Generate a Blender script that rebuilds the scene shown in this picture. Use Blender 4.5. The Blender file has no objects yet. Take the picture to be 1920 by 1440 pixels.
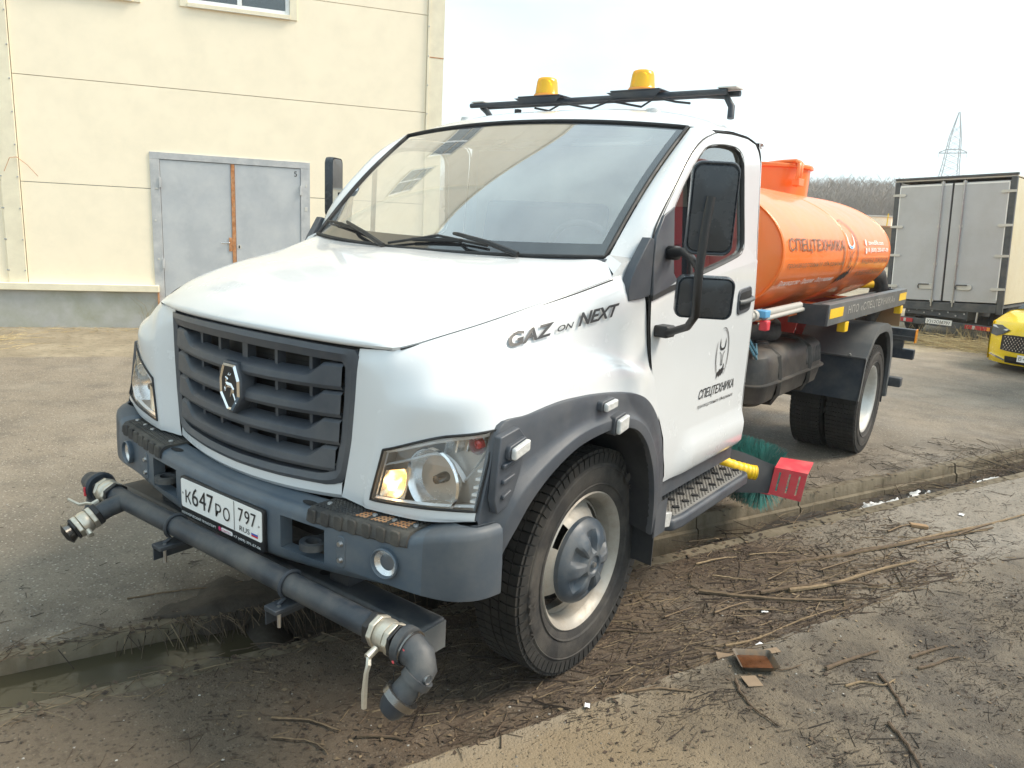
import bpy, bmesh, math, random
import numpy as np
from mathutils import Vector, Matrix, noise
random.seed(7)
rng = np.random.default_rng(7)
sc = bpy.context.scene
COL = sc.collection
R = math.radians

# ------------------------------------------------------------------ camera
CAM_POS = (2.4408, -2.5777, 1.8494)
YAW, PITCH, ROLL, FPX = 0.6339, -0.2131, 0.0532, 1428.08
def camera():
    fw = Vector((-math.sin(YAW)*math.cos(PITCH), math.cos(YAW)*math.cos(PITCH), math.sin(PITCH)))
    r = fw.cross(Vector((0, 0, 1))).normalized(); u = r.cross(fw)
    r2 = r*math.cos(ROLL) + u*math.sin(ROLL); u2 = -r*math.sin(ROLL) + u*math.cos(ROLL)
    m = Matrix((r2, u2, -fw)).transposed().to_4x4(); m.translation = Vector(CAM_POS)
    cd = bpy.data.cameras.new('camera'); cd.sensor_width = 36; cd.lens = FPX/1920*36
    cd.clip_start = .05; cd.clip_end = 3000
    o = bpy.data.objects.new('camera', cd); COL.objects.link(o); o.matrix_world = m
    sc.camera = o
camera()

# ------------------------------------------------------------------ sky and sun
SUN_AZ, SUN_EL = R(52), R(50)        # azimuth from +Y towards +X
w = bpy.data.worlds.new('World'); sc.world = w; w.use_nodes = True
nt = w.node_tree; nt.nodes.clear()
out = nt.nodes.new('ShaderNodeOutputWorld'); bg = nt.nodes.new('ShaderNodeBackground')
sky = nt.nodes.new('ShaderNodeTexSky'); sky.sky_type = 'NISHITA'; sky.sun_disc = False
sky.sun_elevation = SUN_EL; sky.sun_rotation = SUN_AZ; sky.air_density = 1.0; sky.dust_density = 4.0; sky.ozone_density = 1.5
# thin high cloud veil
tc = nt.nodes.new('ShaderNodeTexCoord'); mp = nt.nodes.new('ShaderNodeMapping'); mp.inputs['Scale'].default_value = (1, 1, 2.6)
nz = nt.nodes.new('ShaderNodeTexNoise'); nz.inputs['Scale'].default_value = 2.2; nz.inputs['Detail'].default_value = 6; nz.inputs['Roughness'].default_value = .55
rp = nt.nodes.new('ShaderNodeValToRGB'); rp.color_ramp.elements[0].position = .25; rp.color_ramp.elements[1].position = .62
rp.color_ramp.elements[0].color = (.38, .38, .38, 1); rp.color_ramp.elements[1].color = (.95, .95, .95, 1)
mx = nt.nodes.new('ShaderNodeMixRGB'); mx.inputs[2].default_value = (5.3, 6.7, 7.15, 1)
nt.links.new(tc.outputs['Generated'], mp.inputs[0]); nt.links.new(mp.outputs[0], nz.inputs[0]); nt.links.new(nz.outputs[0], rp.inputs[0])
nt.links.new(rp.outputs[0], mx.inputs[0]); nt.links.new(sky.outputs[0], mx.inputs[1])
nt.links.new(mx.outputs[0], bg.inputs[0]); nt.links.new(bg.outputs[0], out.inputs[0])
bg.inputs['Strength'].default_value = 0.10

sl = bpy.data.lights.new('sun', 'SUN'); sl.energy = 2.2; sl.angle = R(24); sl.color = (1, .88, .72)
so = bpy.data.objects.new('sun', sl); COL.objects.link(so)
sd = Vector((math.sin(SUN_AZ)*math.cos(SUN_EL), math.cos(SUN_AZ)*math.cos(SUN_EL), math.sin(SUN_EL)))
so.rotation_euler = sd.to_track_quat('Z', 'Y').to_euler(); so.location = sd*40

sc.view_settings.view_transform = 'Standard'; sc.view_settings.look = 'None'
sc.view_settings.exposure = 1.13; sc.view_settings.gamma = 1; sc.view_settings.use_curve_mapping = False
sc.render.engine = 'CYCLES'
sc.cycles.max_bounces = 8; sc.cycles.volume_bounces = 1; sc.cycles.transparent_max_bounces = 12

# ------------------------------------------------------------------ mesh helpers
class MB:
    def __init__(s): s.v = []; s.f = []; s.m = []; s.mi = 0
    def add(s, vs, fs):
        b = len(s.v); s.v += [tuple(map(float, q)) for q in vs]; s.f += [tuple(b+i for i in f) for f in fs]; s.m += [s.mi]*len(fs)
        return s
    def box(s, x0, x1, y0, y1, z0, z1):
        return s.add([(x0,y0,z0),(x1,y0,z0),(x1,y1,z0),(x0,y1,z0),(x0,y0,z1),(x1,y0,z1),(x1,y1,z1),(x0,y1,z1)],
                     [(0,3,2,1),(4,5,6,7),(0,1,5,4),(1,2,6,5),(2,3,7,6),(3,0,4,7)])
    def obox(s, c, ax, ay, az):           # oriented box, half-axes as vectors
        c, ax, ay, az = map(np.array, (c, ax, ay, az))
        vs = [c+i*ax+j*ay+k*az for k in (-1,1) for j in (-1,1) for i in (-1,1)]
        return s.add(vs, [(0,2,3,1),(4,5,7,6),(0,1,5,4),(1,3,7,5),(3,2,6,7),(2,0,4,6)])
    def grid(s, P, skip=None, close_u=False):
        P = np.asarray(P, float); n, m = P.shape[:2]
        fs = []
        for i in range(n-1):
            for j in range(m-1 if not close_u else m):
                if skip is not None and skip(i, j): continue
                j2 = (j+1) % m
                fs.append((i*m+j, i*m+j2, (i+1)*m+j2, (i+1)*m+j))
        return s.add(P.reshape(-1, 3), fs)
    def tube(s, pts, r, n=10, cap=True):
        pts = [Vector(p) for p in pts]; k = len(pts)
        rs = r if hasattr(r, '__len__') else [r]*k
        rings = []; prev = None
        for i, p in enumerate(pts):
            t = (pts[min(i+1, k-1)]-pts[max(i-1, 0)]).normalized()
            a = prev if prev is not None else (Vector((0, 0, 1)) if abs(t.z) < .9 else Vector((1, 0, 0)))
            b = t.cross(a)
            if b.length < 1e-5: b = t.cross(Vector((1, 0, 0)) if abs(t.x) < .9 else Vector((0, 1, 0)))
            b.normalize(); a = b.cross(t).normalized(); prev = a
            rings.append([p+(a*math.cos(2*math.pi*j/n)+b*math.sin(2*math.pi*j/n))*rs[i] for j in range(n)])
        b0 = len(s.v); s.grid(np.array([[tuple(q) for q in rg] for rg in rings]), close_u=True)
        if cap: s.f += [tuple(b0+j for j in range(n-1, -1, -1)), tuple(b0+(k-1)*n+j for j in range(n))]; s.m += [s.mi]*2
        return s
    def cyl(s, a, b, r, n=20, r2=None): return s.tube([a, b], [r, r2 if r2 is not None else r], n)
    def lathe(s, prof, org, axis='X', n=48, a0=0, a1=2*math.pi, skip=None):
        # prof: list of (along, radius)
        full = abs(a1-a0-2*math.pi) < 1e-6; m = n if full else n+1
        P = []
        for h, r in prof:
            row = []
            for j in range(m):
                t = a0+(a1-a0)*j/n; c, q = math.cos(t)*r, math.sin(t)*r
                row.append({'X': (org[0]+h, org[1]+c, org[2]+q), 'Y': (org[0]+c, org[1]+h, org[2]+q), 'Z': (org[0]+c, org[1]+q, org[2]+h)}[axis])
            P.append(row)
        return s.grid(P, skip=skip, close_u=full)
    def prism(s, poly, fn, d0, d1):        # 2D polygon, fn(a,b,d)->xyz, extruded d0..d1
        n = len(poly); vs = [fn(a, b, d0) for a, b in poly]+[fn(a, b, d1) for a, b in poly]
        return s.add(vs, [tuple(range(n-1, -1, -1)), tuple(range(n, 2*n))]+[(i, (i+1) % n, n+(i+1) % n, n+i) for i in range(n)])
    def mirror(s):
        o = MB(); o.v = [(-x, y, z) for x, y, z in s.v]; o.f = [tuple(reversed(f)) for f in s.f]; o.m = list(s.m); return o
    def join(s, o):
        b = len(s.v); s.v += o.v; s.f += [tuple(b+i for i in f) for f in o.f]; s.m += o.m; return s
    def rigid(s, M):
        s.v = [tuple(M @ Vector(q)) for q in s.v]; return s
    def build(s, name, mat, parent=None, smooth=None, bevel=0, seg=2, weld=False):
        me = bpy.data.meshes.new(name); me.from_pydata(s.v, [], s.f)
        mats = mat if isinstance(mat, (list, tuple)) else [mat]
        for q in mats: me.materials.append(MAT[q])
        if len(mats) > 1: me.polygons.foreach_set('material_index', s.m)
        if weld or bevel:
            bm = bmesh.new(); bm.from_mesh(me); bmesh.ops.remove_doubles(bm, verts=bm.verts, dist=1e-5)
            bmesh.ops.recalc_face_normals(bm, faces=bm.faces); bm.to_mesh(me); bm.free()
        me.update()
        o = bpy.data.objects.new(name, me); COL.objects.link(o)
        if parent: o.parent = parent
        if smooth is not None:
            me.polygons.foreach_set('use_smooth', [True]*len(me.polygons))
            try: me.set_sharp_from_angle(angle=R(smooth))
            except Exception: pass
        if bevel:
            b = o.modifiers.new('bevel', 'BEVEL'); b.width = bevel; b.segments = seg; b.limit_method = 'ANGLE'; b.angle_limit = R(30)
            if smooth is None:
                me.polygons.foreach_set('use_smooth', [True]*len(me.polygons))
                try: me.set_sharp_from_angle(angle=R(40))
                except Exception: pass
        return o

def tag(o, label=None, cat=None, group=None, kind=None):
    if label: o['label'] = label
    if cat: o['category'] = cat
    if group: o['group'] = group
    if kind: o['kind'] = kind
    return o
def empty(name, loc=(0, 0, 0), rz=0, label=None, cat=None, group=None):
    o = bpy.data.objects.new(name, None); COL.objects.link(o); o.location = loc; o.rotation_euler = (0, 0, rz); o.empty_display_size = .2
    return tag(o, label, cat, group)

def cr(P, n):
    """Catmull-Rom through points along axis 0, n steps for each span."""
    P = np.asarray(P, float); k = len(P)
    E = np.concatenate([[2*P[0]-P[1]], P, [2*P[-1]-P[-2]]]); o = []
    for i in range(k-1):
        p0, p1, p2, p3 = E[i:i+4]
        for t in np.arange(n)/n:
            o.append(.5*((2*p1)+(-p0+p2)*t+(2*p0-5*p1+4*p2-p3)*t*t+(-p0+3*p1-3*p2+p3)*t**3))
    o.append(P[-1]); return np.array(o)
def crgrid(P, nu, nv):
    G = cr(np.asarray(P, float), nu); return cr(G.transpose(1, 0, 2), nv).transpose(1, 0, 2)
def resample(pts, n):
    pts = np.asarray(pts, float); d = np.r_[0, np.cumsum(np.linalg.norm(np.diff(pts, axis=0), axis=1))]
    t = np.linspace(0, d[-1], n); return np.stack([np.interp(t, d, pts[:, i]) for i in range(pts.shape[1])], 1)
def rrect(x0, x1, y0, y1, r, n=4):
    o = []
    for cx, cy, a in ((x1-r, y1-r, 0), (x0+r, y1-r, 90), (x0+r, y0+r, 180), (x1-r, y0+r, 270)):
        for i in range(n+1): t = R(a+90*i/n); o.append((cx+r*math.cos(t), cy+r*math.sin(t)))
    return o
def text2d(s, wd=None, ht=None, shear=0., bold=0., spacing=1., depth=0.):
    c = bpy.data.curves.new('t', 'FONT'); c.body = s; c.size = 1; c.shear = shear; c.offset = bold; c.space_character = spacing; c.resolution_u = 3; c.extrude = depth
    o = bpy.data.objects.new('t', c); COL.objects.link(o)
    dg = bpy.context.evaluated_depsgraph_get(); me = bpy.data.meshes.new_from_object(o.evaluated_get(dg))
    v = np.array([q.co[:] for q in me.vertices]); f = [tuple(p.vertices) for p in me.polygons]
    bpy.data.objects.remove(o); bpy.data.curves.remove(c); bpy.data.meshes.remove(me)
    if not len(v): return v.reshape(0, 3), []
    v[:, 0] -= v[:, 0].min(); v[:, 1] -= v[:, 1].min()
    sx = wd/v[:, 0].max() if wd else None; sy = ht/v[:, 1].max() if ht else None
    if sx is None: sx = sy
    if sy is None: sy = sx
    v[:, 0] *= sx; v[:, 1] *= sy; return v, f
def write(name, s, fn, mat, parent, wd=None, ht=None, **k):
    """flat lettering: local (x,y,depth) mapped to the surface by fn"""
    v, f = text2d(s, wd, ht, **k)
    groups = [list(range(len(f)))]
    if ' ' in s and len(f):                                            # one object for each word
        iv = sorted((min(v[i][0] for i in q), max(v[i][0] for i in q), n) for n, q in enumerate(f)); H_ = v[:, 1].max(); groups = []; end = -9e9
        for a, b, n in iv:
            if a-end > .30*H_*(wd/ht/len(s)*1.6 if wd and ht else 1): groups.append([])
            groups[-1].append(n); end = max(end, b)
    o = None
    for g in groups:
        ids = sorted(set(i for n in g for i in f[n])); mp_ = {j: i for i, j in enumerate(ids)}
        m = MB(); m.add([fn(*v[i]) for i in ids], [tuple(mp_[i] for i in f[n]) for n in g]); o = m.build(name, mat, parent)
    return o
# ------------------------------------------------------------------ materials
MAT = {}
def _new(name):
    m = bpy.data.materials.new(name); m.use_nodes = True; MAT[name] = m
    t = m.node_tree; return m, t, t.nodes['Principled BSDF']
def N(t, kind, **k):
    n = t.nodes.new(kind)
    for a, b in k.items():
        if a.startswith('i_'):
            q = a[2:]; n.inputs[int(q) if q.isdigit() else q].default_value = b
        else: setattr(n, a, b)
    return n
def L(t, a, b): t.links.new(a, b)
def coords(t, scale=(1, 1, 1), rot=(0, 0, 0)):
    c = N(t, 'ShaderNodeTexCoord'); m = N(t, 'ShaderNodeMapping'); m.inputs['Scale'].default_value = scale; m.inputs['Rotation'].default_value = rot
    L(t, c.outputs['Object'], m.inputs[0]); return m.outputs[0]
def noise_fac(t, vec, scale, lo, hi, detail=6, rough=.6):
    n = N(t, 'ShaderNodeTexNoise'); n.inputs['Scale'].default_value = scale; n.inputs['Detail'].default_value = detail; n.inputs['Roughness'].default_value = rough
    L(t, vec, n.inputs['Vector']); r = N(t, 'ShaderNodeMapRange'); r.inputs['From Min'].default_value = lo; r.inputs['From Max'].default_value = hi
    L(t, n.outputs[0], r.inputs[0]); return r.outputs[0]
def mixc(t, fac, a, b, blend='MIX'):
    m = N(t, 'ShaderNodeMixRGB', blend_type=blend)
    for i, q in ((0, fac), (1, a), (2, b)):
        if isinstance(q, (int, float)): m.inputs[i].default_value = q
        elif isinstance(q, tuple): m.inputs[i].default_value = (*q, 1) if len(q) == 3 else q
        else: L(t, q, m.inputs[i])
    return m.outputs[0]
def mth(t, op, a, b=0., clamp=False):
    m = N(t, 'ShaderNodeMath', operation=op, use_clamp=clamp)
    for i, q in ((0, a), (1, b)):
        if isinstance(q, (int, float)): m.inputs[i].default_value = q
        else: L(t, q, m.inputs[i])
    return m.outputs[0]
def bump(t, p, h, strength=.3, dist=.01):
    b = N(t, 'ShaderNodeBump'); b.inputs['Strength'].default_value = strength; b.inputs['Distance'].default_value = dist
    L(t, h, b.inputs['Height']); L(t, b.outputs[0], p.inputs['Normal']); return b
def simple(name, col, rough=.5, metal=0., var=.12, vscale=6., dirt=None, dirt_amt=.0, dscale=3., coat=0., bumps=0., bscale=200., spec=None, emis=None):
    m, t, p = _new(name); v = coords(t)
    f = noise_fac(t, v, vscale, .3, .7)
    lo = tuple(c*(1-var) for c in col); hi = tuple(min(1, c*(1+var)) for c in col)
    c = mixc(t, f, lo, hi)
    rr = noise_fac(t, v, vscale*3, .2, .8)
    r = N(t, 'ShaderNodeMapRange'); r.inputs['To Min'].default_value = max(.02, rough*.8); r.inputs['To Max'].default_value = min(1, rough*1.2); L(t, rr, r.inputs[0])
    ro = r.outputs[0]
    if dirt:
        d = mth(t, 'MULTIPLY', noise_fac(t, v, dscale, .42, .68, 10, .65), dirt_amt, True)
        c = mixc(t, d, c, dirt)
        mr = N(t, 'ShaderNodeMixRGB'); L(t, d, mr.inputs[0]); L(t, ro, mr.inputs[1]); mr.inputs[2].default_value = (.9, .9, .9, 1); ro = mr.outputs[0]
    L(t, c, p.inputs['Base Color']); L(t, ro, p.inputs['Roughness']); p.inputs['Metallic'].default_value = metal
    p.inputs['Coat Weight'].default_value = coat; p.inputs['Coat Roughness'].default_value = .06
    if spec is not None: p.inputs['Specular IOR Level'].default_value = spec
    if emis: p.inputs['Emission Color'].default_value = (*emis[0], 1); p.inputs['Emission Strength'].default_value = emis[1]
    if bumps: bump(t, p, noise_fac(t, v, bscale, .2, .8, 3), bumps, .002)
    return m
def glass(name, tint=(1, 1, 1), rough=.0, f0=.08, pw=5., gloss=1.0, dirt=0.):
    m, t, p = _new(name); t.nodes.remove(p); o = t.nodes['Material Output']
    tr = N(t, 'ShaderNodeBsdfTransparent'); tr.inputs[0].default_value = (*tint, 1)
    gl = N(t, 'ShaderNodeBsdfGlossy'); gl.inputs['Roughness'].default_value = rough; gl.inputs[0].default_value = (gloss, gloss, gloss, 1)
    lw = N(t, 'ShaderNodeLayerWeight'); lw.inputs[0].default_value = .5
    fr = mth(t, 'ADD', f0, mth(t, 'MULTIPLY', mth(t, 'POWER', lw.outputs['Facing'], pw), 1-f0), True)
    mx = N(t, 'ShaderNodeMixShader'); L(t, fr, mx.inputs[0]); L(t, tr.outputs[0], mx.inputs[1]); L(t, gl.outputs[0], mx.inputs[2])
    if dirt:
        v = coords(t); f = mth(t, 'ADD', mth(t, 'MULTIPLY', noise_fac(t, v, 2.2, .3, .75), dirt), dirt*.6)
        df = N(t, 'ShaderNodeBsdfDiffuse'); df.inputs[0].default_value = (.62, .62, .6, 1); m2 = N(t, 'ShaderNodeMixShader')
        L(t, f, m2.inputs[0]); L(t, mx.outputs[0], m2.inputs[1]); L(t, df.outputs[0], m2.inputs[2]); L(t, m2.outputs[0], o.inputs[0])
    else: L(t, mx.outputs[0], o.inputs[0])
    return m
DUST = (.30, .26, .21)
simple('white_paint', (.63, .648, .664), .24, var=.02, vscale=2, dirt=(.45, .42, .37), dirt_amt=.05, dscale=5, coat=.6)
simple('dark_plastic', (.050, .058, .072), .40, var=.12, dirt=(.16, .155, .15), dirt_amt=.35, dscale=4, bumps=.15, bscale=500)
simple('bumper_paint', (.062, .088, .118), .42, var=.08, dirt=(.22, .21, .19), dirt_amt=.28, dscale=5, coat=.15, bumps=.1, bscale=300)
simple('blue_steel', (.020, .028, .040), .42, var=.15, dirt=(.16, .15, .13), dirt_amt=.5, dscale=6, bumps=.15, bscale=150)
simple('grey_steel', (.085, .092, .098), .45, var=.1, dirt=(.2, .19, .17), dirt_amt=.4, dscale=4)
simple('dark_steel', (.022, .030, .042), .5, var=.15, dirt=(.15, .14, .12), dirt_amt=.35, dscale=5)
simple('mirror_shell', (.030, .036, .044), .22, var=.1, dirt=(.10, .10, .10), dirt_amt=.2, dscale=6)
simple('black', (.012, .012, .013), .5, var=.2)
simple('matt_black', (.010, .010, .011), .85, var=.3, dirt=(.06, .055, .05), dirt_amt=.4)
simple('rubber', (.022, .021, .021), .75, var=.2, vscale=10, dirt=(.105, .093, .078), dirt_amt=.6, dscale=7, bumps=.2, bscale=160)
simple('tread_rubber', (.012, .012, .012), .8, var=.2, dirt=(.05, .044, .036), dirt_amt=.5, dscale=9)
simple('rubber_trim', (.018, .018, .019), .6, var=.15)
simple('pad_rubber', (.030, .030, .031), .7, var=.15, dirt=(.17, .15, .12), dirt_amt=.5, dscale=8)
simple('rim_silver', (.36, .34, .305), .45, metal=.3, var=.12, vscale=5, dirt=(.27, .23, .18), dirt_amt=.7, dscale=8)
simple('rim_rear', (.55, .55, .53), .4, metal=.4, var=.08, vscale=4, dirt=(.3, .28, .24), dirt_amt=.5, dscale=5)
simple('hub_blue', (.050, .068, .090), .42, var=.12, dirt=(.22, .2, .17), dirt_amt=.4, dscale=8)
simple('brass', (.62, .58, .50), .35, metal=.75, var=.1, vscale=20, dirt=(.35, .31, .24), dirt_amt=.5, dscale=20)
simple('satin_chrome', (.84, .85, .86), .25, metal=.25, var=.04)
simple('tread_alu', (.27, .265, .255), .5, metal=.3, var=.1, vscale=12, dirt=(.2, .175, .14), dirt_amt=.5, dscale=9)
simple('badge_dark', (.035, .035, .038), .5)
simple('frit', (.022, .023, .025), .06, coat=1., spec=1.)
simple('bumper_cap', (.060, .074, .092), .5, var=.08, dirt=(.2, .19, .17), dirt_amt=.25, dscale=5, bumps=.12, bscale=400)
simple('chrome', (.78, .79, .80), .12, metal=1., var=.03)
simple('bolt', (.45, .45, .45), .35, metal=.9, var=.1, vscale=30)
simple('orange_paint', (.84, .180, .024), .42, var=.04, vscale=2, dirt=(.62, .30, .12), dirt_amt=.25, dscale=3, coat=.35)
simple('red_paint', (.52, .045, .035), .45, var=.08, dirt=(.3, .2, .16), dirt_amt=.35)
simple('guard_red', (.66, .045, .065), .42, var=.1, vscale=8, dirt=(.45, .2, .17), dirt_amt=.4, dscale=10)
simple('pipe_grey', (.40, .39, .36), .45, var=.05)
simple('blue_valve', (.10, .32, .55), .4)
simple('hose_blue', (.06, .16, .22), .5)
simple('yellow', (.85, .52, .01), .4, var=.06, vscale=30)
simple('yellow_reflector', (.92, .56, .01), .3, var=.05, vscale=40, coat=.3)
simple('amber', (.85, .30, .02), .2, coat=.5)
simple('teal_bristle', (.022, .145, .128), .5, var=.35, vscale=12)
simple('plate_white', (.82, .82, .80), .35, var=.02)
simple('ink', (.016, .016, .018), .5)
simple('ink_grey', (.16, .10, .06), .5)
simple('decal_white', (.85, .83, .80), .45)
simple('decal_blue', (.10, .42, .72), .4)
simple('flag_blue', (.02, .09, .42), .4)
simple('flag_red', (.6, .03, .03), .4)
simple('sticker_magenta', (.6, .05, .15), .4)
simple('chrome_dark', (.20, .19, .18), .25, metal=.9, var=.1)
simple('fuel_tank', (.024, .023, .022), .5, var=.3, vscale=4, dirt=(.14, .12, .095), dirt_amt=.5, dscale=5, bumps=.3, bscale=60)
simple('mudflap', (.014, .017, .023), .55, var=.15, dirt=(.09, .085, .075), dirt_amt=.3)
simple('interior_light', (.55, .51, .43), .85)
simple('interior_dark', (.055, .057, .06), .8)
simple('seat_fabric', (.05, .055, .07), .95, bumps=.2, bscale=300)
simple('lamp_white', (.52, .52, .51), .18, coat=.6, var=.2, vscale=60)
simple('lamp_red', (.42, .02, .03), .2, coat=.6)
simple('reflector_silver', (.80, .81, .82), .26, metal=.85, var=.03)
simple('reflector_warm', (.72, .62, .48), .25, metal=.6, var=.06)
simple('bezel_brown', (.50, .44, .38), .25, metal=.3, var=.1)
simple('car_yellow', (.86, .62, .01), .25, var=.02, coat=.8)
simple('box_grey', (.47, .475, .485), .5, var=.04, vscale=1.5, dirt=(.3, .29, .26), dirt_amt=.25, dscale=2)
simple('box_side', (.58, .52, .36), .42, var=.06, vscale=1, dirt=(.45, .38, .25), dirt_amt=.4, dscale=2, metal=.2)
simple('truck_frame', (.055, .062, .07), .55, dirt=(.18, .17, .15), dirt_amt=.5)
simple('dump_red', (.58, .040, .040), .5, var=.1, dirt=(.3, .12, .1), dirt_amt=.4)
simple('cream_panel', (.95, .84, .645), .55, var=.02, vscale=1.2, dirt=(.66, .60, .46), dirt_amt=.22, dscale=2.5)
simple('cream_trim', (.82, .75, .57), .5, var=.03, dirt=(.50, .44, .34), dirt_amt=.3, dscale=4)
simple('galv_trim', (.60, .585, .54), .45, var=.08, dirt=(.40, .38, .33), dirt_amt=.4)
simple('door_grey', (.44, .46, .48), .5, var=.06, vscale=3, dirt=(.56, .57, .57), dirt_amt=.7, dscale=3.2, bumps=.1, bscale=60)
simple('door_frame', (.42, .43, .44), .55, var=.08, dirt=(.58, .58, .57), dirt_amt=.8, dscale=7)
simple('rust', (.42, .17, .06), .8, var=.35, vscale=14, dirt=(.62, .36, .20), dirt_amt=.8, dscale=18)
simple('plinth', (.42, .42, .40), .85, var=.12, vscale=2, dirt=(.23, .24, .13), dirt_amt=.6, dscale=1.6, bumps=.3, bscale=80)
simple('pvc', (.80, .82, .83), .35)
simple('cardboard', (.20, .145, .095), .9, var=.12, vscale=20)
simple('pan_steel', (.06, .055, .045), .5, var=.3, vscale=20, dirt=(.22, .13, .06), dirt_amt=.6, dscale=20)
simple('rust_water', (.085, .036, .016), .12, var=.4, vscale=25)
simple('litter_white', (.75, .76, .78), .5)
simple('ice', (.60, .61, .61), .35, var=.12, vscale=30, dirt=(.35, .32, .28), dirt_amt=.5, dscale=20)
simple('stone', (.34, .31, .27), .9, var=.3, vscale=30)
simple('tower_steel', (.20, .205, .215), .6)
simple('shed_brown', (.30, .19, .10), .8)
simple('radiator', (.025, .023, .022), .5, metal=.4)
simple('bark_grey', (.20, .165, .135), .95, var=.3, vscale=.2)
glass('windscreen_glass', (.94, .96, .96), f0=.22, pw=2.0, dirt=.15)
glass('side_glass', (.86, .89, .89), f0=.09, pw=2.5)
glass('lens', (.97, .97, .97), f0=.06)
glass('pane', (.35, .40, .42), f0=.12)
m, t, p = _new('amber_dome'); p.inputs['Base Color'].default_value = (1, .56, .01, 1); p.inputs['Roughness'].default_value = .12; p.inputs['Transmission Weight'].default_value = .40; p.inputs['Subsurface Weight'].default_value = .0
m, t, p = _new('bulb'); p.inputs['Base Color'].default_value = (1, .8, .5, 1); p.inputs['Emission Color'].default_value = (1, .62, .25, 1); p.inputs['Emission Strength'].default_value = 6
m, t, p = _new('mirror_glass'); p.inputs['Base Color'].default_value = (.75, .77, .8, 1); p.inputs['Metallic'].default_value = 1; p.inputs['Roughness'].default_value = .03
m, t, p = _new('water'); p.inputs['Base Color'].default_value = (.048, .042, .025, 1); p.inputs['Roughness'].default_value = .10; p.inputs['Specular IOR Level'].default_value = .3
v = coords(t); bump(t, p, noise_fac(t, v, 9, .2, .8, 2), .06, .004)
def twig_mat(name, cols, rough=.9):
    m, t, p = _new(name); g = N(t, 'ShaderNodeNewGeometry'); r = N(t, 'ShaderNodeValToRGB')
    e = r.color_ramp.elements; e[0].color = (*cols[0], 1); e[1].color = (*cols[-1], 1)
    for i, c in enumerate(cols[1:-1]): q = e.new((i+1)/(len(cols)-1)); q.color = (*c, 1)
    L(t, g.outputs['Random Per Island'], r.inputs[0])
    v = coords(t); f = noise_fac(t, v, 40, .3, .7); c = mixc(t, f, (.6, .6, .6), (1.2, 1.2, 1.2)); c2 = mixc(t, 1., r.outputs[0], c, 'MULTIPLY')
    L(t, c2, p.inputs['Base Color']); p.inputs['Roughness'].default_value = rough
twig_mat('twigs', [(.028, .019, .014), (.045, .031, .022), (.065, .044, .030), (.095, .066, .043), (.135, .097, .061), (.22, .165, .098)])
twig_mat('twigs_dark', [(.020, .016, .013), (.035, .027, .02), (.06, .045, .033), (.10, .075, .05)])
twig_mat('straw', [(.30, .22, .11), (.42, .33, .17), (.52, .42, .24)])
twig_mat('pale_wood', [(.17, .12, .07), (.25, .18, .105), (.32, .25, .15)])
twig_mat('branch_bark', [(.07, .045, .03), (.13, .09, .055), (.27, .195, .11)])
twig_mat('wood_far', [(.25, .215, .185), (.29, .245, .205), (.34, .28, .225), (.22, .205, .19)])
twig_mat('wood_evergreen', [(.055, .065, .05), (.075, .08, .06)])
twig_mat('pebbles', [(.16, .145, .125), (.28, .26, .23), (.5, .48, .44)])
# ------------------------------------------------------------------ ground, channel
GO = np.array([-.452, -1.679]); GD = np.array([.3835, .9235]); GN = np.array([.9235, -.3835])
def g2w(s, t, z=0.): p = GO+GD*s+GN*t; return (p[0], p[1], z)
def w2g(x, y): d = np.array([x, y])-GO; return d@GD, d@GN
def nz2(x, y, sc=1., o=0): return noise.noise(Vector((x*sc, y*sc, 3.7+o)))
SLAB_T = .945
def slab_edge(s): return SLAB_T+.022*nz2(s, 0, 2.1, 5)+.010*nz2(s, 0, 9, 6)-.012*max(0, min(s, 6)-1)
def ground_z(s, t):
    if -.425 < t < .035: return -.62
    x, y = s, t
    far = max(abs(s-2)-7, abs(t)-5, 0); k = max(0, 1-far/3)
    if t <= -.425:
        z = .010*nz2(x, y, .6)+.004*nz2(x, y, 3)+k*(.0022*nz2(x, y, 17)+.0012*nz2(x, y, 41))
        e = -.425-t
        if e < .5: z += (.014*max(0, nz2(x, y, 2.3, 2)+.25)+.012*max(0, nz2(x, y, 9, 4)))*(1-e/.5)
        return z
    e = slab_edge(s)
    if t < e:
        d = min((t-.035)/.12, 1); k2 = max(0, min(1, (s-.6)/.8))
        z = -.004+d*(.012*nz2(x, y, 2.2, 1)+(.006+.010*k2)*nz2(x, y, 8, 2)+(.003+.004*k2)*nz2(x, y, 26, 3))
        if e-t < .10: z += .010*(1-(e-t)/.1)
        return z
    r = min(1, (t-e)/.022)
    return .004+.034*r+.004*nz2(x, y, .9, 9)+k*(.0018*nz2(x, y, 13, 9)+.0012*nz2(x, y, 37, 9))
def spaced(a, b, st): return list(np.arange(a, b-1e-6, st))
far_ = [-375, -250, -120, -60, -30, -18, -12, -9]
tl = far_+spaced(-7, -2.5, .12)+spaced(-2.5, -.45, .04)+[-.426, -.424, .034, .036]+spaced(.05, .84, .018)+spaced(.84, 1.0, .006)+spaced(1.0, 3.2, .03)+spaced(3.2, 6, .2)+[6, 9, 14, 25, 60, 130, 260, 375]
slv = far_[:-1]+spaced(-9, -1.6, .3)+spaced(-1.6, 6.2, .03)+spaced(6.2, 12, .15)+spaced(12, 24, .6)+[26, 32, 45, 80, 160, 300, 375]
P = np.array([[g2w(s, t, ground_z(s, t)) for t in tl] for s in slv])
gm, t_, p_ = _new('ground_mat')
c_ = N(t_, 'ShaderNodeTexCoord')
rot = N(t_, 'ShaderNodeVectorMath', operation='DOT_PRODUCT'); L(t_, c_.outputs['Object'], rot.inputs[0]); rot.inputs[1].default_value = (GN[0], GN[1], 0)
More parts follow.
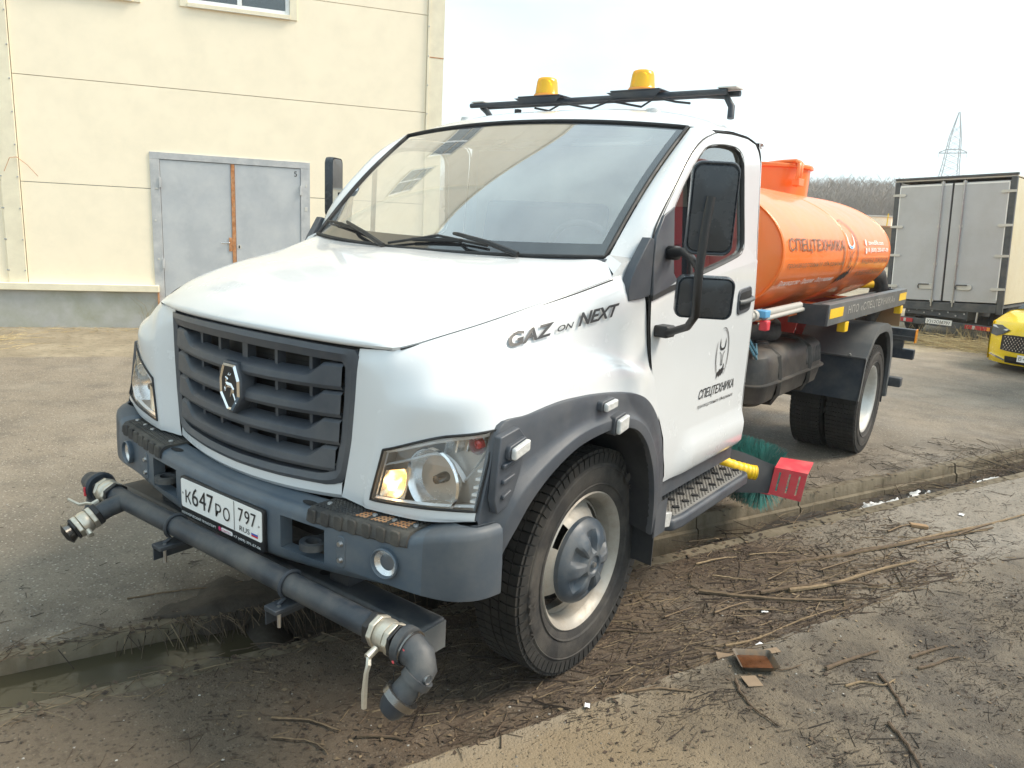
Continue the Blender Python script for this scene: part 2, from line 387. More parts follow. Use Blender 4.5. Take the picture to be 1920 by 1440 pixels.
rs_ = N(t_, 'ShaderNodeVectorMath', operation='DOT_PRODUCT'); L(t_, c_.outputs['Object'], rs_.inputs[0]); rs_.inputs[1].default_value = (GD[0], GD[1], 0)
T_ = mth(t_, 'SUBTRACT', rot.outputs['Value'], float(GO@GN)); S_ = mth(t_, 'SUBTRACT', rs_.outputs['Value'], float(GO@GD))
V_ = c_.outputs['Object']
def mr(t, v, a, b, lo=0., hi=1.):
    r = N(t, 'ShaderNodeMapRange'); L(t, v, r.inputs[0]); r.inputs[1].default_value = a; r.inputs[2].default_value = b; r.inputs[3].default_value = lo; r.inputs[4].default_value = hi; return r.outputs[0]
# worn dusty asphalt
asp = mixc(t_, noise_fac(t_, V_, .7, .3, .7, 5), (.158, .133, .103), (.252, .213, .165))
asp = mixc(t_, mth(t_, 'MULTIPLY', noise_fac(t_, V_, 2.6, .48, .66, 8), .55), asp, (.115, .100, .083))
vo = N(t_, 'ShaderNodeTexVoronoi'); vo.inputs['Scale'].default_value = 95; L(t_, V_, vo.inputs['Vector'])
agg = mr(t_, vo.outputs['Distance'], .05, .45)
vg = N(t_, 'ShaderNodeTexVoronoi'); vg.inputs['Scale'].default_value = 62; L(t_, V_, vg.inputs['Vector'])
sp = N(t_, 'ShaderNodeSeparateColor'); L(t_, vg.outputs['Color'], sp.inputs[0])
core = mr(t_, vg.outputs['Distance'], .42, .25)
stone_l = mth(t_, 'MULTIPLY', core, mr(t_, sp.outputs[0], .80, .84)); stone_d = mth(t_, 'MULTIPLY', core, mr(t_, sp.outputs[1], .78, .82))
asp = mixc(t_, mth(t_, 'MULTIPLY', stone_d, .55), asp, (.075, .066, .055)); asp = mixc(t_, mth(t_, 'MULTIPLY', stone_l, .75), asp, (.46, .42, .36))
asp = mixc(t_, mth(t_, 'MULTIPLY', noise_fac(t_, V_, 70, .55, .75, 3), .55), asp, (.42, .375, .31))
asp = mixc(t_, mth(t_, 'MULTIPLY', noise_fac(t_, V_, 48, .56, .72, 3), .6), asp, (.075, .065, .055))
asp = mixc(t_, mth(t_, 'MULTIPLY', noise_fac(t_, V_, 1.1, .52, .7, 6), .35), asp, (.35, .31, .25))
# near the channel: damp soil washed on to the edge
ed = mth(t_, 'MULTIPLY', mr(t_, T_, -1.25, -.40), noise_fac(t_, V_, 3.5, .35, .6, 7))
asp = mixc(t_, mth(t_, 'MULTIPLY', ed, .8, True), asp, (.062, .049, .037))
# mud band
mud = mixc(t_, noise_fac(t_, V_, 2.4, .3, .7, 8), (.046, .031, .021), (.115, .082, .055))
dry = mth(t_, 'MULTIPLY', noise_fac(t_, V_, 1.0, .40, .62, 6), mr(t_, S_, 2.2, 4.2, .35, 1.))
mud = mixc(t_, mth(t_, 'MULTIPLY', dry, .85, True), mud, (.185, .158, .122))
mud = mixc(t_, mr(t_, S_, 1.4, .0), mud, (.135, .106, .076))
mud = mixc(t_, mr(t_, S_, 4.0, 5.2), mud, (.225, .2, .165))
mud = mixc(t_, mth(t_, 'MULTIPLY', stone_l, .35), mud, (.26, .22, .17)); mud = mixc(t_, mth(t_, 'MULTIPLY', stone_d, .6), mud, (.022, .016, .012))
mud = mixc(t_, mth(t_, 'MULTIPLY', noise_fac(t_, V_, 30, .52, .7, 4), .5), mud, (.030, .022, .017))
mud = mixc(t_, mth(t_, 'MULTIPLY', noise_fac(t_, V_, 55, .60, .75, 3), .4), mud, (.24, .2, .15))
# slab: bare concrete, sandy at the front, sooty and damp further along
slab = mixc(t_, noise_fac(t_, V_, 1.3, .3, .7, 6), (.185, .138, .084), (.26, .203, .132))
grey = mr(t_, S_, 1.9, 2.9)
slab = mixc(t_, grey, slab, mixc(t_, noise_fac(t_, V_, 1.7, .3, .7, 6), (.108, .089, .066), (.178, .148, .110)))
soot = mth(t_, 'MULTIPLY', mth(t_, 'MULTIPLY', noise_fac(t_, V_, 2.2, .40, .60, 9, .7), mr(t_, S_, 1.8, 2.7)), mr(t_, S_, 5.2, 4.2))
slab = mixc(t_, mth(t_, 'MULTIPLY', soot, .9, True), slab, (.058, .049, .040))
slab = mixc(t_, mth(t_, 'MULTIPLY', stone_d, .30), slab, (.075, .06, .045)); slab = mixc(t_, mth(t_, 'MULTIPLY', noise_fac(t_, V_, 9, .50, .64, 9, .75), mth(t_, 'MULTIPLY', mr(t_, S_, 1.8, 2.6), .75)), slab, (.050, .042, .034))
slab = mixc(t_, mth(t_, 'MULTIPLY', noise_fac(t_, V_, 26, .57, .70, 5), .55), slab, (.085, .07, .055))
slab = mixc(t_, mth(t_, 'MULTIPLY', noise_fac(t_, V_, 90, .60, .75, 3), .35), slab, (.24, .21, .17))
AE = N(t_, 'ShaderNodeAttribute', attribute_name='rim')
slab = mixc(t_, mth(t_, 'MULTIPLY', AE.outputs['Fac'], noise_fac(t_, V_, 5, .25, .6, 6)), slab, (.25, .222, .18))
wob = mth(t_, 'MULTIPLY', mth(t_, 'SUBTRACT', noise_fac(t_, V_, 6, .0, 1., 6), .5), .10)
col = mixc(t_, mr(t_, T_, -.05, -.04), asp, mud)
AT = N(t_, 'ShaderNodeAttribute', attribute_name='slab')
sm = mth(t_, 'ADD', AT.outputs['Fac'], mth(t_, 'MULTIPLY', mth(t_, 'SUBTRACT', noise_fac(t_, V_, 14, .2, .8, 6), .5), .5))
col = mixc(t_, mr(t_, sm, .42, .58), col, slab)
# sandy verge by the building
vx = N(t_, 'ShaderNodeVectorMath', operation='DOT_PRODUCT'); L(t_, V_, vx.inputs[0]); vx.inputs[1].default_value = (-math.cos(R(35)), math.sin(R(35)), 0)
ap = mth(t_, 'ADD', vx.outputs['Value'], mth(t_, 'MULTIPLY', wob, 3.))
verge = mixc(t_, noise_fac(t_, V_, 1.8, .3, .7, 8), (.20, .165, .115), (.34, .29, .21))
verge = mixc(t_, mth(t_, 'MULTIPLY', noise_fac(t_, V_, 14, .52, .66, 6), .5), verge, (.11, .095, .06))
col = mixc(t_, mr(t_, ap, 6.42, 6.50), col, verge)
L(t_, col, p_.inputs['Base Color'])
wet = mth(t_, 'MULTIPLY', noise_fac(t_, V_, 1.5, .42, .62, 5), .28)
L(t_, mth(t_, 'SUBTRACT', .92, wet), p_.inputs['Roughness']); p_.inputs['Specular IOR Level'].default_value = .35
hh = mth(t_, 'ADD', mth(t_, 'MULTIPLY', noise_fac(t_, V_, 60, .2, .8, 6, .7), .6), mth(t_, 'MULTIPLY', agg, .35))
bump(t_, p_, hh, .8, .009)
hh2 = mth(t_, 'ADD', hh, mth(t_, 'MULTIPLY', mth(t_, 'ADD', stone_l, stone_d), .5)); L(t_, hh2, [n for n in t_.nodes if n.bl_idname == 'ShaderNodeBump'][0].inputs['Height'])
gb = MB().grid(P); gobj = gb.build('ground', 'ground_mat', smooth=50); tag(gobj, kind='structure')
at = gobj.data.attributes.new('slab', 'FLOAT', 'POINT')
at2 = gobj.data.attributes.new('rim', 'FLOAT', 'POINT')
at2.data.foreach_set('value', [math.exp(-max(0, t-slab_edge(s))/.055) if t > slab_edge(s)-.03 and t < 1.5 else 0. for s in slv for t in tl])
at.data.foreach_set('value', [1. if t > slab_edge(s)+.006 else 0. for s in slv for t in tl])

# concrete drainage channel: precast segments
cm_, t_, p_ = _new('channel_concrete'); v = coords(t_)
c = mixc(t_, noise_fac(t_, v, 3, .3, .7, 8), (.105, .085, .056), (.18, .15, .104))
st = N(t_, 'ShaderNodeMapping'); st.inputs['Scale'].default_value = (9, 9, .8); L(t_, N(t_, 'ShaderNodeTexCoord').outputs['Object'], st.inputs[0])
c = mixc(t_, mth(t_, 'MULTIPLY', noise_fac(t_, st.outputs[0], 2, .45, .66, 6), .7), c, (.085, .068, .04))
c = mixc(t_, mth(t_, 'MULTIPLY', noise_fac(t_, v, 25, .55, .7, 5), .5), c, (.11, .09, .065))
L(t_, c, p_.inputs['Base Color']); p_.inputs['Roughness'].default_value = .9; bump(t_, p_, noise_fac(t_, v, 35, .2, .8, 6), .5, .006)
chan = empty('drainage_channel', g2w(0, -.2, -.5)); tag(chan, kind='structure')
prof = [(-.45, .004), (-.385, .006), (-.375, -.006), (-.365, -.075), (-.345, -.085), (-.325, -.38), (-.30, -.40), (-.09, -.40), (-.065, -.38), (-.022, -.012), (-.010, .003), (.058, .001), (.07, -.02), (.07, -.55), (-.47, -.55), (-.47, -.01)]
seg = []
s = -6.2
k = 0
while s < 16:
    ln = 1.0; mb = MB(); jz = random.uniform(-.006, .004); jt = random.uniform(-.006, .006)
    n = len(prof); rings = []
    for q in np.linspace(s+.006, s+ln-.006, 15):
        ring = []
        for i, (a, b) in enumerate(prof):
            wv = .006*nz2(q*1., a*9, 3, i*.3)+.004*nz2(q, b, 11, i)
            if i in (9, 10): wv += .016*nz2(q, 0, 2.6, 7)
            ring.append(tuple(np.array(g2w(q, a+jt+wv, b+jz+wv*.5))-np.array(g2w(0, -.2, -.5))))
        rings.append(ring)
    mb.grid(rings, close_u=True)
    m0 = len(mb.v)-n; mb.f += [tuple(range(n)), tuple(m0+i for i in range(n-1, -1, -1))]; mb.m += [0, 0]
    mb.build('channel_segment', 'channel_concrete', chan, smooth=40)
    s += ln; k += 1
wm = MB(); wm.grid([[g2w(q, a, -.062) for a in (-.360, -.025)] for q in np.linspace(-6, .98, 12)])
tag(wm.build('water', 'water'), kind='structure')

# soil washed over the far lip, enlarged so its dark tone stands in for shade
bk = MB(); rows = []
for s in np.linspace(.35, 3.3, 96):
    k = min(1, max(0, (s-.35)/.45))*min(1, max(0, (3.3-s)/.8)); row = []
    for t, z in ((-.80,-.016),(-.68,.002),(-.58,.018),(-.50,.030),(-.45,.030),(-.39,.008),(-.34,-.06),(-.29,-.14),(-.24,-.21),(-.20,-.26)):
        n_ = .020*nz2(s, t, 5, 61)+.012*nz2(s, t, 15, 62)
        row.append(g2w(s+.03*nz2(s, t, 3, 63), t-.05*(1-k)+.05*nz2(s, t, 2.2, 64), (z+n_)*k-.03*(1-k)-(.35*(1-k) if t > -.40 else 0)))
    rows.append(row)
simple('soil_shade', (.040, .032, .024), .95, var=.4, vscale=14, dirt=(.075, .06, .046), dirt_amt=.6, dscale=6, bumps=.8, bscale=70)
tag(bk.grid(cr(np.array(rows).transpose(1, 0, 2), 2).transpose(1, 0, 2)).build('soil_bank', 'soil_shade', smooth=70), kind='structure')
# ------------------------------------------------------------------ tanker truck: cab
truck = empty('tanker_truck', (0, 0, 0), 0, 'white bonneted tanker truck with orange tank and two amber beacons', 'truck')
both = lambda fn: [fn(1), fn(-1)]
def sided(mb, sgn): return mb if sgn > 0 else mb.mirror()

# --- nose side / front wing surface: rows r0..r6 (shut line down), columns front -> back
NOSE = [
 [(.562,-.880,1.405),(.640,-.866,1.411),(.715,-.850,1.420),(.795,-.742,1.462),(.850,-.598,1.500),(.890,-.410,1.543),(.937,-.075,1.612),(.955,.060,1.640),(.968,.140,1.662)],
 [(.562,-.890,1.362),(.645,-.886,1.366),(.730,-.872,1.374),(.828,-.788,1.415),(.893,-.625,1.455),(.940,-.420,1.490),(.985,-.080,1.550),(1.003,.080,1.575),(1.014,.235,1.585)],
 [(.560,-.893,1.300),(.645,-.896,1.300),(.735,-.890,1.306),(.862,-.835,1.342),(.950,-.672,1.374),(.978,-.440,1.392),(1.008,-.080,1.375),(1.020,.110,1.345),(1.027,.290,1.330)],
 [(.556,-.895,1.220),(.642,-.902,1.222),(.737,-.903,1.232),(.892,-.872,1.272),(1.020,-.740,1.318),(1.052,-.470,1.334),(1.064,-.090,1.318),(1.056,.150,1.270),(1.040,.360,1.200)],
 [(.545,-.898,1.090),(.640,-.908,1.092),(.712,-.910,1.096),(.905,-.866,1.169),(1.054,-.765,1.208),(1.079,-.455,1.243),(1.089,-.090,1.223),(1.077,.200,1.147),(1.054,.430,.950)],
 [(.520,-.905,.935),(.618,-.918,.930),(.668,-.922,.918),(.880,-.893,.938),(1.053,-.842,.958)],
 [(.507,-.907,.880),(.618,-.917,.880),(.668,-.920,.880),(.880,-.890,.892),(1.053,-.842,.925)],
]
NU, NV = 6, 7
top = crgrid([r for r in NOSE[:5]], NU, NV)                        # shut line -> light top / flare top
frt = crgrid([r[:5] for r in NOSE], NU, NV)                        # full height, front columns
frt[:4*NU+1] = top[:4*NU+1, :4*NV+1]
def nose(sgn):
    mb = MB(); mb.grid(top)
    low = frt[4*NU:]
    mb.grid(low, skip=lambda i, j: (i < NU and j >= 2*NV))           # lamp opening: r4..r5, u2..u4
    return sided(mb, sgn)
shell = MB(); shell.join(nose(1)); shell.join(nose(-1))
# valance under the grille
val = []
for X_ in np.linspace(-.505, .505, 25):
    gy = -.968+.26*X_*X_; drop = .018*(1-(X_/.505)**2)
    val.append([(X_, gy+.012, .935-drop), (X_, gy-.002, .925-drop), (X_, gy-.004, .885-drop), (X_, gy+.01, .868-drop), (X_, gy+.06, .862-drop)])
shell.grid(val)
# --- windscreen surround, A pillars, roof, rear
def ws(s, t):                                                       # windscreen surface, s -1..1, t 0..1
    bx, by, bz = .885*s, -.035+.157*abs(s)**2.2, 1.690+.026*s*s
    tx, ty, tz = .880*s, .705+.080*abs(s)**2.2, 2.335-.040*s*s
    k = math.sin(math.pi*t)*.022
    return np.array([bx+(tx-bx)*t, by+(ty-by)*t-k*.7, bz+(tz-bz)*t+k])
DOOR_FRONT = [(1.022,.262,1.560),(1.016,.268,1.70),(1.010,.292,1.815),(1.005,.355,1.900),(.998,.490,2.035),(.990,.620,2.160),(.982,.745,2.235),(.972,.900,2.283)]
DOOR_TOP = [(.972,.900,2.283),(.968,1.10,2.298),(.968,1.30,2.300),(.972,1.42,2.285),(.985,1.475,2.230)]
def pillar(sgn):
    n = 14; outer = cr(resample(DOOR_FRONT, 8), 2); outer = resample(outer, n)
    base = np.array([.962, .130, 1.655])
    rows = []
    for i in range(n):
        t = i/(n-1); a = ws(1.0, t); a = a+np.array([.012, .004, .0]); b = outer[i]
        mid = (a+b)/2+np.array([.016, -.020, .012])
        rows.append([a, a*.7+b*.3+np.array([.012, -.016, .012]), mid, a*.25+b*.75+np.array([.012, -.012, .006]), b])
    mb = MB().grid(rows)
    # scuttle wedge between wing and pillar base
    mb.grid([[NOSE[0][7], NOSE[0][8], (1.0,.18,1.66), (1.016,.262,1.66)], [(.955,.075,1.66), (.962,.12,1.70), (.99,.20,1.72), (1.012,.275,1.74)], [ws(1,0)+np.array([.0,-.012,-.005]), ws(1,.02)+np.array([.012,0,0]), rows[0][2], rows[1][4]]])
    return sided(mb, sgn)
for sg in (1, -1): shell.join(pillar(sg))
roof = []
tops = np.array(cr(np.array(DOOR_TOP), 4))
for j in range(21):
    y = .0+j/20
    row = []
    for s in np.linspace(-1, 1, 33):
        a = abs(s)
        f = ws(s, 1.0)
        yb = f[1]+(1.50-f[1])*y
        crown = 2.335+.10*math.sin(min(1, y*2.2)*math.pi/2)-.018*max(0, y-.5)
        edge_z = np.interp(yb, [.70, .80, .9, 1.1, 1.3, 1.5], [2.295, 2.295, 2.300, 2.312, 2.312, 2.285])
        wx = .885+.085*min(1, y*3)
        z = edge_z+(crown-edge_z)*(1-a**3.2)**.75
        if y == 0: z = f[2]+.004
        row.append((wx*s, yb-.006*(y == 0), z))
    roof.append(row)
shell.grid(roof)
# rear wall with window opening and rounded corners, side strip behind the door
rear = []
def side_x(z): return float(np.interp(z, [.66, .70, .76, .84, .88, 1.0, 1.5, 1.62, 1.9, 2.2, 2.29], [1.005, 1.028, 1.034, 1.036, 1.038, 1.036, 1.036, 1.030, 1.008, .986, .968]))
zs = [.66, .70, .76, .84, .88, 1.0, 1.2, 1.5, 1.62, 1.75, 1.9, 2.05, 2.2, 2.27, 2.30]
for z in zs:
    x = side_x(z); cx = x-.05
    rear.append([(x, 1.478, z), (x-.002, 1.50, z), (x-.016, 1.53, z), (x-.05, 1.548, z), (.62, 1.555, z), (.60, 1.555, z), (-.60, 1.555, z), (-.62, 1.555, z), (-x+.05, 1.548, z), (-x+.016, 1.53, z), (-x+.002, 1.50, z), (-x, 1.478, z)])
shell.grid(rear)
shell.grid([[(x*side_x(2.3)/.972, y, z) for x in np.linspace(-.972, .972, 9)] for y, z in ((1.48, 2.300), (1.53, 2.302), (1.553, 2.29))])
lastr = np.array(roof[-1])
shell.grid([lastr, lastr+np.array([0, .030, -.012]), [(q[0]*.985, 1.549, max(2.285, q[2]-.05)) for q in lastr], [(q[0]*.98, 1.553, 2.27) for q in lastr]])
shell.build('cab_shell', 'white_paint', truck, smooth=35)

# hood
HOOD = [
 [(0,-.972,1.428),(.28,-.957,1.427),(.50,-.918,1.424),(.62,-.885,1.424),(.70,-.866,1.426)],
 [(0,-.962,1.447),(.28,-.947,1.446),(.51,-.905,1.442),(.64,-.868,1.438),(.725,-.842,1.432)],
 [(0,-.880,1.505),(.29,-.866,1.503),(.55,-.822,1.492),(.695,-.782,1.480),(.777,-.765,1.456)],
 [(0,-.740,1.560),(.31,-.727,1.557),(.61,-.690,1.540),(.755,-.655,1.523),(.832,-.645,1.490)],
 [(0,-.500,1.622),(.33,-.490,1.618),(.66,-.455,1.598),(.805,-.430,1.580),(.886,-.430,1.540)],
 [(0,-.220,1.674),(.35,-.210,1.670),(.70,-.175,1.650),(.850,-.150,1.634),(.930,-.155,1.597)],
 [(0,-.040,1.694),(.36,-.018,1.693),(.73,.055,1.700),(.885,.105,1.706),(.958,.070,1.645)],
]
hg = crgrid(HOOD, 5, 5)
hood = MB(); hood.grid(hg); hood.join(MB().grid(hg).mirror())
# rolled lip on the leading edge and along the shut line
lip = [[tuple(q), tuple(q+np.array([0, .006, -.010])), tuple(q+np.array([0, .03, -.012]))] for q in hg[0]]
sl_ = [[tuple(q), tuple(q+np.array([-.004, .0, -.010])), tuple(q+np.array([-.03, .0, -.014]))] for q in hg[:, -1]]
for g in (lip, sl_): m_ = MB().grid(g); hood.join(m_); hood.join(m_.mirror())
hood.build('hood', 'white_paint', truck, smooth=60, weld=True)
# dark gap under the shut line so the seam reads
gapm = MB()
seam_ = MB().tube([tuple(q+np.array([.0015, 0, -.0075])) for q in hg[4:, -1]], .0030, 6); gapm.join(seam_); gapm.join(seam_.mirror())
for q in (np.array(NOSE[0])[2:8],):
    c_ = cr(q, 5); g = [[tuple(p+np.array([.0, 0, .004])), tuple(p+np.array([-.05, .02, -.03]))] for p in c_]; m_ = MB().grid(g); gapm.join(m_); gapm.join(m_.mirror())
gapm.grid([[(x, -.962+.27*x*x, 1.418), (x, -.93+.27*x*x, 1.41)] for x in np.linspace(-.7, .7, 21)])
gapm.build('seam_gap', 'black', truck)

# --- windscreen
nS, nT = 36, 16
wsg = MB()
S_l = np.linspace(-1, 1, nS+1); T_l = np.linspace(0, 1, nT+1)
S_l[1] = -.955; S_l[-2] = .955; T_l[1] = .085; T_l[-2] = .965
G = np.array([[ws(s, t) for s in S_l] for t in T_l])
fs_glass = MB().grid(G, skip=lambda i, j: i in (0, nT-1) or j in (0, nS-1))
fs_frit = MB().grid(G, skip=lambda i, j: not (i in (0, nT-1) or j in (0, nS-1)))
wo = fs_glass.build('windscreen', 'windscreen_glass', truck, smooth=60)
# the printed border follows the pane; a rubber seal runs round it
fs_frit.build('frit_border', 'frit', wo, smooth=60)
edge = [ws(s, 0) for s in np.linspace(-1, 1, 24)]+[ws(1, t) for t in np.linspace(.05, 1, 12)]+[ws(s, 1) for s in np.linspace(.95, -1, 24)]+[ws(-1, t) for t in np.linspace(.95, .0, 12)]
MB().tube([tuple(q+np.array([0, -.002, .003])) for q in edge], .009, 6).build('seal', 'rubber_trim', wo, smooth=60)
# cowl panel below the glass
cw = [[(x, -.035+.157*abs(x/.885)**2.2-.012, 1.690+.026*(x/.885)**2-.004), (x*1.0, -.062+.157*abs(x/.885)**2.2, 1.676+.026*(x/.885)**2)] for x in np.linspace(-.9, .9, 25)]
MB().grid(cw).build('cowl', 'dark_plastic', truck, smooth=60)
# wipers
def wiper(pts, bl):
    e = empty('wiper', pts[0]); e.parent = truck
    off = np.array(pts[0]); rel = lambda q: tuple(np.array(q)-off)
    MB().tube([rel(q) for q in pts], [.013, .011, .009, .007], 8).build('arm', 'black', e, smooth=40)
    MB().tube([rel(q) for q in bl], .006, 6).build('blade', 'rubber_trim', e, smooth=40)
    MB().tube([rel(np.array(q)*.5+np.array(bl[1])*.5) for q in (bl[0], bl[2])], .009, 6).build('blade_carrier', 'black', e, smooth=40)
def on_ws(s, t, h): q = ws(s, t); return tuple(q+np.array([0, -.66, .75])*h)
wiper([on_ws(.62,-.02,.028), on_ws(.45,.02,.05), on_ws(.26,.06,.05), on_ws(.20,.085,.03)], [on_ws(-.22,.015,.012), on_ws(.10,.075,.022), on_ws(.42,.04,.012)])
wiper([on_ws(-.22,-.02,.028), on_ws(-.40,.025,.05), on_ws(-.62,.075,.05), on_ws(-.68,.10,.03)], [on_ws(-.97,.10,.012), on_ws(-.74,.09,.022), on_ws(-.42,.05,.012)])

# --- doors
WIN = [(.470,1.640),(.445,1.80),(.452,1.925),(.560,2.045),(.700,2.165),(.790,2.212),(.95,2.236),(1.12,2.242),(1.205,2.222),(1.238,2.165),(1.262,1.98),(1.285,1.80),(1.268,1.752),(1.20,1.722),(.90,1.668),(.62,1.628),(.50,1.622)]
def door(sgn):
    d = empty('door', (sgn*1.03, .9, .68)); d.parent = truck
    o = np.array([sgn*1.03, .9, .68])
    def loc(mb):
        m2 = sided(mb, sgn); m2.v = [tuple(np.array(q)-o) for q in m2.v]; return m2
    # lower skin
    fr = [(.560,.69),(.565,.72),(.545,.78),(.528,.822),(.520,.845),(.505,.90),(.50,.92),(.455,1.00),(.40,1.08),(.345,1.20),(.300,1.33),(.272,1.45),(.264,1.56)]
    rows = []
    for y0, z in fr:
        row = []
        for k in np.linspace(0, 1, 22):
            y = y0+(1.474-y0)*k; x = side_x(z)+.002
            # pressed feature line low on the door
            if z < .90: x += .026*max(0, min(1, (y-.66-.25*max(0, z-.7))/.10))*min(1, max(0, (.90-z)/.075))*min(1, (z-.67)/.05)
            row.append((x, y, z+.0*k))
        rows.append(row)
    top_ = [(side_x(1.60)+.002, y, z) for y, z in zip(np.linspace(.264, 1.474, 22), np.linspace(1.565, 1.70, 22))]
    rows.append(top_)
    mb = MB(); mb.grid(rows)
    # window frame: loft between outline and aperture
    outl = [(1.474,1.70),(1.474,1.95),(1.474,2.15),(1.470,2.235),(1.43,2.283),(1.30,2.300),(1.10,2.298),(.90,2.283),(.745,2.235),(.62,2.16),(.49,2.035),(.355,1.90),(.292,1.815),(.268,1.70),(.264,1.565)]
    win = np.array(WIN)
    inn = np.vstack([win[12::-1], win[:1]])                          # rear-bottom up, over the top, down the front
    A = resample(outl, 40); B = resample(np.vstack([[(1.285, 1.80)], win[10::-1], [(.470, 1.635)]]), 40)
    ring = [[(side_x(a[1])+.002, a[0], a[1]), (side_x((a[1]*.5+b[1]*.5))+.006, a[0]*.5+b[0]*.5, a[1]*.5+b[1]*.5), (side_x(b[1])+.003, b[0], b[1]), (side_x(b[1])-.028, b[0], b[1])] for a, b in zip(A, B)]
    mb.grid(ring)
    # belt strip below the glass
    bl = [[(side_x(1.6)+.002, y, z0), (side_x(z1)+.003, y2, z1), (side_x(z1)-.028, y2, z1)] for (y, z0), (y2, z1) in zip(zip(np.linspace(.264, 1.474, 20), np.linspace(1.565, 1.70, 20)), [tuple(q) for q in resample([(.47,1.635),(.50,1.622),(.62,1.628),(.90,1.668),(1.20,1.722),(1.268,1.752),(1.285,1.80)], 20)])]
    mb.grid(bl)
    loc(mb).build('door_skin', 'white_paint', d, smooth=35)
    # shut gap line, rubber
    gl = [(side_x(z)-.004, y-.006, z) for y, z in fr]+[(q[0]-.004, q[1]-.004, q[2]) for q in DOOR_FRONT]+[(x-.004, y, z+.006) for x, y, z in DOOR_TOP]+[(side_x(z)-.003, 1.478, z) for z in (2.1, 1.7, 1.2, .9, .69)]
    loc(MB().tube([tuple(q) for q in cr(np.array(gl), 3)], .0042, 6)).build('door_seal', 'rubber_trim', d)
    wq = [(side_x(z)-.008, y, z) for y, z in cr(np.array(WIN+WIN[:1]), 3)]
    loc(MB().tube(wq, .013, 6)).build('window_seal', 'rubber_trim', d, smooth=60)
    # pane as a strip mesh
    up = resample(np.array(WIN)[1:12], 20); dn = resample(np.array([WIN[1], WIN[0]]+WIN[:10:-1]), 20)
    gp = [[(side_x(a[1])-.016, a[0], a[1]), (side_x((a[1]+b[1])/2)-.016, (a[0]+b[0])/2, (a[1]+b[1])/2), (side_x(b[1])-.016, b[0], b[1])] for a, b in zip(up, dn)]
    loc(MB().grid(gp)).build('window', 'side_glass', d, smooth=60)
    loc(MB().obox((1.006, .632, 1.87), (.008, 0, 0), (0, .012, 0), (-.022, -.012, .245))).build('window_divider', 'rubber_trim', d)
    # dark mirror sail
    sl2 = [(.262,1.570),(.262,1.70),(.285,1.812),(.352,1.895),(.445,1.935),(.452,1.66),(.49,1.628),(.40,1.60)]
    loc(MB().prism(sl2, lambda a, b, dd: (side_x(b)+dd, a, b), -.005, .010)).build('mirror_sail', 'dark_plastic', d, bevel=.003)
    loc(MB().prism([(.262,1.575),(.40,1.602),(.52,1.618),(.70,1.632),(.70,1.612),(.52,1.596),(.40,1.578),(.262,1.552)], lambda a, b, dd: (side_x(b)+dd, a, b), -.005, .009)).build('belt_trim', 'rubber_trim', d)
    # handle: recess, frame and grip
    hb = rrect(1.235, 1.415, 1.435, 1.565, .03)
    hb = [(y, z+.10*(y-1.325)) for y, z in hb]
    h = loc(MB().prism(hb, lambda a, b, dd: (side_x(b)+dd, a, b), .001, .010)).build('handle', 'dark_plastic', d, bevel=.004)
    loc(MB().prism([(1.25+(y-1.235)*.86, 1.455+(z-1.435)*.70) for y, z in rrect(1.235, 1.415, 1.435, 1.565, .03)], lambda a, b, dd: (side_x(b)+dd, a, b+.10*(a-1.325)), .0101, .0125)).build('handle_recess', 'matt_black', h)
    loc(MB().tube([(1.045, 1.245, 1.492), (1.062, 1.27, 1.496), (1.066, 1.33, 1.502), (1.062, 1.39, 1.508), (1.045, 1.41, 1.51)], .013, 8)).build('handle_grip', 'grey_steel', h, smooth=60)
    # lower reflectors / blanking stickers
    for y0, y1, z0, z1 in ((1.10, 1.25, .735, .785), (1.285, 1.325, .735, .80)):
        loc(MB().prism([(y0+.02, z1), (y0, z0), (y1-.015, z0), (y1, z1)], lambda a, b, dd: (side_x(b)+dd, a, b), -.012, -.006)).build('reflector_strip', 'box_grey', d)
    return d, loc
doors = [door(1), door(-1)]
# wing-side sail piece
for sg in (1, -1):
    sf = [(.115,1.556),(.105,1.60),(.118,1.645),(.150,1.70),(.228,1.806),(.258,1.80),(.257,1.70),(.257,1.575),(.20,1.563)]
    sided(MB().prism(sf, lambda a, b, dd: (1.022+.25*min(0, (a-.24))*.6+dd-.02*max(0, b-1.65), a, b), -.03, .010), sg).build('sail_panel', 'dark_plastic', truck, bevel=.003)

# door lettering and emblem (driver side)
dpos = np.array([1.03, .9, .68]); dd_ = doors[0][0]
def on_door(y0, z0): return lambda x, y, z: tuple(np.array([side_x(z0+y)+.0045, y0+x, z0+y])-dpos)
write('door_lettering', 'СПЕЦТЕХНИКА', on_door(.855, 1.032), 'ink', dd_, wd=.45, ht=.058, shear=.25, bold=.012)
write('door_lettering', 'производственное объединение', on_door(.852, .990), 'ink', dd_, wd=.455, ht=.024, shear=.2)
def poly_on(name, poly, fn, mat, parent):
    m = MB(); m.add([fn(a, b, 0) for a, b in poly], [tuple(range(len(poly)))])
    return m.build(name, mat, parent)
def arc_band(cx, cy, rx, ry, a0, a1, w0, w1, n=20):
    o = []; i_ = []
    for k in range(n+1):
        t = R(a0+(a1-a0)*k/n); w_ = (w0+(w1-w0)*math.sin(math.pi*k/n))/2
        o.append((cx+(rx+w_)*math.cos(t), cy+(ry+w_)*math.sin(t))); i_.append((cx+(rx-w_)*math.cos(t), cy+(ry-w_)*math.sin(t)))
    return o, i_
def band_mesh(mb, o, i_, fn):
    mb.grid([[fn(*a, 0), fn(*b, 0)] for a, b in zip(o, i_)])
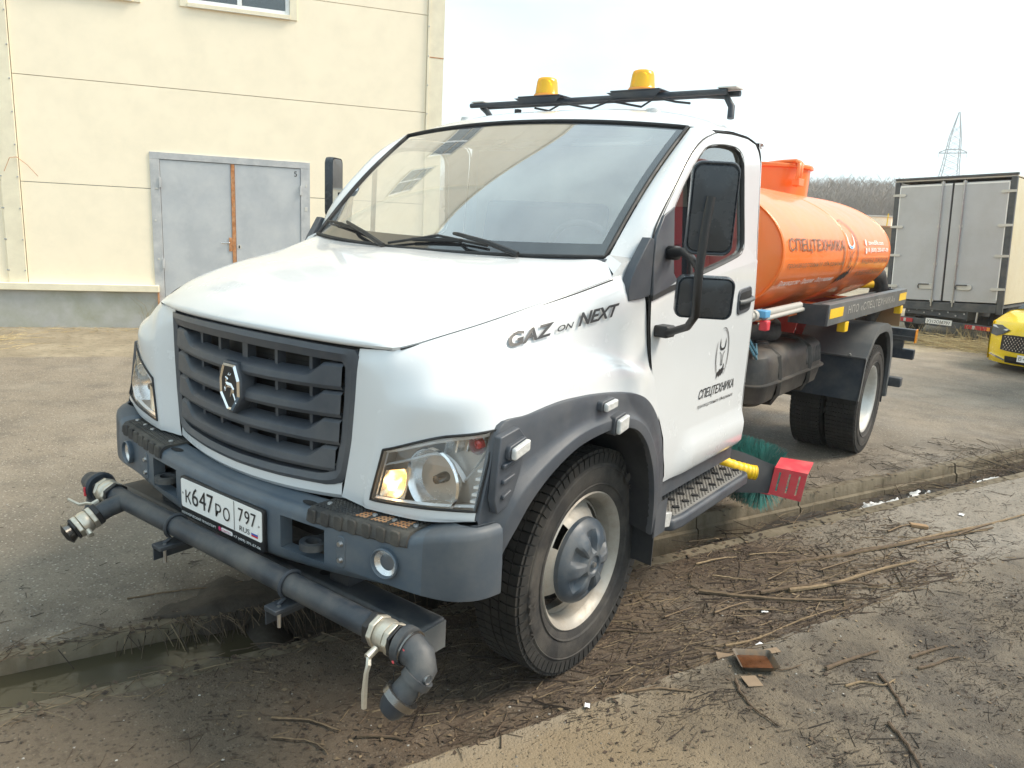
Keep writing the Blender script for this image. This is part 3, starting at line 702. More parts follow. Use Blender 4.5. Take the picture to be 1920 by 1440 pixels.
def bull(fn, parent, k=1., map_mat='ink', arc_mat='ink', horn_mat='ink', face_mat='ink', sub=1):
    """ring of two broken arcs, bull head in outline, ragged silhouette below; unit height about 1"""
    S = lambda pts: [(a*k, b*k) for a, b in pts]
    mb = MB()
    for a in ((-62, 108, .50, .022), (-60, 96, .455, .014), (150, 238, .50, .022), (152, 236, .455, .014)):
        o, i_ = arc_band(0, 0, a[2]*.62*k, a[2]*k, a[0], a[1], .006*k, a[3]*k); band_mesh(mb, o, i_, fn)
    mb.build('emblem_ring', arc_mat, parent)
    # horns
    hn = MB()
    L_ = [(-.135,.30),(-.150,.22),(-.145,.13),(-.10,.075),(-.04,.06),(.04,.06),(.10,.075),(.145,.13),(.150,.22),(.135,.30)]
    I_ = [(-.132,.30),(-.118,.22),(-.108,.155),(-.075,.118),(-.03,.105),(.03,.105),(.075,.118),(.108,.155),(.118,.22),(.132,.30)]
    band_mesh(hn, S(L_), S(I_), fn); hn.build('emblem_horns', horn_mat, parent)
    fc = MB()
    for sg in (1, -1):
        o = [(sg*a, b) for a, b in ((.125,.045),(.09,.02),(.06,.0),(.055,-.06),(.035,-.15),(.045,-.20),(.03,-.235),(.0,-.245))]
        i_ = [(sg*a, b) for a, b in ((.125,.03),(.09,-.005),(.038,-.02),(.030,-.07),(.014,-.15),(.022,-.195),(.015,-.215),(.0,-.222))]
        band_mesh(fc, S(o), S(i_), fn)
    fc.build('emblem_head', face_mat, parent)
    rg = [(-.20,-.44),(-.17,-.36),(-.10,-.34),(-.06,-.30),(-.02,-.33),(.03,-.29),(.07,-.31),(.10,-.25),(.12,-.20),(.14,-.24),(.135,-.31),(.17,-.33),(.12,-.36),(.11,-.42),(.06,-.40),(.03,-.45),(-.02,-.42),(-.07,-.47),(-.10,-.43),(-.15,-.42),(-.18,-.50)]
    poly_on('emblem_silhouette', S(rg), fn, map_mat, parent)
bull(lambda a, b, c: on_door(1.10, 1.245)(a, b, c), dd_, k=.26)
# ------------------------------------------------------------------ front: flares, lamps, grille, bumper, spray bar
FL = [((1.060,-.846,.93),(1.088,-.80,.69)),((1.062,-.805,1.08),(1.108,-.775,.80)),((1.064,-.760,1.218),(1.123,-.718,.888)),((1.076,-.624,1.236),(1.125,-.637,.965)),((1.087,-.454,1.250),(1.126,-.520,1.034)),
      ((1.092,-.340,1.250),(1.127,-.376,1.085)),((1.095,-.230,1.245),(1.127,-.213,1.103)),((1.098,-.063,1.227),(1.127,-.073,1.099)),((1.094,.101,1.195),(1.126,.063,1.062)),((1.088,.215,1.148),(1.125,.160,.989)),((1.077,.324,1.067),(1.122,.233,.886)),((1.066,.404,.974),(1.118,.275,.80)),((1.060,.455,.864),(1.112,.305,.72)),((1.056,.490,.727),(1.104,.330,.63)),((1.054,.505,.60),(1.095,.350,.52))]
def flare(sgn):
    e = empty('fender_flare', (sgn*1.1, 0, 1.2)); e.parent = truck; off = np.array([sgn*1.1, 0, 1.2])
    def fin(mb): m2 = sided(mb, sgn); m2.v = [tuple(np.array(q)-off) for q in m2.v]; return m2
    rows = []
    for a, b in FL:
        a, b = np.array(a), np.array(b)
        lx = lambda f_, g_: np.array([a[0]+(b[0]-a[0])*g_, *(a[1:]*(1-f_)+b[1:]*f_)])
        rows.append([a+np.array([-.02, 0, .003]), a+np.array([.003, 0, 0]), a+np.array([.006, 0, -.006]), lx(.28, .22), lx(.50, .36), lx(.66, .55), lx(.72, .95), lx(.76, 1.02), b, b+np.array([-.010, 0, -.004]), b+np.array([-.06, 0, .012])])
    rows = np.array(rows)
    G_ = cr(rows, 5)
    fin(MB().grid(G_)).build('flare_skin', 'dark_plastic', e, smooth=45)
    # ribbed vent panel with three ridges behind the headlamp
    pn = [(-.79,1.195),(-.70,1.212),(-.655,1.165),(-.69,1.06),(-.735,.97),(-.80,.95),(-.815,1.0)]
    fx = lambda y, z: 1.092+.030*(1.2-z)-.05*max(0, -.72-y)
    fin(MB().prism(pn, lambda a, b, d: (fx(a, b)+d, a, b), -.02, .008)).build('vent_panel', 'dark_plastic', e, bevel=.004)
    for z in (1.105, 1.055, 1.005):
        fin(MB().prism([(-.785, z-.01), (-.785, z+.004), (-.715-.35*(1.10-z), z+.018), (-.715-.35*(1.10-z), z+.006)], lambda a, b, d: (fx(a, b)+d, a, b), .006, .020)).build('vent_rib', 'dark_plastic', e, bevel=.003)
    # clear marker lamps on dark bases
    for (y, z, hx, hz, tilt) in ((-.722,1.150,.040,.019,.25), (-.185,1.205,.040,.016,.10), (-.110,1.122,.036,.028,.18)):
        x = fx(y, z)+.012 if z < 1.19 else 1.115
        if hz == .028: x = 1.130
        mk = fin(MB().prism([(y+q*1.15, z+w_*1.25+tilt*q) for q, w_ in rrect(-hx, hx, -hz, hz, .010)], lambda a, b, d: (x+d, a, b), -.03, .010)).build('marker_base', 'dark_plastic', e, bevel=.003)
        fin(MB().prism([(y+q, z+w_+tilt*q) for q, w_ in rrect(-hx, hx, -hz, hz, .008)], lambda a, b, d: (x+d, a, b), .0102, .030)).build('marker_lens', 'lamp_white', mk, bevel=.006)
    # wheel-arch liner and mud flap
    ln = []
    for a, b in FL:
        b = np.array(b); ln.append([b+np.array([-.02, 0, .0]), b+np.array([-.12, 0, .02]), np.array([.60, b[1], b[2]+.03])])
    fin(MB().grid(cr(np.array(ln), 3))).build('arch_liner', 'mudflap', e, smooth=50)
    fin(MB().grid([[(.70, .40, z), (.92, .395, z), (1.098, .375, z), (1.102, .36, z)] for z in np.linspace(.66, .362, 5)])).build('mud_flap', 'mudflap', e)
    fin(MB().grid([[(1.100, y, .0+z) for y in (.355, .475)] for z in (.66, .50)])).build('flare_tail', 'dark_plastic', e)
    return e
both(flare)

# --- headlamps
lampgrid = frt[4*NU:5*NU+1, 2*NV:4*NV+1]                              # opening in the wing surface
def headlamp(sgn):
    org = np.array([sgn*.86, -.88, .92]); e = empty('headlamp', tuple(org)); e.parent = truck
    def fin(mb): m2 = sided(mb, sgn); m2.v = [tuple(np.array(q)-org) for q in m2.v]; return m2
    H, Wn = lampgrid.shape[:2]
    nrm = np.zeros_like(lampgrid)
    for i in range(H):
        for j in range(Wn):
            du = lampgrid[i, min(j+1, Wn-1)]-lampgrid[i, max(j-1, 0)]; dv = lampgrid[min(i+1, H-1), j]-lampgrid[max(i-1, 0), j]
            q = np.cross(du, dv); q = q/np.linalg.norm(q); q = q if q[1] < 0 else -q; nrm[i, j] = q
    U = np.linspace(0, 1, Wn)[None, :, None]; V = np.linspace(0, 1, H)[:, None, None]
    bul = .018*np.sin(np.pi*U)*np.sin(np.pi*V)
    lens = lampgrid+nrm*(.003+bul)
    def S(u, v, d):                                                   # point in lamp space, depth d behind the opening
        fi, fj = v*(H-1), u*(Wn-1); i, j = min(int(fi), H-2), min(int(fj), Wn-2); a, b = fi-i, fj-j
        g = lampgrid; p_ = (g[i, j]*(1-a)*(1-b)+g[i+1, j]*a*(1-b)+g[i, j+1]*(1-a)*b+g[i+1, j+1]*a*b)
        return p_+np.array([-.15*d, d, 0])
    fin(MB().grid(lens)).build('lens', 'lens', e, smooth=60)
    # dark rubber gasket round the lens
    rim = [lens[0, j] for j in range(Wn)]+[lens[i, -1] for i in range(1, H)]+[lens[-1, j] for j in range(Wn-2, -1, -1)]+[lens[i, 0] for i in range(H-2, -1, -1)]
    fin(MB().tube([tuple(q) for q in rim], .0045, 6)).build('gasket', 'rubber_trim', e, smooth=60)
    # housing: walls and back
    hb = MB(); dep = .12
    dep = .085; back = [S(u, v, dep) for u, v in [(k/12, 0) for k in range(13)]+[(1, k/6) for k in range(1, 7)]+[(1-k/12, 1) for k in range(1, 13)]+[(0, 1-k/6) for k in range(1, 7)]]
    frn = [S(u, v, .004) for u, v in [(k/12, 0) for k in range(13)]+[(1, k/6) for k in range(1, 7)]+[(1-k/12, 1) for k in range(1, 13)]+[(0, 1-k/6) for k in range(1, 7)]]
    hb.grid([frn, back]); hb.grid([[S(u, v, dep) for u in np.linspace(0, 1, 13)] for v in np.linspace(0, 1, 7)])
    fin(hb).build('housing', 'bezel_brown', e, smooth=40)
    # chrome bezel bands
    def ribbon(pts, wv, d0, d1, mat, nm):
        fin(MB().grid([[tuple(S(u, v-wv/2, d0)), tuple(S(u, v, d1)), tuple(S(u, v+wv/2, d0))] for u, v in cr(np.array(pts, float), 6)])).build(nm, mat, e, smooth=60)
    ribbon([(.02,.05),(.3,.055),(.6,.06),(.97,.05)], .10, .02, .008, 'satin_chrome', 'trim_band')
    ribbon([(.03,.33),(.25,.30),(.48,.27),(.62,.38),(.73,.52),(.79,.62)], .05, .035, .018, 'satin_chrome', 'trim_band')
    ribbon([(.79,.60),(.86,.46),(.93,.28),(.95,.12)], .045, .035, .02, 'satin_chrome', 'trim_band')
    ribbon([(.03,.96),(.3,.965),(.6,.965),(.97,.95)], .06, .02, .008, 'satin_chrome', 'trim_band')
    ribbon([(.035,.10),(.035,.4),(.035,.7),(.035,.95)], .02, .02, .01, 'satin_chrome', 'trim_band')
    # indicator chamber upper strip with ribs and orange bulb
    fin(MB().grid([[tuple(S(u, v, .075+.02*math.sin(u*60))) for u in np.linspace(.45, .86, 34)] for v in np.linspace(.10, .30, 4)])).build('indicator_reflector', 'reflector_silver', e, smooth=20)
    ic = S(.85, .20, .045); fin(MB().lathe([(-.028,.034),(-.01,.030),(.012,.02),(.02,.006)], tuple(ic), 'Y', 20)).build('indicator_bowl', 'reflector_silver', e, smooth=50)
    fin(MB().lathe([(-.03,.002),(-.026,.014),(-.01,.017),(.006,.015)], tuple(ic), 'Y', 16)).build('indicator_bulb', 'lamp_red', e, smooth=60)
    # main bowl
    bc = S(.51, .62, .075); fin(MB().lathe([(-.052,.106),(-.048,.102),(-.03,.096),(-.005,.086),(.02,.068),(.040,.042),(.046,.012)], tuple(bc), 'Y', 40)).build('main_reflector', 'reflector_silver', e, smooth=60)
    fin(MB().lathe([(-.050,.112),(-.057,.107),(-.050,.102)], tuple(bc), 'Y', 40)).build('main_ring', 'chrome', e, smooth=60)
    fin(MB().lathe([(-.036,.0),(-.034,.014),(.0,.018),(.03,.018)], tuple(bc), 'Y', 20)).build('main_bulb', 'chrome_dark', e, smooth=60)
    # position-light chamber, lit
    fin(MB().grid([[tuple(S(u, v, .02+.05*math.sin(math.pi*min(1, max(0, (u-.06)/.22)))*math.sin(math.pi*(v-.42)/.50))) for u in np.linspace(.06, .28+.02, 12)] for v in np.linspace(.42, .92, 8)])).build('position_reflector', 'reflector_warm', e, smooth=60)
    pc = S(.15, .72, .035); fin(MB().lathe([(-.016,.001),(-.012,.011),(.0,.015),(.012,.011),(.016,.001)], tuple(pc), 'Y', 14)).build('position_bulb', 'bulb', e, smooth=60)
    for k in range(5):                                                # little fins on the outer edge
        q = S(.955, .50+.09*k, .03); fin(MB().obox(tuple(q), (.012, .006, 0), (0, .02, 0), (0, 0, .004))).build('fin', 'satin_chrome', e)
    return e
both(headlamp)

# --- grille
gr = empty('grille', (0, -.95, .9)); gr.parent = truck; goff = np.array([0, -.95, .9])
def gfin(mb): mb.v = [tuple(np.array(q)-goff) for q in mb.v]; return mb
def gy(x): return -.968+.26*x*x
OUT_ = [(-.556,1.400),(-.28,1.408),(0,1.411),(.28,1.408),(.556,1.400),(.553,1.25),(.540,1.08),(.520,.965),(.495,.925),(.44,.912),(.22,.902),(0,.898),(-.22,.902),(-.44,.912),(-.495,.925),(-.520,.965),(-.540,1.08),(-.553,1.25),(-.556,1.400)]
OUT = [(x*1.018, z) for x, z in OUT_]
def inset(x, z): return (x*.910, 1.155+(z-1.155)*(.81 if z > 1.155 else .86))
ring = []
for x, z in resample(OUT, 90):
    xi, zi = inset(x, z); xm, zm = (x*.6+xi*.4), (z*.6+zi*.4)
    ring.append([(x, gy(x)+.06, z), (x, gy(x)-.006, z), (xm, gy(xm)-.012, zm), (xi, gy(xi)-.002, zi), (xi, gy(xi)+.05, zi)])
gfin(MB().grid(ring)).build('grille_frame', 'dark_plastic', gr, smooth=30)
gfin(MB().grid([[(x, gy(x)+.085, z) for x in np.linspace(-.53, .53, 13)] for z in (.91, 1.40)])).build('radiator', 'radiator', gr)
fins = MB()
for z in np.arange(.94, 1.38, .017):
    fins.grid([[(x, gy(x)+.080, z), (x, gy(x)+.072, z+.004)] for x in np.linspace(-.02, .50, 9)])
gfin(fins).build('radiator_fins', 'chrome_dark', gr)
gfin(MB().grid([[(x, gy(x)+.066, z) for x in np.linspace(-.36, .45, 13)] for z in (.952, .966)])).build('condenser_tube', 'pipe_grey', gr)
for k in range(4):
    zc = 1.302-.0975*k; wmax = .506-.004*k-(.012 if k == 3 else 0)
    sl3 = MB(); rows = []
    for x in np.r_[np.linspace(-wmax, -.44, 4), np.linspace(-.425, -.37, 5), np.linspace(-.35, .35, 20), np.linspace(.37, .425, 5), np.linspace(.44, wmax, 4)]:
        a = abs(x); hi = np.interp(a, [.36, .425], [.000, .044]); zb = zc-.010*(1-(a/.5)**2)
        y = gy(x); lo = -.046
        rows.append([(x, y+.05, zb+hi+.012 if a < .4 else zb+hi), (x, y+.006, zb+hi), (x, y-.006, zb+hi-.010), (x, y-.010, zb+lo+.014), (x, y-.002, zb+lo), (x, y+.05, zb+lo+.004)])
    gfin(sl3.grid(rows)).build('slat', 'dark_plastic', gr, smooth=30)
for x in (-.33, -.175, 0, .175, .34):
    w_ = .016 if x == 0 else .008
    gfin(MB().box(x-w_, x+w_, gy(x)+.034, gy(x)+.07, .925, 1.375)).build('divider', 'dark_plastic', gr)
# badge: shield, chrome border, dark field, leaping deer
bx_, bz_ = -.012, 1.192
SH = [(-.036,.085),(.036,.085),(.058,.030),(.058,-.030),(.012,-.090),(-.012,-.090),(-.058,-.030),(-.058,.030)]
def shield(k): return [(bx_+a*k, bz_+b*k) for a, b in SH]
fB = lambda a, b, d: (a-goff[0], gy(a)-.012-d-goff[1], b-goff[2])
bd = MB().prism(shield(1.12), fB, -.05, .012).build('badge', 'dark_plastic', gr, bevel=.006)
o_, i_ = shield(1.0), shield(.86); mbb = MB()
mbb.grid([[fB(*a, .0122), fB(*((np.array(a)*.5+np.array(b)*.5)), .021), fB(*b, .0145)] for a, b in zip(o_+o_[:1], i_+i_[:1])]); mbb.build('badge_border', 'chrome', bd)
MB().add([fB(a, b, .0146) for a, b in shield(.86)], [tuple(range(8))]).build('badge_field', 'black', bd)
def limb(pts, ws_):
    pts = np.array(pts, float); o, i2 = [], []
    for k in range(len(pts)):
        d = pts[min(k+1, len(pts)-1)]-pts[max(k-1, 0)]; n_ = np.array([-d[1], d[0]])/np.linalg.norm(d); o.append(pts[k]+n_*ws_[k]); i2.append(pts[k]-n_*ws_[k])
    return MB().grid([[fB(bx_+a[0], bz_+a[1], .0150), fB(bx_+(a[0]+b[0])/2, bz_+(a[1]+b[1])/2, .0175), fB(bx_+b[0], bz_+b[1], .0150)] for a, b in zip(o, i2)])
deer = MB()
for pts, ws_ in (([(.026,-.008),(.010,.006),(-.010,.006),(-.022,.014),(-.020,.030)], [.006,.009,.010,.008,.004]), ([(-.024,.034),(-.014,.030),(-.008,.026)], [.003,.005,.003]),
                 ([(-.016,.034),(-.006,.046),(.006,.044),(.018,.048)], [.0015,.002,.002,.001]), ([(-.004,.045),(.002,.054)], [.0015,.0008]), ([(.006,.044),(.012,.052)], [.0015,.0008]),
                 ([(-.020,.008),(-.030,-.004),(-.026,-.018)], [.004,.003,.002]), ([(-.014,.002),(-.026,-.014),(-.034,-.024)], [.004,.003,.002]),
                 ([(.020,-.004),(.022,-.022),(.032,-.040),(.038,-.058)], [.006,.004,.003,.002]), ([(.014,-.004),(.010,-.022),(.004,-.036)], [.005,.003,.002])):
    deer.join(limb(pts, ws_))
deer.build('badge_deer', 'chrome', bd)

# --- bumper
bp = empty('bumper', (0, -1., .62)); bp.parent = truck; boff = np.array([0, -1., .62])
def bfin(mb): mb.v = [tuple(np.array(q)-boff) for q in mb.v]; return mb
bX = np.array([0,.26,.46,.62,.80,.88,.96,1.03,1.075,1.10,1.112]); bY = np.array([-1.046,-1.037,-1.022,-1.003,-.977,-.968,-.952,-.925,-.885,-.835,-.775])
def bpos(u):                                                          # arc parameter
    return np.array([np.interp(u, _bs, _bc[:, 0]), np.interp(u, _bs, _bc[:, 1])])
_bc = cr(np.stack([bX, bY], 1), 6); _bs = np.r_[0, np.cumsum(np.linalg.norm(np.diff(_bc, axis=0), axis=1))]
def u_of_x(x): return float(np.interp(x, _bc[:, 0], _bs))
uL = sorted(set([u_of_x(x) for x in (0,.1,.2,.28,.315,.335,.42,.52,.545,.565,.62,.68,.74,.80,.86,.90,.94,.98,1.02,1.05,1.075,1.09,1.10)]+list(np.linspace(u_of_x(1.105), _bs[-1], 4))))
def ztop(x): return float(np.interp(x, [0,.46,.88,.93,1.0,1.1], [.845,.850,.862,.880,.900,.915]))
def zbot(x): return float(np.interp(x, [0,.3,.6,.88,1.05,1.13], [.612,.618,.640,.668,.682,.700]))
def brow(u):
    x, y = bpos(u); d = bpos(min(u+.01, _bs[-1]))-bpos(max(u-.01, 0)); n_ = np.array([d[1], -d[0]])/np.linalg.norm(d)  # outward
    n_ = n_ if n_[1] < 0 or n_[0] > 0 else -n_
    zt, zb = ztop(x), zbot(x); f = lambda k, z: (x+n_[0]*k, y+n_[1]*k, z)
    bk = .11 if x < .98 else .11*max(.2, (1.12-x)/.14)
    return [f(-bk, zt+.004), f(-.04, zt+.002), f(-.014, zt-.004), f(-.003, zt-.016), f(0, zt-.034), f(.002, .800), f(.003, .790), f(.003, .690), f(.002, .680), f(-.002, zb+.030), f(-.012, zb+.012), f(-.03, zb), f(-.07, zb)]
bg_ = np.array([brow(u) for u in uL])
hole = lambda i, j: (.33 < bg_[i, 6, 0] < .545) and (.33 < bg_[i+1, 6, 0] < .57) and j in (5, 6, 7)
sk = MB().grid(bg_, skip=hole)
# returns inside the tow opening
hx0 = [i for i in range(len(uL)) if abs(bg_[i, 6, 0]-.335) < .004][0]; hx1 = [i for i in range(len(uL)) if abs(bg_[i, 6, 0]-.545) < .006][0]
loop = [bg_[i, 5] for i in range(hx0, hx1+1)]+[bg_[hx1, j] for j in (6, 7, 8)]+[bg_[i, 8] for i in range(hx1-1, hx0-1, -1)]+[bg_[hx0, j] for j in (7, 6, 5)]
sk.grid([[q, q+np.array([0, .05, 0])] for q in loop])
full = MB(); full.join(sk); full.join(sk.mirror()); bo_ = bfin(full).build('bumper_skin', ['bumper_paint', 'bumper_cap'], bp, smooth=38, weld=True)
for pq in bo_.data.polygons: pq.material_index = 1 if abs(pq.center.x) > .925 else 0
bfin(MB().box(-1.0, 1.0, -.86, -.80, .66, .80)).build('bumper_beam', 'matt_black', bp)
for sg in (1, -1):
    # tow eye inside the opening
    ey = MB().lathe([(-.012,.028),(-.012,.048),(.012,.048),(.012,.028),(-.012,.028)], (sg*.47, -1.0, .722), 'Z', 20); ey.box(sg*.47-.03, sg*.47+.03, -.96, -.84, .712, .732)
    bfin(ey).build('tow_eye', 'blue_steel', bp, smooth=40)
    bfin(MB().lathe([(-.01,.0),(-.01,.016),(.02,.016)], (sg*.42, -.93, .765), 'Y', 12)).build('tow_bolt', 'bolt', bp, smooth=40)
    # bolt plate
    ux = .620; y_ = float(np.interp(ux, bX, bY)); sl4 = .13*sg
    fP = lambda a, b, d: (a-boff[0], y_-d+.0+sl4*(a-sg*ux)-boff[1], b-boff[2])
    pl = MB().prism(rrect(sg*ux-.019, sg*ux+.019, .685, .800, .018), fP, -.01, .0065).build('bolt_plate', 'bumper_paint', bp, bevel=.003)
    for z in (.715, .772): MB().lathe([(-.011,.0),(-.011,.008),(.0,.011)], (sg*ux-boff[0], y_-.005-boff[1], z-boff[2]), 'Y', 10).build('bolt', 'bolt', pl, smooth=40)
    # fog lamp
    fx_, fy_, fz_ = sg*.808, -.990, .757
    fo = empty('fog_lamp', tuple(np.array([fx_, fy_, fz_])-boff), sg*.16); fo.parent = bp
    MB().lathe([(.03,.046),(-.006,.052),(-.010,.048),(-.004,.044),(.02,.042)], (0, 0, 0), 'Y', 28).build('fog_ring', 'bumper_paint', fo, smooth=50)
    MB().lathe([(.022,.0),(.015,.02),(.002,.043)], (0, 0, 0), 'Y', 28).build('fog_reflector', 'reflector_silver', fo, smooth=60)
    MB().lathe([(-.010,.0),(-.006,.025),(.0,.043)], (0, 0, 0), 'Y', 28).build('fog_lens', 'lens', fo, smooth=60)
    # ribbed step pad on top of the bumper
    pd = empty('step_pad', tuple(np.array([sg*.67, -.93, .86])-boff)); pd.parent = bp; po = np.array([sg*.67, -.93, .86])
    def pfin(mb): m2 = sided(mb, sg); m2.v = [tuple(np.array(q)-po) for q in m2.v]; return m2
    rows = []
    for x in np.linspace(.468, .885, 22):
        y = float(np.interp(x, bX, bY)); z = ztop(x)+.008; ty = .125 if x < .84 else .125-.3*(x-.84)
        rows.append([(x, y+ty, z+.004), (x, y+.03, z+.006), (x, y+.010, z+.002), (x, y-.004, z-.014), (x, y-.007, z-.040), (x, y-.002, z-.046)])
    rows = np.array(rows); pm = MB().grid(rows)
    pm.grid([rows[0], rows[0]+np.array([0, .012, -.012])]); pm.grid([rows[-1], rows[-1]+np.array([0, .012, -.012])])
    pfin(pm).build('pad_skin', 'pad_rubber', pd, smooth=40)
    for k in range(7):                                                # front lugs of the pad
        x = .492+.058*k; y = float(np.interp(x, bX, bY)); z = ztop(x)+.008
        pfin(MB().prism(rrect(x-.019, x+.019, z-.046, z+.004, .008, 2), lambda a, b, d: (a, y-.004-d, b), -.004, .006)).build('pad_lug', 'pad_rubber', pd, bevel=.003)
    dots = MB(); pc_ = MB()
    for ix in range(26):
        for iy in range(6):
            x = .483+.0152*ix; y = float(np.interp(x, bX, bY))+.024+.016*iy; z = ztop(x)+.0135
            dots.lathe([(0, .0052), (.0035, .0035), (.004, .0)], (x, y, z), 'Z', 6)
    dq = pfin(dots).build('pad_studs', 'pad_rubber', pd); tag(dq, kind='stuff')
    for x in (.505, .70, .78, .865):
        y = float(np.interp(x, bX, bY))+.06; pfin(MB().lathe([(0,.010),(.005,.009),(.005,.0)], (x, y, ztop(x)+.0145), 'Z', 12)).build('pad_bolt', 'bolt', pd, smooth=40)
    if sg > 0:                                                        # worn-through orange primer on this pad only
        for x0, x1 in ((.645, .695), (.712, .772), (.79, .855)):
            ym = lambda x: float(np.interp(x, bX, bY))
            pl_ = [(x0, .010), (x0+.008, .055), (x1-.012, .075), (x1, .014)]
            pfin(MB().add([(a, ym(a)+b+.012, ztop(a)+.0156) for a, b in pl_], [(0, 1, 2, 3)])).build('worn_patch', 'rust', pd)
    ov = MB().lathe([(0,.0),(.0,1.)], (0, 0, 0), 'Z', 20); ov.v = [(sg*.425+a*.038, -.975+b*.017, ztop(.42)+.0035) for a, b, c in ov.v]; bfin(ov).build('drain_slot', 'matt_black', bp)
    ov2 = MB().box(sg*.50, sg*.62, -.93, -.86, .80, .86); bfin(ov2).build('gap_block', 'matt_black', bp)

# --- number plate with holder
npo = np.array([0, -1.052, .664]); npl = empty('number_plate', tuple(npo)); npl.parent = truck
fN = lambda a, b, d: (a, -d, b)
MB().prism(rrect(-.268, .268, -.026, .137, .010), fN, -.012, .004).build('plate_holder', 'black', npl, bevel=.003)
MB().prism(rrect(-.260, .260, .014, .130, .010), fN, .0042, .0065).build('plate_sheet', 'plate_white', npl)
def pt(s, x, y, wd, ht, mat='ink', bold=.0, nm='plate_character', **k): return write(nm, s, lambda a, b, c: (x+a, -.0085, y+b), mat, npl, wd=wd, ht=ht, bold=bold, **k)
for s_, x, y, wd, ht in (('К',-.228,.037,.040,.052), ('6',-.182,.037,.042,.074), ('4',-.132,.037,.045,.074), ('7',-.080,.037,.042,.074), ('Р',-.024,.037,.036,.052), ('О',.026,.037,.042,.052),
                     ('7',.122,.060,.030,.052), ('9',.160,.060,.030,.052), ('7',.198,.060,.030,.052)): pt(s_, x, y, wd, ht)
pt('RUS', .128, .025, .062, .020)
for dx, dy, dw, dh in ((.094, .016, .0022, .112),): MB().box(dx, dx+dw, -.0082, -.0076, dy, dy+dh).build('plate_divider', 'ink', npl)
for i, mt in enumerate(('flag_red', 'flag_blue', 'plate_white')): MB().box(.200, .238, -.0082-.0002*i, -.0076, .024+.007*i, .031+.007*i).build('plate_flag_stripe', mt, npl)
for x in (-.247, .245): MB().lathe([(-.0095,.0),(-.009,.004),(-.0066,.005)], (x, 0, .072), 'Y', 8).build('plate_screw', 'bolt', npl)
pt('КОММЕРЧЕСКИЙ ТРАНСПОРТ', -.258, -.014, .235, .013, 'plate_white', .01, 'holder_lettering')
pt('+7 (499) 391-57-06', .090, -.016, .165, .013, 'plate_white', .01, 'holder_lettering')
MB().lathe([(-.0052,.0),(-.0052,.0085)], (-.004, 0, -.008), 'Y', 14).build('holder_badge', 'sticker_magenta', npl)
MB().prism(rrect(.006, .078, -.016, .000, .006), fN, .0042, .0050).build('holder_badge', 'decal_white', npl)
pt('КОМТЕХ', .010, -.012, .062, .009, 'sticker_magenta', 0, 'holder_lettering')

# --- spray bar below the bumper
sb = empty('spray_bar', (0, -1.1, .61)); sb.parent = truck; so_ = np.array([0, -1.1, .61])
def sfin(mb): mb.v = [tuple(np.array(q)-so_) for q in mb.v]; return mb
sfin(MB().tube([(-.70,-1.1,.612),(-.3,-1.1,.612),(.3,-1.1,.612),(.875,-1.1,.608)], .040, 24)).build('pipe', 'blue_steel', sb, smooth=40)
sfin(MB().box(-.95, .95, -.965, -.845, .455, .565)).build('beam', 'blue_steel', sb, bevel=.012)
sfin(MB().box(.9505, .956, -.958, -.852, .462, .558)).build('beam_end_plate', 'grey_steel', sb)
for x in (-.60, .52):
    sfin(MB().box(x-.05, x+.05, -.93, -.86, .565, .70)).build('beam_hanger', 'dark_steel', sb, bevel=.005)
for x in (-.235, .476):
    arc = [(x, -1.1-.046*math.cos(R(a)), .611+.046*math.sin(R(a))) for a in range(-60, 181, 20)]
    arc = [(x, -1.153, .555)]+arc
    cl = sfin(MB().tube(arc, .007, 8)).build('pipe_clamp', 'dark_steel', sb, smooth=40)
    MB().box(x-.032, x+.032, -.085, .14, -.072, -.055).build('clamp_bracket', 'dark_steel', cl, bevel=.003)
    MB().box(x-.032, x-.026, -.080, .13, -.125, -.072).build('clamp_bracket_web', 'dark_steel', cl)
    MB().cyl((x+.01, -.055, -.052), (x+.01, -.055, -.13), .007, 8).build('clamp_bolt', 'bolt', cl)
for hx in (-.20, .0, .30, .42): sfin(MB().lathe([(.0005,.0),(.0005,.022)], (hx, -.905, .5652), 'Z', 16)).build('beam_hole', 'matt_black', sb)
def hexnut(mb, a, b, r):                                              # hexagonal collar between two points
    mb.tube([a, b], r, 6)
def valve(a, d, nm='ball_valve', k=.9):
    """brass ball valve starting at a going along unit d"""
    a = np.array(a, float); d = np.array(d, float)/np.linalg.norm(d); P_ = lambda h: tuple(a+d*h*k)
    v_ = empty(nm, tuple(a-so_)); v_.parent = sb
    def f(mb): mb.v = [tuple(np.array(q)-a) for q in mb.v]; return mb
    f(MB().tube([P_(-.012), P_(.012)], .060*k, 6)).build('lock_nut', 'black', v_, bevel=.003)
    f(MB().tube([P_(.012), P_(.034)], .058*k, 8)).build('hex_end', 'brass', v_, bevel=.003)
    f(MB().tube([P_(.034), P_(.04), P_(.06), P_(.08), P_(.084)], [.046*k, .053*k, .056*k, .053*k, .046*k], 24)).build('valve_body', 'brass', v_, smooth=45)
    f(MB().tube([P_(.084), P_(.106)], .058*k, 8)).build('hex_end', 'brass', v_, bevel=.003)
    f(MB().tube([P_(.106), P_(.118)], .060*k, 6)).build('lock_nut', 'black', v_, bevel=.003)
    return v_, P_, f, a
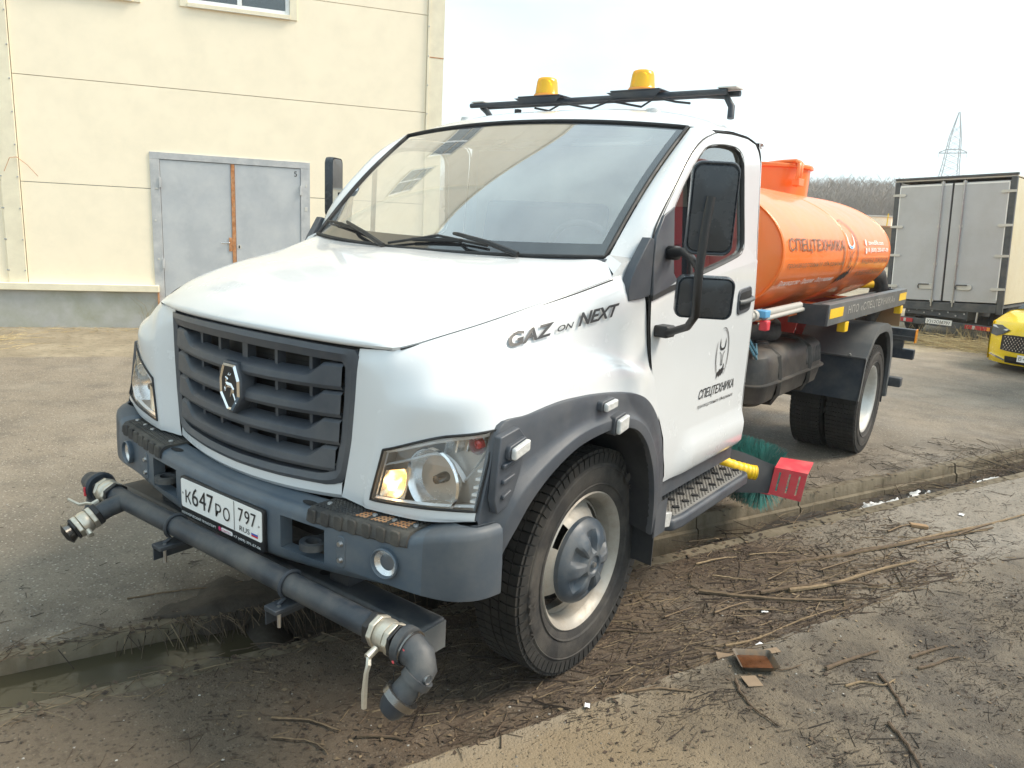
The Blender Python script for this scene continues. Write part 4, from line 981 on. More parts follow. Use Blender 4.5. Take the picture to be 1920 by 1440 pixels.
# right-hand valve with elbow nozzle
v1, P1, f1, a1 = valve((.885, -1.1, .607), (1, 0, -.03))
f1(MB().cyl((.943, -1.150, .585), (.943, -1.185, .572), .012, 10)).build('valve_stem', 'brass', v1, smooth=40)
f1(MB().tube([(.943, -1.178, .574), (.955, -1.190, .555), (.952, -1.196, .530), (.955, -1.205, .47), (.960, -1.210, .425)], [.008, .009, .008, .010, .009], 6)).build('valve_lever', 'brass', v1, smooth=40)
ne = MB().tube([(1.0,-1.1,.603),(1.045,-1.1,.600),(1.075,-1.103,.588),(1.094,-1.112,.562),(1.090,-1.130,.535),(1.076,-1.148,.511),(1.064,-1.163,.490)], [.049,.050,.049,.046,.043,.041,.041], 20)
f1(ne).build('elbow', 'blue_steel', v1, smooth=50)
f1(MB().tube([(1.003,-1.1,.603),(1.006,-1.1,.603),(1.030,-1.1,.602),(1.034,-1.1,.602)], [.054,.060,.060,.054], 20)).build('elbow_collar', 'blue_steel', v1, smooth=30)
f1(MB().tube([(1.0345,-1.1,.602),(1.040,-1.1,.601)], [.056,.056], 20)).build('seal_ring', 'chrome_dark', v1, smooth=30)
f1(MB().tube([(1.094,-1.122,.549),(1.086,-1.134,.530)], [.049,.048], 20)).build('elbow_collar', 'blue_steel', v1, smooth=30)
for q_ in ((1.02,-1.158,.575,.006),(1.05,-1.146,.620,.005),(1.075,-1.150,.560,.007)): f1(MB().lathe([(0,.0),(.002,q_[3])], q_[:3], 'Y', 5)).build('paint_chip', 'guard_red', v1)
f1(MB().tube([(1.066,-1.160,.493),(1.058,-1.171,.477)], [.056,.056], 20)).build('nozzle_collar', 'chrome_dark', v1, smooth=30)
f1(MB().tube([(1.058,-1.171,.477),(1.047,-1.186,.452),(1.040,-1.195,.440)], [.046,.040,.030], 16)).build('nozzle', 'dark_steel', v1, smooth=30)
f1(MB().obox((1.084,-1.148,.498), (.006, .0, .004), (0, .006, 0), (.006, .010, .020))).build('nozzle_tag', 'guard_red', v1)
f1(MB().lathe([(0,.0),(.004,.012),(.02,.014)], (1.118,-1.13,.555), 'X', 10)).build('plug', 'bolt', v1)
wr = [(1.075+.052*math.cos(t), -1.155, .530+.060*math.sin(t)) for t in np.linspace(2.6, 6.6, 14)]
f1(MB().tube(wr, .0018, 4)).build('retaining_wire', 'chrome_dark', v1)
# left-hand tee, straight valve and branch valve
sfin(MB().tube([(-.62,-1.1,.612),(-.645,-1.16,.590),(-.655,-1.20,.572)], .038, 20)).build('branch_pipe', 'blue_steel', sb, smooth=40)
v2, P2, f2, a2 = valve((-.655, -1.205, .570), (-.12, -.86, -.42), k=.85)
f2(MB().tube([P2(.118), P2(.150)], [.034, .046], 14)).build('spray_tip', 'chrome_dark', v2, smooth=30)
f2(MB().tube([P2(.150), P2(.165)], [.046, .020], 9)).build('tip_mouth', 'black', v2)
f2(MB().cyl(tuple(np.array(P2(.06))+[.045, -.01, -.02]), tuple(np.array(P2(.06))+[.075, -.012, -.03]), .012, 8)).build('valve_stem', 'brass', v2)
v3, P3, f3, a3 = valve((-.71, -1.1, .612), (-1, 0, .01))
f3(MB().cyl((-.76, -1.150, .585), (-.76, -1.178, .575), .012, 8)).build('valve_stem', 'brass', v3)
f3(MB().tube([(-.76,-1.172,.577),(-.785,-1.185,.578),(-.81,-1.205,.570),(-.865,-1.225,.585)], .007, 6)).build('valve_lever', 'brass', v3, smooth=40)
f3(MB().tube([(-.828,-1.1,.614),(-.84,-1.1,.614),(-.865,-1.1,.614),(-.90,-1.1,.616)], [.060,.067,.064,.042], 22)).build('coupling', 'dark_steel', v3, smooth=35)
f3(MB().tube([(-.87,-1.1,.612),(-.93,-1.10,.625),(-.955,-1.09,.63)], [.05,.04,.025], 16)).build('nozzle_tail', 'dark_steel', v3, smooth=40)
f3(MB().tube([(-.85,-1.1,.60),(-.86,-1.11,.54),(-.865,-1.13,.495),(-.87,-1.165,.465)], [.05,.044,.040,.042], 16)).build('elbow', 'blue_steel', v3, smooth=40)
f3(MB().tube([(-.87,-1.165,.465),(-.875,-1.20,.44)], [.048,.03], 12)).build('nozzle', 'dark_steel', v3, smooth=30)
f3(MB().box(-.845, -.838, -1.17, -1.155, .590, .63)).build('nozzle_tag', 'guard_red', v3)
# ------------------------------------------------------------------ wing lettering
_dense = crgrid([r for r in NOSE[:5]], 40, 40).reshape(-1, 3)
_dense = _dense[_dense[:, 1] > -.8]
def wing_x(y, z):
    d = ((_dense[:, 1]-y)**2+(_dense[:, 2]-z)**2); i = np.argsort(d)[:6]; w_ = 1/(d[i]+1e-6); return float((_dense[i, 0]*w_).sum()/w_.sum())
def wing_text(s_, y0, y1, z0, z1, ht, **k):
    v, f = text2d(s_, y1-y0, ht, depth=.0, **k); mb = MB(); pts = []; top_ = []
    for a, b, c in v:
        y = y0+a; z = z0+(z1-z0)*a/(y1-y0)+b; x = wing_x(y, z); pts.append((x+.011, y, z)); top_.append((x+.0025, y, z))
    mb.add(pts, f); mb.build('wing_lettering', 'badge_dark', truck)
for sg in (1,):
    wing_text('GAZ', -.565, -.335, 1.430, 1.462, .042, shear=.45, bold=.03)
    wing_text('ON', -.330, -.235, 1.466, 1.478, .020, shear=.4, bold=.02)
    wing_text('NEXT', -.215, .040, 1.478, 1.508, .046, shear=.45, bold=.03)

# ------------------------------------------------------------------ interior
it = empty('cab_interior', (0, .7, 1.0)); it.parent = truck; io = np.array([0, .7, 1.0])
def ifin(mb): mb.v = [tuple(np.array(q)-io) for q in mb.v]; return mb
dash = [[(x, .06+.12*abs(x/.9)**2, 1.665), (x, .22+.05*abs(x), 1.675), (x, .42, 1.655), (x, .50, 1.60), (x, .50, 1.30), (x, .45, 1.05)] for x in np.linspace(-.93, .93, 21)]
ifin(MB().grid(dash)).build('dashboard', 'interior_dark', it, smooth=50)
ifin(MB().grid([[(x*.93, y, 2.30+.05*(1-x*x)) for x in np.linspace(-1, 1, 13)] for y in (.82, 1.1, 1.5)])).build('headliner', 'interior_light', it, smooth=60)
ifin(MB().grid([[(x, 1.52, z) for x in (-.95, -.64)] for z in (1.0, 2.28)]).grid([[(x, 1.52, z) for x in (.64, .95)] for z in (1.0, 2.28)]).grid([[(x, 1.52, z) for x in (-.64, .64)] for z in (1.0, 2.3)])).build('rear_trim', 'interior_light', it)
ifin(MB().box(-.95, .95, .45, 1.5, .95, 1.02)).build('cab_floor', 'interior_dark', it)
for sx, w_ in ((.50, .24), (-.30, .44)):
    st = ifin(MB().box(sx-w_, sx+w_, .78, 1.30, 1.22, 1.38)).build('seat', 'seat_fabric', it, bevel=.05, seg=3)
    MB().obox((sx, 1.36-.7, 1.66-1.0), (w_, 0, 0), (0, .055, -.01), (0, .05, .30)).build('seat_back', 'seat_fabric', st, bevel=.04, seg=3)
stw = MB(); ring = [(.50+.21*math.cos(t), .62-.09*math.sin(t), 1.66+.19*math.sin(t)) for t in np.linspace(0, 2*math.pi, 29)]
ifin(stw.tube(ring, .016, 8, cap=False)).build('steering_wheel', 'interior_dark', it, smooth=60)
ifin(MB().obox((.50, .62, 1.66), (.19, 0, 0), (0, .01, .006), (0, -.012, .025))).build('wheel_spoke', 'interior_dark', it)
for x in (-.45, .45): ifin(MB().obox((x, .85, 2.25), (.20, 0, 0), (0, .06, .02), (0, -.003, .008))).build('sun_visor', 'seat_fabric' if x < 0 else 'interior_light', it, bevel=.006)

# ------------------------------------------------------------------ roof rack and beacons
rk = empty('beacon_rack', (0, 1.37, 2.53)); rk.parent = truck; ro = np.array([0, 1.37, 2.53])
def rfin(mb): mb.v = [tuple(np.array(q)-ro) for q in mb.v]; return mb
for y, a, b in ((1.34, -.88, .82), (1.42, -.84, .86)): rfin(MB().tube([(a, y, 2.540), (b, y, 2.540)], .015, 10)).build('rail', 'dark_steel', rk, smooth=40)
for sg in (1, -1):
    rfin(MB().box(sg*.82-.05, sg*.82+.05, 1.33, 1.43, 2.5575, 2.564)).build('end_plate', 'galv_trim', rk)
    rfin(MB().tube([(sg*.70,1.38,2.535),(sg*.80,1.38,2.525),(sg*.84,1.37,2.47),(sg*.845,1.36,2.41)] if sg > 0 else [(-.82,1.38,2.535),(-.76,1.36,2.50),(-.70,1.35,2.44)], .018, 10)).build('leg', 'dark_steel', rk, smooth=50)
    rfin(MB().box(sg*.318-.15, sg*.318+.15, 1.28, 1.46, 2.560, 2.568)).build('beacon_plate', 'dark_steel', rk, bevel=.002)
    rfin(MB().grid([[(sg*.318-.17, 1.27, 2.556), (sg*.318+.17, 1.27, 2.556)], [(sg*.318-.12, 1.29, 2.53), (sg*.318+.12, 1.29, 2.53)]])).build('plate_flange', 'dark_steel', rk)
    bc = empty('beacon', tuple(np.array([sg*.318, 1.37, 2.568])-ro)); bc.parent = rk
    MB().lathe([(0,.0),(0,.078),(.012,.078),(.018,.07)], (0, 0, 0), 'Z', 32).build('beacon_base', 'amber', bc, smooth=40)
    MB().lathe([(.016,.074),(.022,.070),(.085,.062),(.104,.056),(.111,.040),(.113,.0)], (0, 0, 0), 'Z', 32).build('beacon_dome', 'amber_dome', bc, smooth=50)
    MB().lathe([(.02,.0),(.02,.035),(.04,.03),(.075,.028),(.09,.015),(.092,.0)], (0, 0, 0), 'Z', 20).build('beacon_reflector', 'reflector_silver', bc, smooth=40)
cab = [(-.35+q*.1, 1.30+.02*math.sin(q*3), 2.50-.022*math.sin(q*2.1)) for q in range(11)]
rfin(MB().tube(cab, .006, 6)).build('cable', 'black', rk, smooth=50)
rfin(MB().box(-.50, -.47, 1.30, 1.33, 2.45, 2.50)).build('cable_clip', 'black', rk)
for sg in (1, -1):
    cl = MB().lathe([(0,.0),(0,.04),(.018,.034),(.024,.0)], (sg*.60, .98, 2.395), 'Z', 14); cl.build('roof_lamp', 'lamp_white', truck, smooth=40)

# ------------------------------------------------------------------ mirrors
def mirror_set(sg):
    e = empty('mirror_set', (sg*1.05, .36, 1.6)); e.parent = truck; off = np.array([sg*1.05, .36, 1.6])
    def f(mb): m2 = sided(mb, sg); m2.v = [tuple(np.array(q)-off) for q in m2.v]; return m2
    if sg < 0:
        f(MB().tube([(1.045,.52,1.424),(1.12,.52,1.45),(1.19,.52,1.53),(1.20,.54,1.70),(1.21,.54,1.95)], .014, 8)).build('arm', 'black', e, smooth=50)
        f(MB().tube([(1.046,.50,1.745),(1.12,.52,1.74),(1.20,.54,1.70)], .014, 8)).build('stay', 'black', e, smooth=50)
    else:
      f(MB().tube([(1.045,.34,1.424),(1.10,.315,1.425),(1.20,.27,1.465),(1.285,.14,1.53),(1.30,.10,1.60),(1.302,.09,1.70),(1.305,.10,1.85),(1.31,.112,1.965)], [.016]*8, 10)).build('arm', 'black', e, smooth=50)
      f(MB().tube([(1.046,.385,1.745),(1.12,.34,1.755),(1.20,.25,1.735),(1.302,.09,1.70)], [.026,.017,.015,.013], 10)).build('stay', 'black', e, smooth=50)
    f(MB().box(1.036, 1.10, .305, .385, 1.400, 1.450)).build('lower_mount', 'black', e, bevel=.008)
    f(MB().box(1.03, 1.075, .365, .425, 1.718, 1.776)).build('upper_mount', 'black', e, bevel=.01)
    # heads: rounded boxes; glass looks back along the truck
    def head(c, hx, hz, yaw, pitch, nm, r=.035):
        h = empty(nm, tuple(np.array([sg*c[0], c[1], c[2]])-off)); h.parent = e
        h.rotation_euler = (pitch, 0, sg*yaw)
        pr = rrect(-hx, hx, -hz, hz, r, 5); rows = []
        for d, k in ((.030, .97), (.034, 1.), (.026, 1.01), (.0, 1.012), (-.012, 1.0), (-.015, .97), (-.010, .93), (-.016, .90), (-.022, .6), (-.024, .3)):
            rows.append([(a*k, d, b*k) for a, b in pr])
        mb = MB(); mb.grid(rows, close_u=True); n_ = len(pr); b0 = len(mb.v)-n_; mb.f.append(tuple(b0+i for i in range(n_))); mb.m.append(0)
        mb.build('mirror_shell', 'mirror_shell', h, smooth=28)
        MB().add([(a*.955, .0335, b*.965) for a, b in pr], [tuple(range(n_))]).build('mirror_glass', 'mirror_glass', h)
        return h
    if sg > 0:
        head((1.282, .200, 1.925), .086, .170, .55, .05, 'mirror_head')
        head((1.285, .205, 1.594), .108, .080, .55, .12, 'wide_mirror_head', .03)
    else:
        head((1.22, .50, 1.975), .085, .170, 1.05, .0, 'mirror_head')
        head((1.20, .50, 1.60), .10, .075, .9, .0, 'wide_mirror_head', .03)
both(mirror_set)

# ------------------------------------------------------------------ wheels
def tyre_mb(wd, Ro=.478, Ri=.285):
    h = wd/2
    prof = [(-h*.80, Ri), (-h*.98, Ri+.025), (-h*1.06, Ri+.075), (-h*1.08, Ri+.11), (-h*1.03, Ro-.055), (-h*.95, Ro-.022), (-h*.88, Ro-.012), (0, Ro-.008), (h*.88, Ro-.012), (h*.95, Ro-.022), (h*1.03, Ro-.055), (h*1.08, Ri+.11), (h*1.06, Ri+.075), (h*1.055, Ri+.072), (h*.98, Ri+.025), (h*.80, Ri)]
    mb = MB().lathe(prof, (0, 0, 0), 'X', 72)
    # raised sidewall ring
    for sx in (1, -1):
        mb.lathe([(sx*h*1.075, Ri+.118), (sx*(h*1.075+.003), Ri+.122), (sx*h*1.066, Ri+.128)], (0, 0, 0), 'X', 72)
        mb.lathe([(sx*h*1.035, Ri+.052), (sx*(h*1.035+.004), Ri+.048), (sx*h*.99, Ri+.040)], (0, 0, 0), 'X', 72)
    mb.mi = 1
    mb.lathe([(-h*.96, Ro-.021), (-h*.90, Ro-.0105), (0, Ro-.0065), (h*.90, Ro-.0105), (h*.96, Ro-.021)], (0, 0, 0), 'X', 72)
    # tread blocks: shoulder lugs and centre ribs
    n = 74
    for k in range(n):
        t = 2*math.pi*k/n; ct, st_ = math.cos(t), math.sin(t); tg = np.array([0, -st_, ct]); rd = np.array([0, ct, st_])
        for sx in (1, -1):
            c = rd*(Ro-.006)+np.array([sx*h*.78, 0, 0]); mb.obox(c, np.array([h*.19, 0, 0]), tg*.0165, rd*.007)
            c = rd*(Ro-.036)+np.array([sx*h*1.0, 0, 0]); mb.obox(c, np.array([.0045, 0, 0]), tg*.015, rd*.022)
        for q in (-.40, -.0, .40):
            c = rd*(Ro-.006)+np.array([q*h, 0, 0]); mb.obox(c, np.array([h*.16, 0, 0])+tg*.003, tg*.017, rd*.007)
    return mb
def tag_tyre_text(parent, wd):
    pass
def front_wheel(sg):
    wd = .205; e = empty('wheel', (sg*.872, 0, .474)); e.parent = truck; e.rotation_euler = (0, 0, R(-.5))
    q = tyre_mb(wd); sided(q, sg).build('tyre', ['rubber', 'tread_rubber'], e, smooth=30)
    # letters moulded into the sidewall
    for word, a0 in (('KAMA', 205), ('8.25 R20', 60)):
        for i, ch in enumerate(word):
            if ch == ' ': continue
            v, f = text2d(ch, ht=.045, bold=.01); mb = MB(); pts = []
            for a, b, c in v:
                r_ = .385+b; th = R(a0-i*8)-a/.40; pts.append((.125, -math.cos(math.pi-th)*r_ if False else math.cos(th)*r_, math.sin(th)*r_))
            if sg > 0: mb.add(pts, f).build('tyre_lettering', 'rubber', e)
    # rim: flange, barrel, dish with hand holes
    rim = MB().lathe([(.060,.262),(.078,.270),(.092,.284),(.098,.292),(.092,.297),(.084,.293)], (0, 0, 0), 'X', 60)
    rim.lathe([(.060,.262),(.030,.255),(-.06,.250)], (0, 0, 0), 'X', 60)
    rr_ = [.250, .238, .222, .205, .186, .168, .150, .120, .06]; xx_ = [.010, .014, .030, .050, .066, .074, .074, .072, .072]
    n = 60
    sk_ = lambda i, j: (1 <= i <= 3) and ((j % 12) in ((4, 5, 6, 7) if i in (2,) else (4, 5, 6, 7)))
    rim.lathe(list(zip(xx_, rr_)), (0, 0, 0), 'X', n, skip=lambda i, j: (i in (1, 2, 3)) and (j % 15) in (5, 6, 7, 8, 9))
    sided(rim, sg).build('rim', 'rim_silver', e, smooth=40)
    # dark drum behind
    sided(MB().lathe([(-.02,.0),(-.02,.20),(-.06,.21)], (0, 0, 0), 'X', 40), sg).build('brake_drum', 'matt_black', e, smooth=40)
    # faceted hub cover
    hc = MB(); P_ = []
    for h_, r_, fac in ((.066,.184,0),(.086,.182,0),(.100,.172,0),(.110,.156,.0),(.118,.146,.15),(.128,.134,.6),(.138,.120,1.),(.143,.100,1.),(.144,.075,.8),(.144,.058,.1),(.146,.052,0),(.146,.040,0),(.138,.034,0),(.138,.012,0),(.142,.010,0),(.142,.0,0)):
        row = []
        for j in range(72):
            t = 2*math.pi*j/72; k = math.cos(6*t)                      # six lobes
            kk = 1-.10*fac*max(0, min(1, (-k+.25)*2)); hh = h_-.034*fac*max(0, min(1, (-k+.1)*1.6))
            row.append((hh, math.cos(t)*r_*kk, math.sin(t)*r_*kk))
        P_.append(row)
    hc.grid(P_, close_u=True); sided(hc, sg).build('hub_cover', 'hub_blue', e, smooth=24)
    sided(MB().lathe([(.139,.012),(.150,.011),(.152,.0)], (0, 0, 0), 'X', 10), sg).build('hub_bolt', 'bolt', e, smooth=30)
    return e
both(front_wheel)
tyre_share = {}
for sg in (1, -1):
    for k, xc in enumerate((.985, .690)):
        e = empty('wheel', (sg*xc, 4.515, .474)); e.parent = truck
        key = 'rear'
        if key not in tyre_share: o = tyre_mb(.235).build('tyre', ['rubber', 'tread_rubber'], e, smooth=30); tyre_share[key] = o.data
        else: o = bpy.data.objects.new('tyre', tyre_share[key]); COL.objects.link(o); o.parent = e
        rm = MB().lathe([(.100,.300),(.108,.296),(.106,.286),(.090,.272),(.070,.262),(.0,.250),(-.03,.235),(-.05,.19),(-.055,.14),(-.04,.12),(.0,.115),(.03,.10),(.035,.0)], (0, 0, 0), 'X', 56)
        if k: rm.v = [(-a, b, c) for a, b, c in rm.v]
        sided(rm, sg).build('rim', 'rim_rear', e, smooth=40)
        if k == 0:
            nb = MB()
            for j in range(6):
                t = j*math.pi/3; sided(MB().tube([(-.05, .165*math.cos(t), .165*math.sin(t)), (-.015, .165*math.cos(t), .165*math.sin(t))], .016, 6), sg).build('wheel_nut', 'bolt', e)
# ------------------------------------------------------------------ chassis
ch = empty('chassis', (0, 2.5, .7)); ch.parent = truck; co = np.array([0, 2.5, .7])
def cfin(mb): mb.v = [tuple(np.array(q)-co) for q in mb.v]; return mb
for sg in (1, -1): cfin(MB().box(sg*.43-.04, sg*.43+.04, -.85, 5.7, .72, .95)).build('frame_rail', 'dark_steel', ch, bevel=.006)
for y in (-.6, .9, 2.4, 3.4, 5.2): cfin(MB().box(-.39, .39, y-.05, y+.05, .76, .92)).build('cross_member', 'dark_steel', ch)
for y, xx in ((0, .72), (4.515, .6)): cfin(MB().tube([(-xx, y, .46), (-.3, y, .40 if y < 1 else .47), (.3, y, .40 if y < 1 else .47), (xx, y, .46)], .06 if y < 1 else .075, 12)).build('axle', 'matt_black', ch, smooth=40)
cfin(MB().lathe([(-.18,.05),(-.12,.16),(0,.20),(.12,.16),(.18,.05)], (0, 4.515, .48), 'Y', 20)).build('differential', 'matt_black', ch, smooth=40)
cfin(MB().box(-.35, .35, -.55, 1.1, .62, 1.15)).build('engine_block', 'matt_black', ch, bevel=.05)
cfin(MB().box(-.60, .60, -.80, .40, 1.05, 1.30)).build('engine_bay_fill', 'matt_black', ch)
for sg in (1, -1):
    for y0, y1 in ((-.6, .7), (3.8, 5.2)): cfin(MB().tube([(sg*.47, y0, .74), (sg*.47, (y0+y1)/2, .58), (sg*.47, y1, .74)], .035, 6)).build('leaf_spring', 'matt_black', ch)
cfin(MB().tube([(0, 1.1, .75), (0, 4.3, .52)], .045, 12)).build('drive_shaft', 'matt_black', ch)

# ------------------------------------------------------------------ entry steps
def step(sg):
    e = empty('entry_step', (sg*1.0, 1.1, .5)); e.parent = truck; off = np.array([sg*1.0, 1.1, .5])
    def f(mb): m2 = sided(mb, sg); m2.v = [tuple(np.array(q)-off) for q in m2.v]; return m2
    poly = [(.86,.545),(1.06,.545),(1.10,.575),(1.112,.66),(1.112,1.50),(1.09,1.555),(.86,1.575)]
    f(MB().prism(poly, lambda a, b, d: (a, b, d), .462, .522)).build('tread_board', 'dark_plastic', e, bevel=.014, seg=3)
    ins = [(.872,.60),(1.05,.60),(1.075,.62),(1.085,.68),(1.085,1.48),(1.07,1.525),(.872,1.54)]
    f(MB().prism(ins, lambda a, b, d: (a, b, d), .5222, .526)).build('tread_plate', 'tread_alu', e)
    dm = MB(); hm = MB()
    for iy in range(52):
        for ix in range(11):
            x = .885+.0185*ix+(.009 if iy % 2 else 0); y = .618+.0177*iy
            if x > 1.075: continue
            dm.lathe([(0,.0055),(.003,.0042),(.004,.0)], (x, y, .526), 'Z', 5)
    tag(f(dm).build('tread_studs', 'pad_rubber', e), kind='stuff')
    for r_ in range(3):
        for k in range(8): f(MB().obox((.915+.062*r_, .66+.112*k+.03*r_, .531), (.012, .010, 0), (-.007, .008, 0), (0, 0, .004))).build('grip_lug', 'matt_black', e)
    f(MB().box(.84, .90, .52, 1.50, .526, .70)).build('sill_liner', 'dark_plastic', e)
    f(MB().obox((1.085, .49, .545), (.012, 0, 0), (0, .055, -.012), (0, .010, .034))).build('clear_reflector', 'lamp_white', e, bevel=.005)
    f(MB().tube([(.45,.9,.72),(.80,.9,.50),(.95,.9,.47)], .025, 8)).build('step_bracket', 'matt_black', e)
    f(MB().tube([(.45,1.4,.72),(.80,1.4,.50),(.95,1.4,.47)], .025, 8)).build('step_bracket', 'matt_black', e)
both(step)
# black sill below the doors
for sg in (1, -1): sided(MB().box(.93, 1.005, .55, 1.49, .60, .70), sg).build('sill', 'dark_plastic', truck)
MB().grid([[(x, y, .70) for x in (-1.0, 1.0)] for y in (.42, 1.54)]).build('cab_underside', 'matt_black', truck)
MB().grid([[(x, .43, z) for x in (-1.0, 1.0)] for z in (.70, 1.5)]).build('firewall', 'matt_black', truck)

# ------------------------------------------------------------------ tank
TA, TB, TZ, TN, TY0, TY1 = 1.005, .487, 1.715, 2.12, 1.98, 4.95
def tank_pt(th, y, k=1.):
    c, s_ = math.cos(th), math.sin(th)
    return (k*TA*math.copysign(abs(c)**(2/TN), c), y, TZ+k*TB*math.copysign(abs(s_)**(2/TN), s_))
tk = empty('tank', (0, 3.4, 1.2)); tk.parent = truck; to_ = np.array([0, 3.4, 1.2])
def tfin(mb): mb.v = [tuple(np.array(q)-to_) for q in mb.v]; return mb
th_ = np.linspace(0, 2*math.pi, 97)[:-1]
shell_ = MB().grid([[tank_pt(t, y) for t in th_] for y in np.linspace(TY0, TY1, 14)], close_u=True)
tfin(shell_).build('tank_shell', 'orange_paint', tk, smooth=40)
for y0, d, nm in ((TY0, -1, 'front_head'), (TY1, 1, 'rear_head')):
    hd = MB().grid([[tank_pt(t, y0+d*q, k) for t in th_] for q, k in ((0, 1.0), (-.012, .985), (.0, .965), (.03, .85), (.055, .6), (.065, .3), (.067, .0))], close_u=True)
    tfin(hd).build(nm, 'orange_paint', tk, smooth=40)
for y in (2.0, 3.45, 4.93):
    tfin(MB().grid([[tank_pt(t, y+q, k) for t in th_] for q, k in ((-.012, 1.0), (-.008, 1.0045), (.008, 1.0045), (.012, 1.0))], close_u=True)).build('weld_band', 'orange_paint', tk, smooth=60)
# hatch
hy, hr = 4.34, .39
hb = tfin(MB().lathe([(2.05,hr*.97),(2.39,hr*.99),(2.395,hr*1.05),(2.412,hr*1.05)], (0, hy, 0), 'Z', 48)).build('hatch_neck', 'orange_paint', tk, smooth=35)
MB().lathe([(2.413,hr*1.04),(2.425,hr*1.03),(2.435,hr*.8),(2.44,0)], (-to_[0], hy-to_[1], -to_[2]), 'Z', 48).build('hatch_lid', 'orange_paint', hb, smooth=35)
for dy in (-.08, .08):
    tfin(MB().tube([(.37, hy-.28+dy*.4, 2.24), (.40, hy-.30+dy*.4, 2.30), (.40, hy-.28+dy*.4, 2.42), (.35, hy-.22+dy*.4, 2.445), (.22, hy-.1+dy, 2.445), (.05, hy+.05+dy, 2.445)], .016, 8)).build('lid_clamp', 'orange_paint', tk, smooth=50)
tfin(MB().obox((.39, hy-.27, 2.27), (.03, .0, 0), (0, .07, 0), (0, 0, .03))).build('clamp_block', 'orange_paint', tk, bevel=.004)
tfin(MB().tube([(.02, 4.70, 2.20), (.02, 4.86, 2.40), (.02, 5.15, 2.38), (.02, 5.17, 2.18)], .025, 8)).build('overflow_rail', 'grey_steel', tk, smooth=50)
# saddles
for y in (2.12, 2.62, 3.6, 4.6):
    for sg in (1, -1):
        tfin(sided(MB().prism([(.38,.95),(.62,.95),(.70,1.30),(.66,1.345),(.38,1.26)], lambda a, b, d: (a, y+d, b), -.012, .012), sg)).build('saddle', 'red_paint', tk)
        tfin(sided(MB().box(.60, .92, y-.10, y+.10, 1.318, 1.330), sg)).build('saddle_foot', 'orange_paint', tk)
tfin(MB().box(-.50, .62, 1.80, 1.90, .96, 1.35)).build('front_bulkhead', 'red_paint', tk)
# lettering wrapped on the shell
def on_tank(y0, z0):
    def fn(a, b, c):
        z = z0+b; q = min(1, abs((z-TZ)/TB)); x = TA*(1-q**TN)**(1/TN)
        n_ = np.array([TN*(x/TA)**(TN-1)/TA, 0, math.copysign(TN*q**(TN-1)/TB, z-TZ)]); n_ /= np.linalg.norm(n_)
        return tuple(np.array([x, y0+a, z])+n_*.007-to_)
    return fn
write('tank_lettering', 'СПЕЦТЕХНИКА', on_tank(2.08, 1.735), 'ink_grey', tk, wd=1.28, ht=.088, bold=.004)
write('tank_lettering', 'производственное объединение', on_tank(2.08, 1.640), 'ink_grey', tk, wd=1.30, ht=.042, shear=.15)
write('tank_lettering', 'Производство · Продажа · Обслуживание', on_tank(2.08, 1.530), 'decal_white', tk, wd=1.22, ht=.042, shear=.25, bold=.008)
write('tank_lettering', 'zavod50s.com', on_tank(4.10, 1.795), 'decal_white', tk, wd=.55, ht=.034, bold=.01)
write('tank_lettering', '8 (800) 250-87-09', on_tank(4.08, 1.730), 'decal_white', tk, wd=.74, ht=.042, bold=.015)
write('tank_lettering', 'МАШИНА ДОРОЖНАЯ', on_tank(3.92, 1.640), 'ink_grey', tk, wd=.96, ht=.052, shear=.2)
write('tank_lettering', 'КОМБИНИРОВАННАЯ', on_tank(3.90, 1.555), 'ink_grey', tk, wd=.92, ht=.040, shear=.2)
for z, r_ in ((1.81, .030), (1.748, .030)):
    tfin(MB().grid([[tuple(np.array(on_tank(4.02, z)(r_*.9*k*math.cos(t), r_*k*math.sin(t)*.8, 0))+to_) for k in (.3, 1.)] for t in np.linspace(0, 2*math.pi, 15)])).build('contact_icon', 'decal_white', tk)
def tank_emb(a, b, c): return on_tank(3.56, 1.735)(a*1.15, b*.80, 0)
bull(tank_emb, tk, k=.58, map_mat='ink', arc_mat='ink_grey', horn_mat='decal_white', face_mat='ink_grey')
o_, i_ = [(-.055,.055),(-.02,.034),(.02,.034),(.055,.055)], [(-.045,.075),(-.015,.055),(.015,.055),(.045,.075)]
mbh = MB(); band_mesh(mbh, o_, i_, tank_emb); mbh.build('emblem_horns', 'decal_blue', tk)

# side tray with cut-out lettering
ty = empty('side_tray', (1., 4., 1.26)); ty.parent = truck; tyo = np.array([1., 4., 1.26])
def yfin(mb): mb.v = [tuple(np.array(q)-tyo) for q in mb.v]; return mb
yfin(MB().box(1.108, 1.124, 2.69, 5.35, 1.262, 1.406)).build('tray_side', 'grey_steel', ty, bevel=.003)
yfin(MB().box(.875, 1.108, 2.69, 2.702, 1.262, 1.400)).build('tray_end', 'dark_steel', ty)
yfin(MB().box(.875, 1.108, 5.338, 5.35, 1.262, 1.395)).build('tray_end', 'dark_steel', ty)
yfin(MB().box(.875, 1.108, 2.703, 5.337, 1.262, 1.272)).build('tray_floor', 'dark_steel', ty)
yfin(MB().box(.865, .8745, 2.69, 5.35, 1.262, 1.36)).build('tray_back', 'grey_steel', ty)
yfin(MB().box(1.06, 1.107, 2.703, 5.337, 1.399, 1.405)).build('tray_flange', 'grey_steel', ty)
for y0, y1 in ((2.72, 3.06), (5.02, 5.33)): yfin(MB().box(1.1242, 1.1262, y0, y1, 1.310, 1.375)).build('reflector_strip', 'yellow_reflector', ty)
v, f = text2d('НПО «СПЕЦТЕХНИКА»', 1.62, .070, spacing=1.15); yfin(MB().add([(1.1262, 3.20+a, 1.302+b) for a, b, c in v], f)).build('tray_lettering', 'pipe_grey', ty)
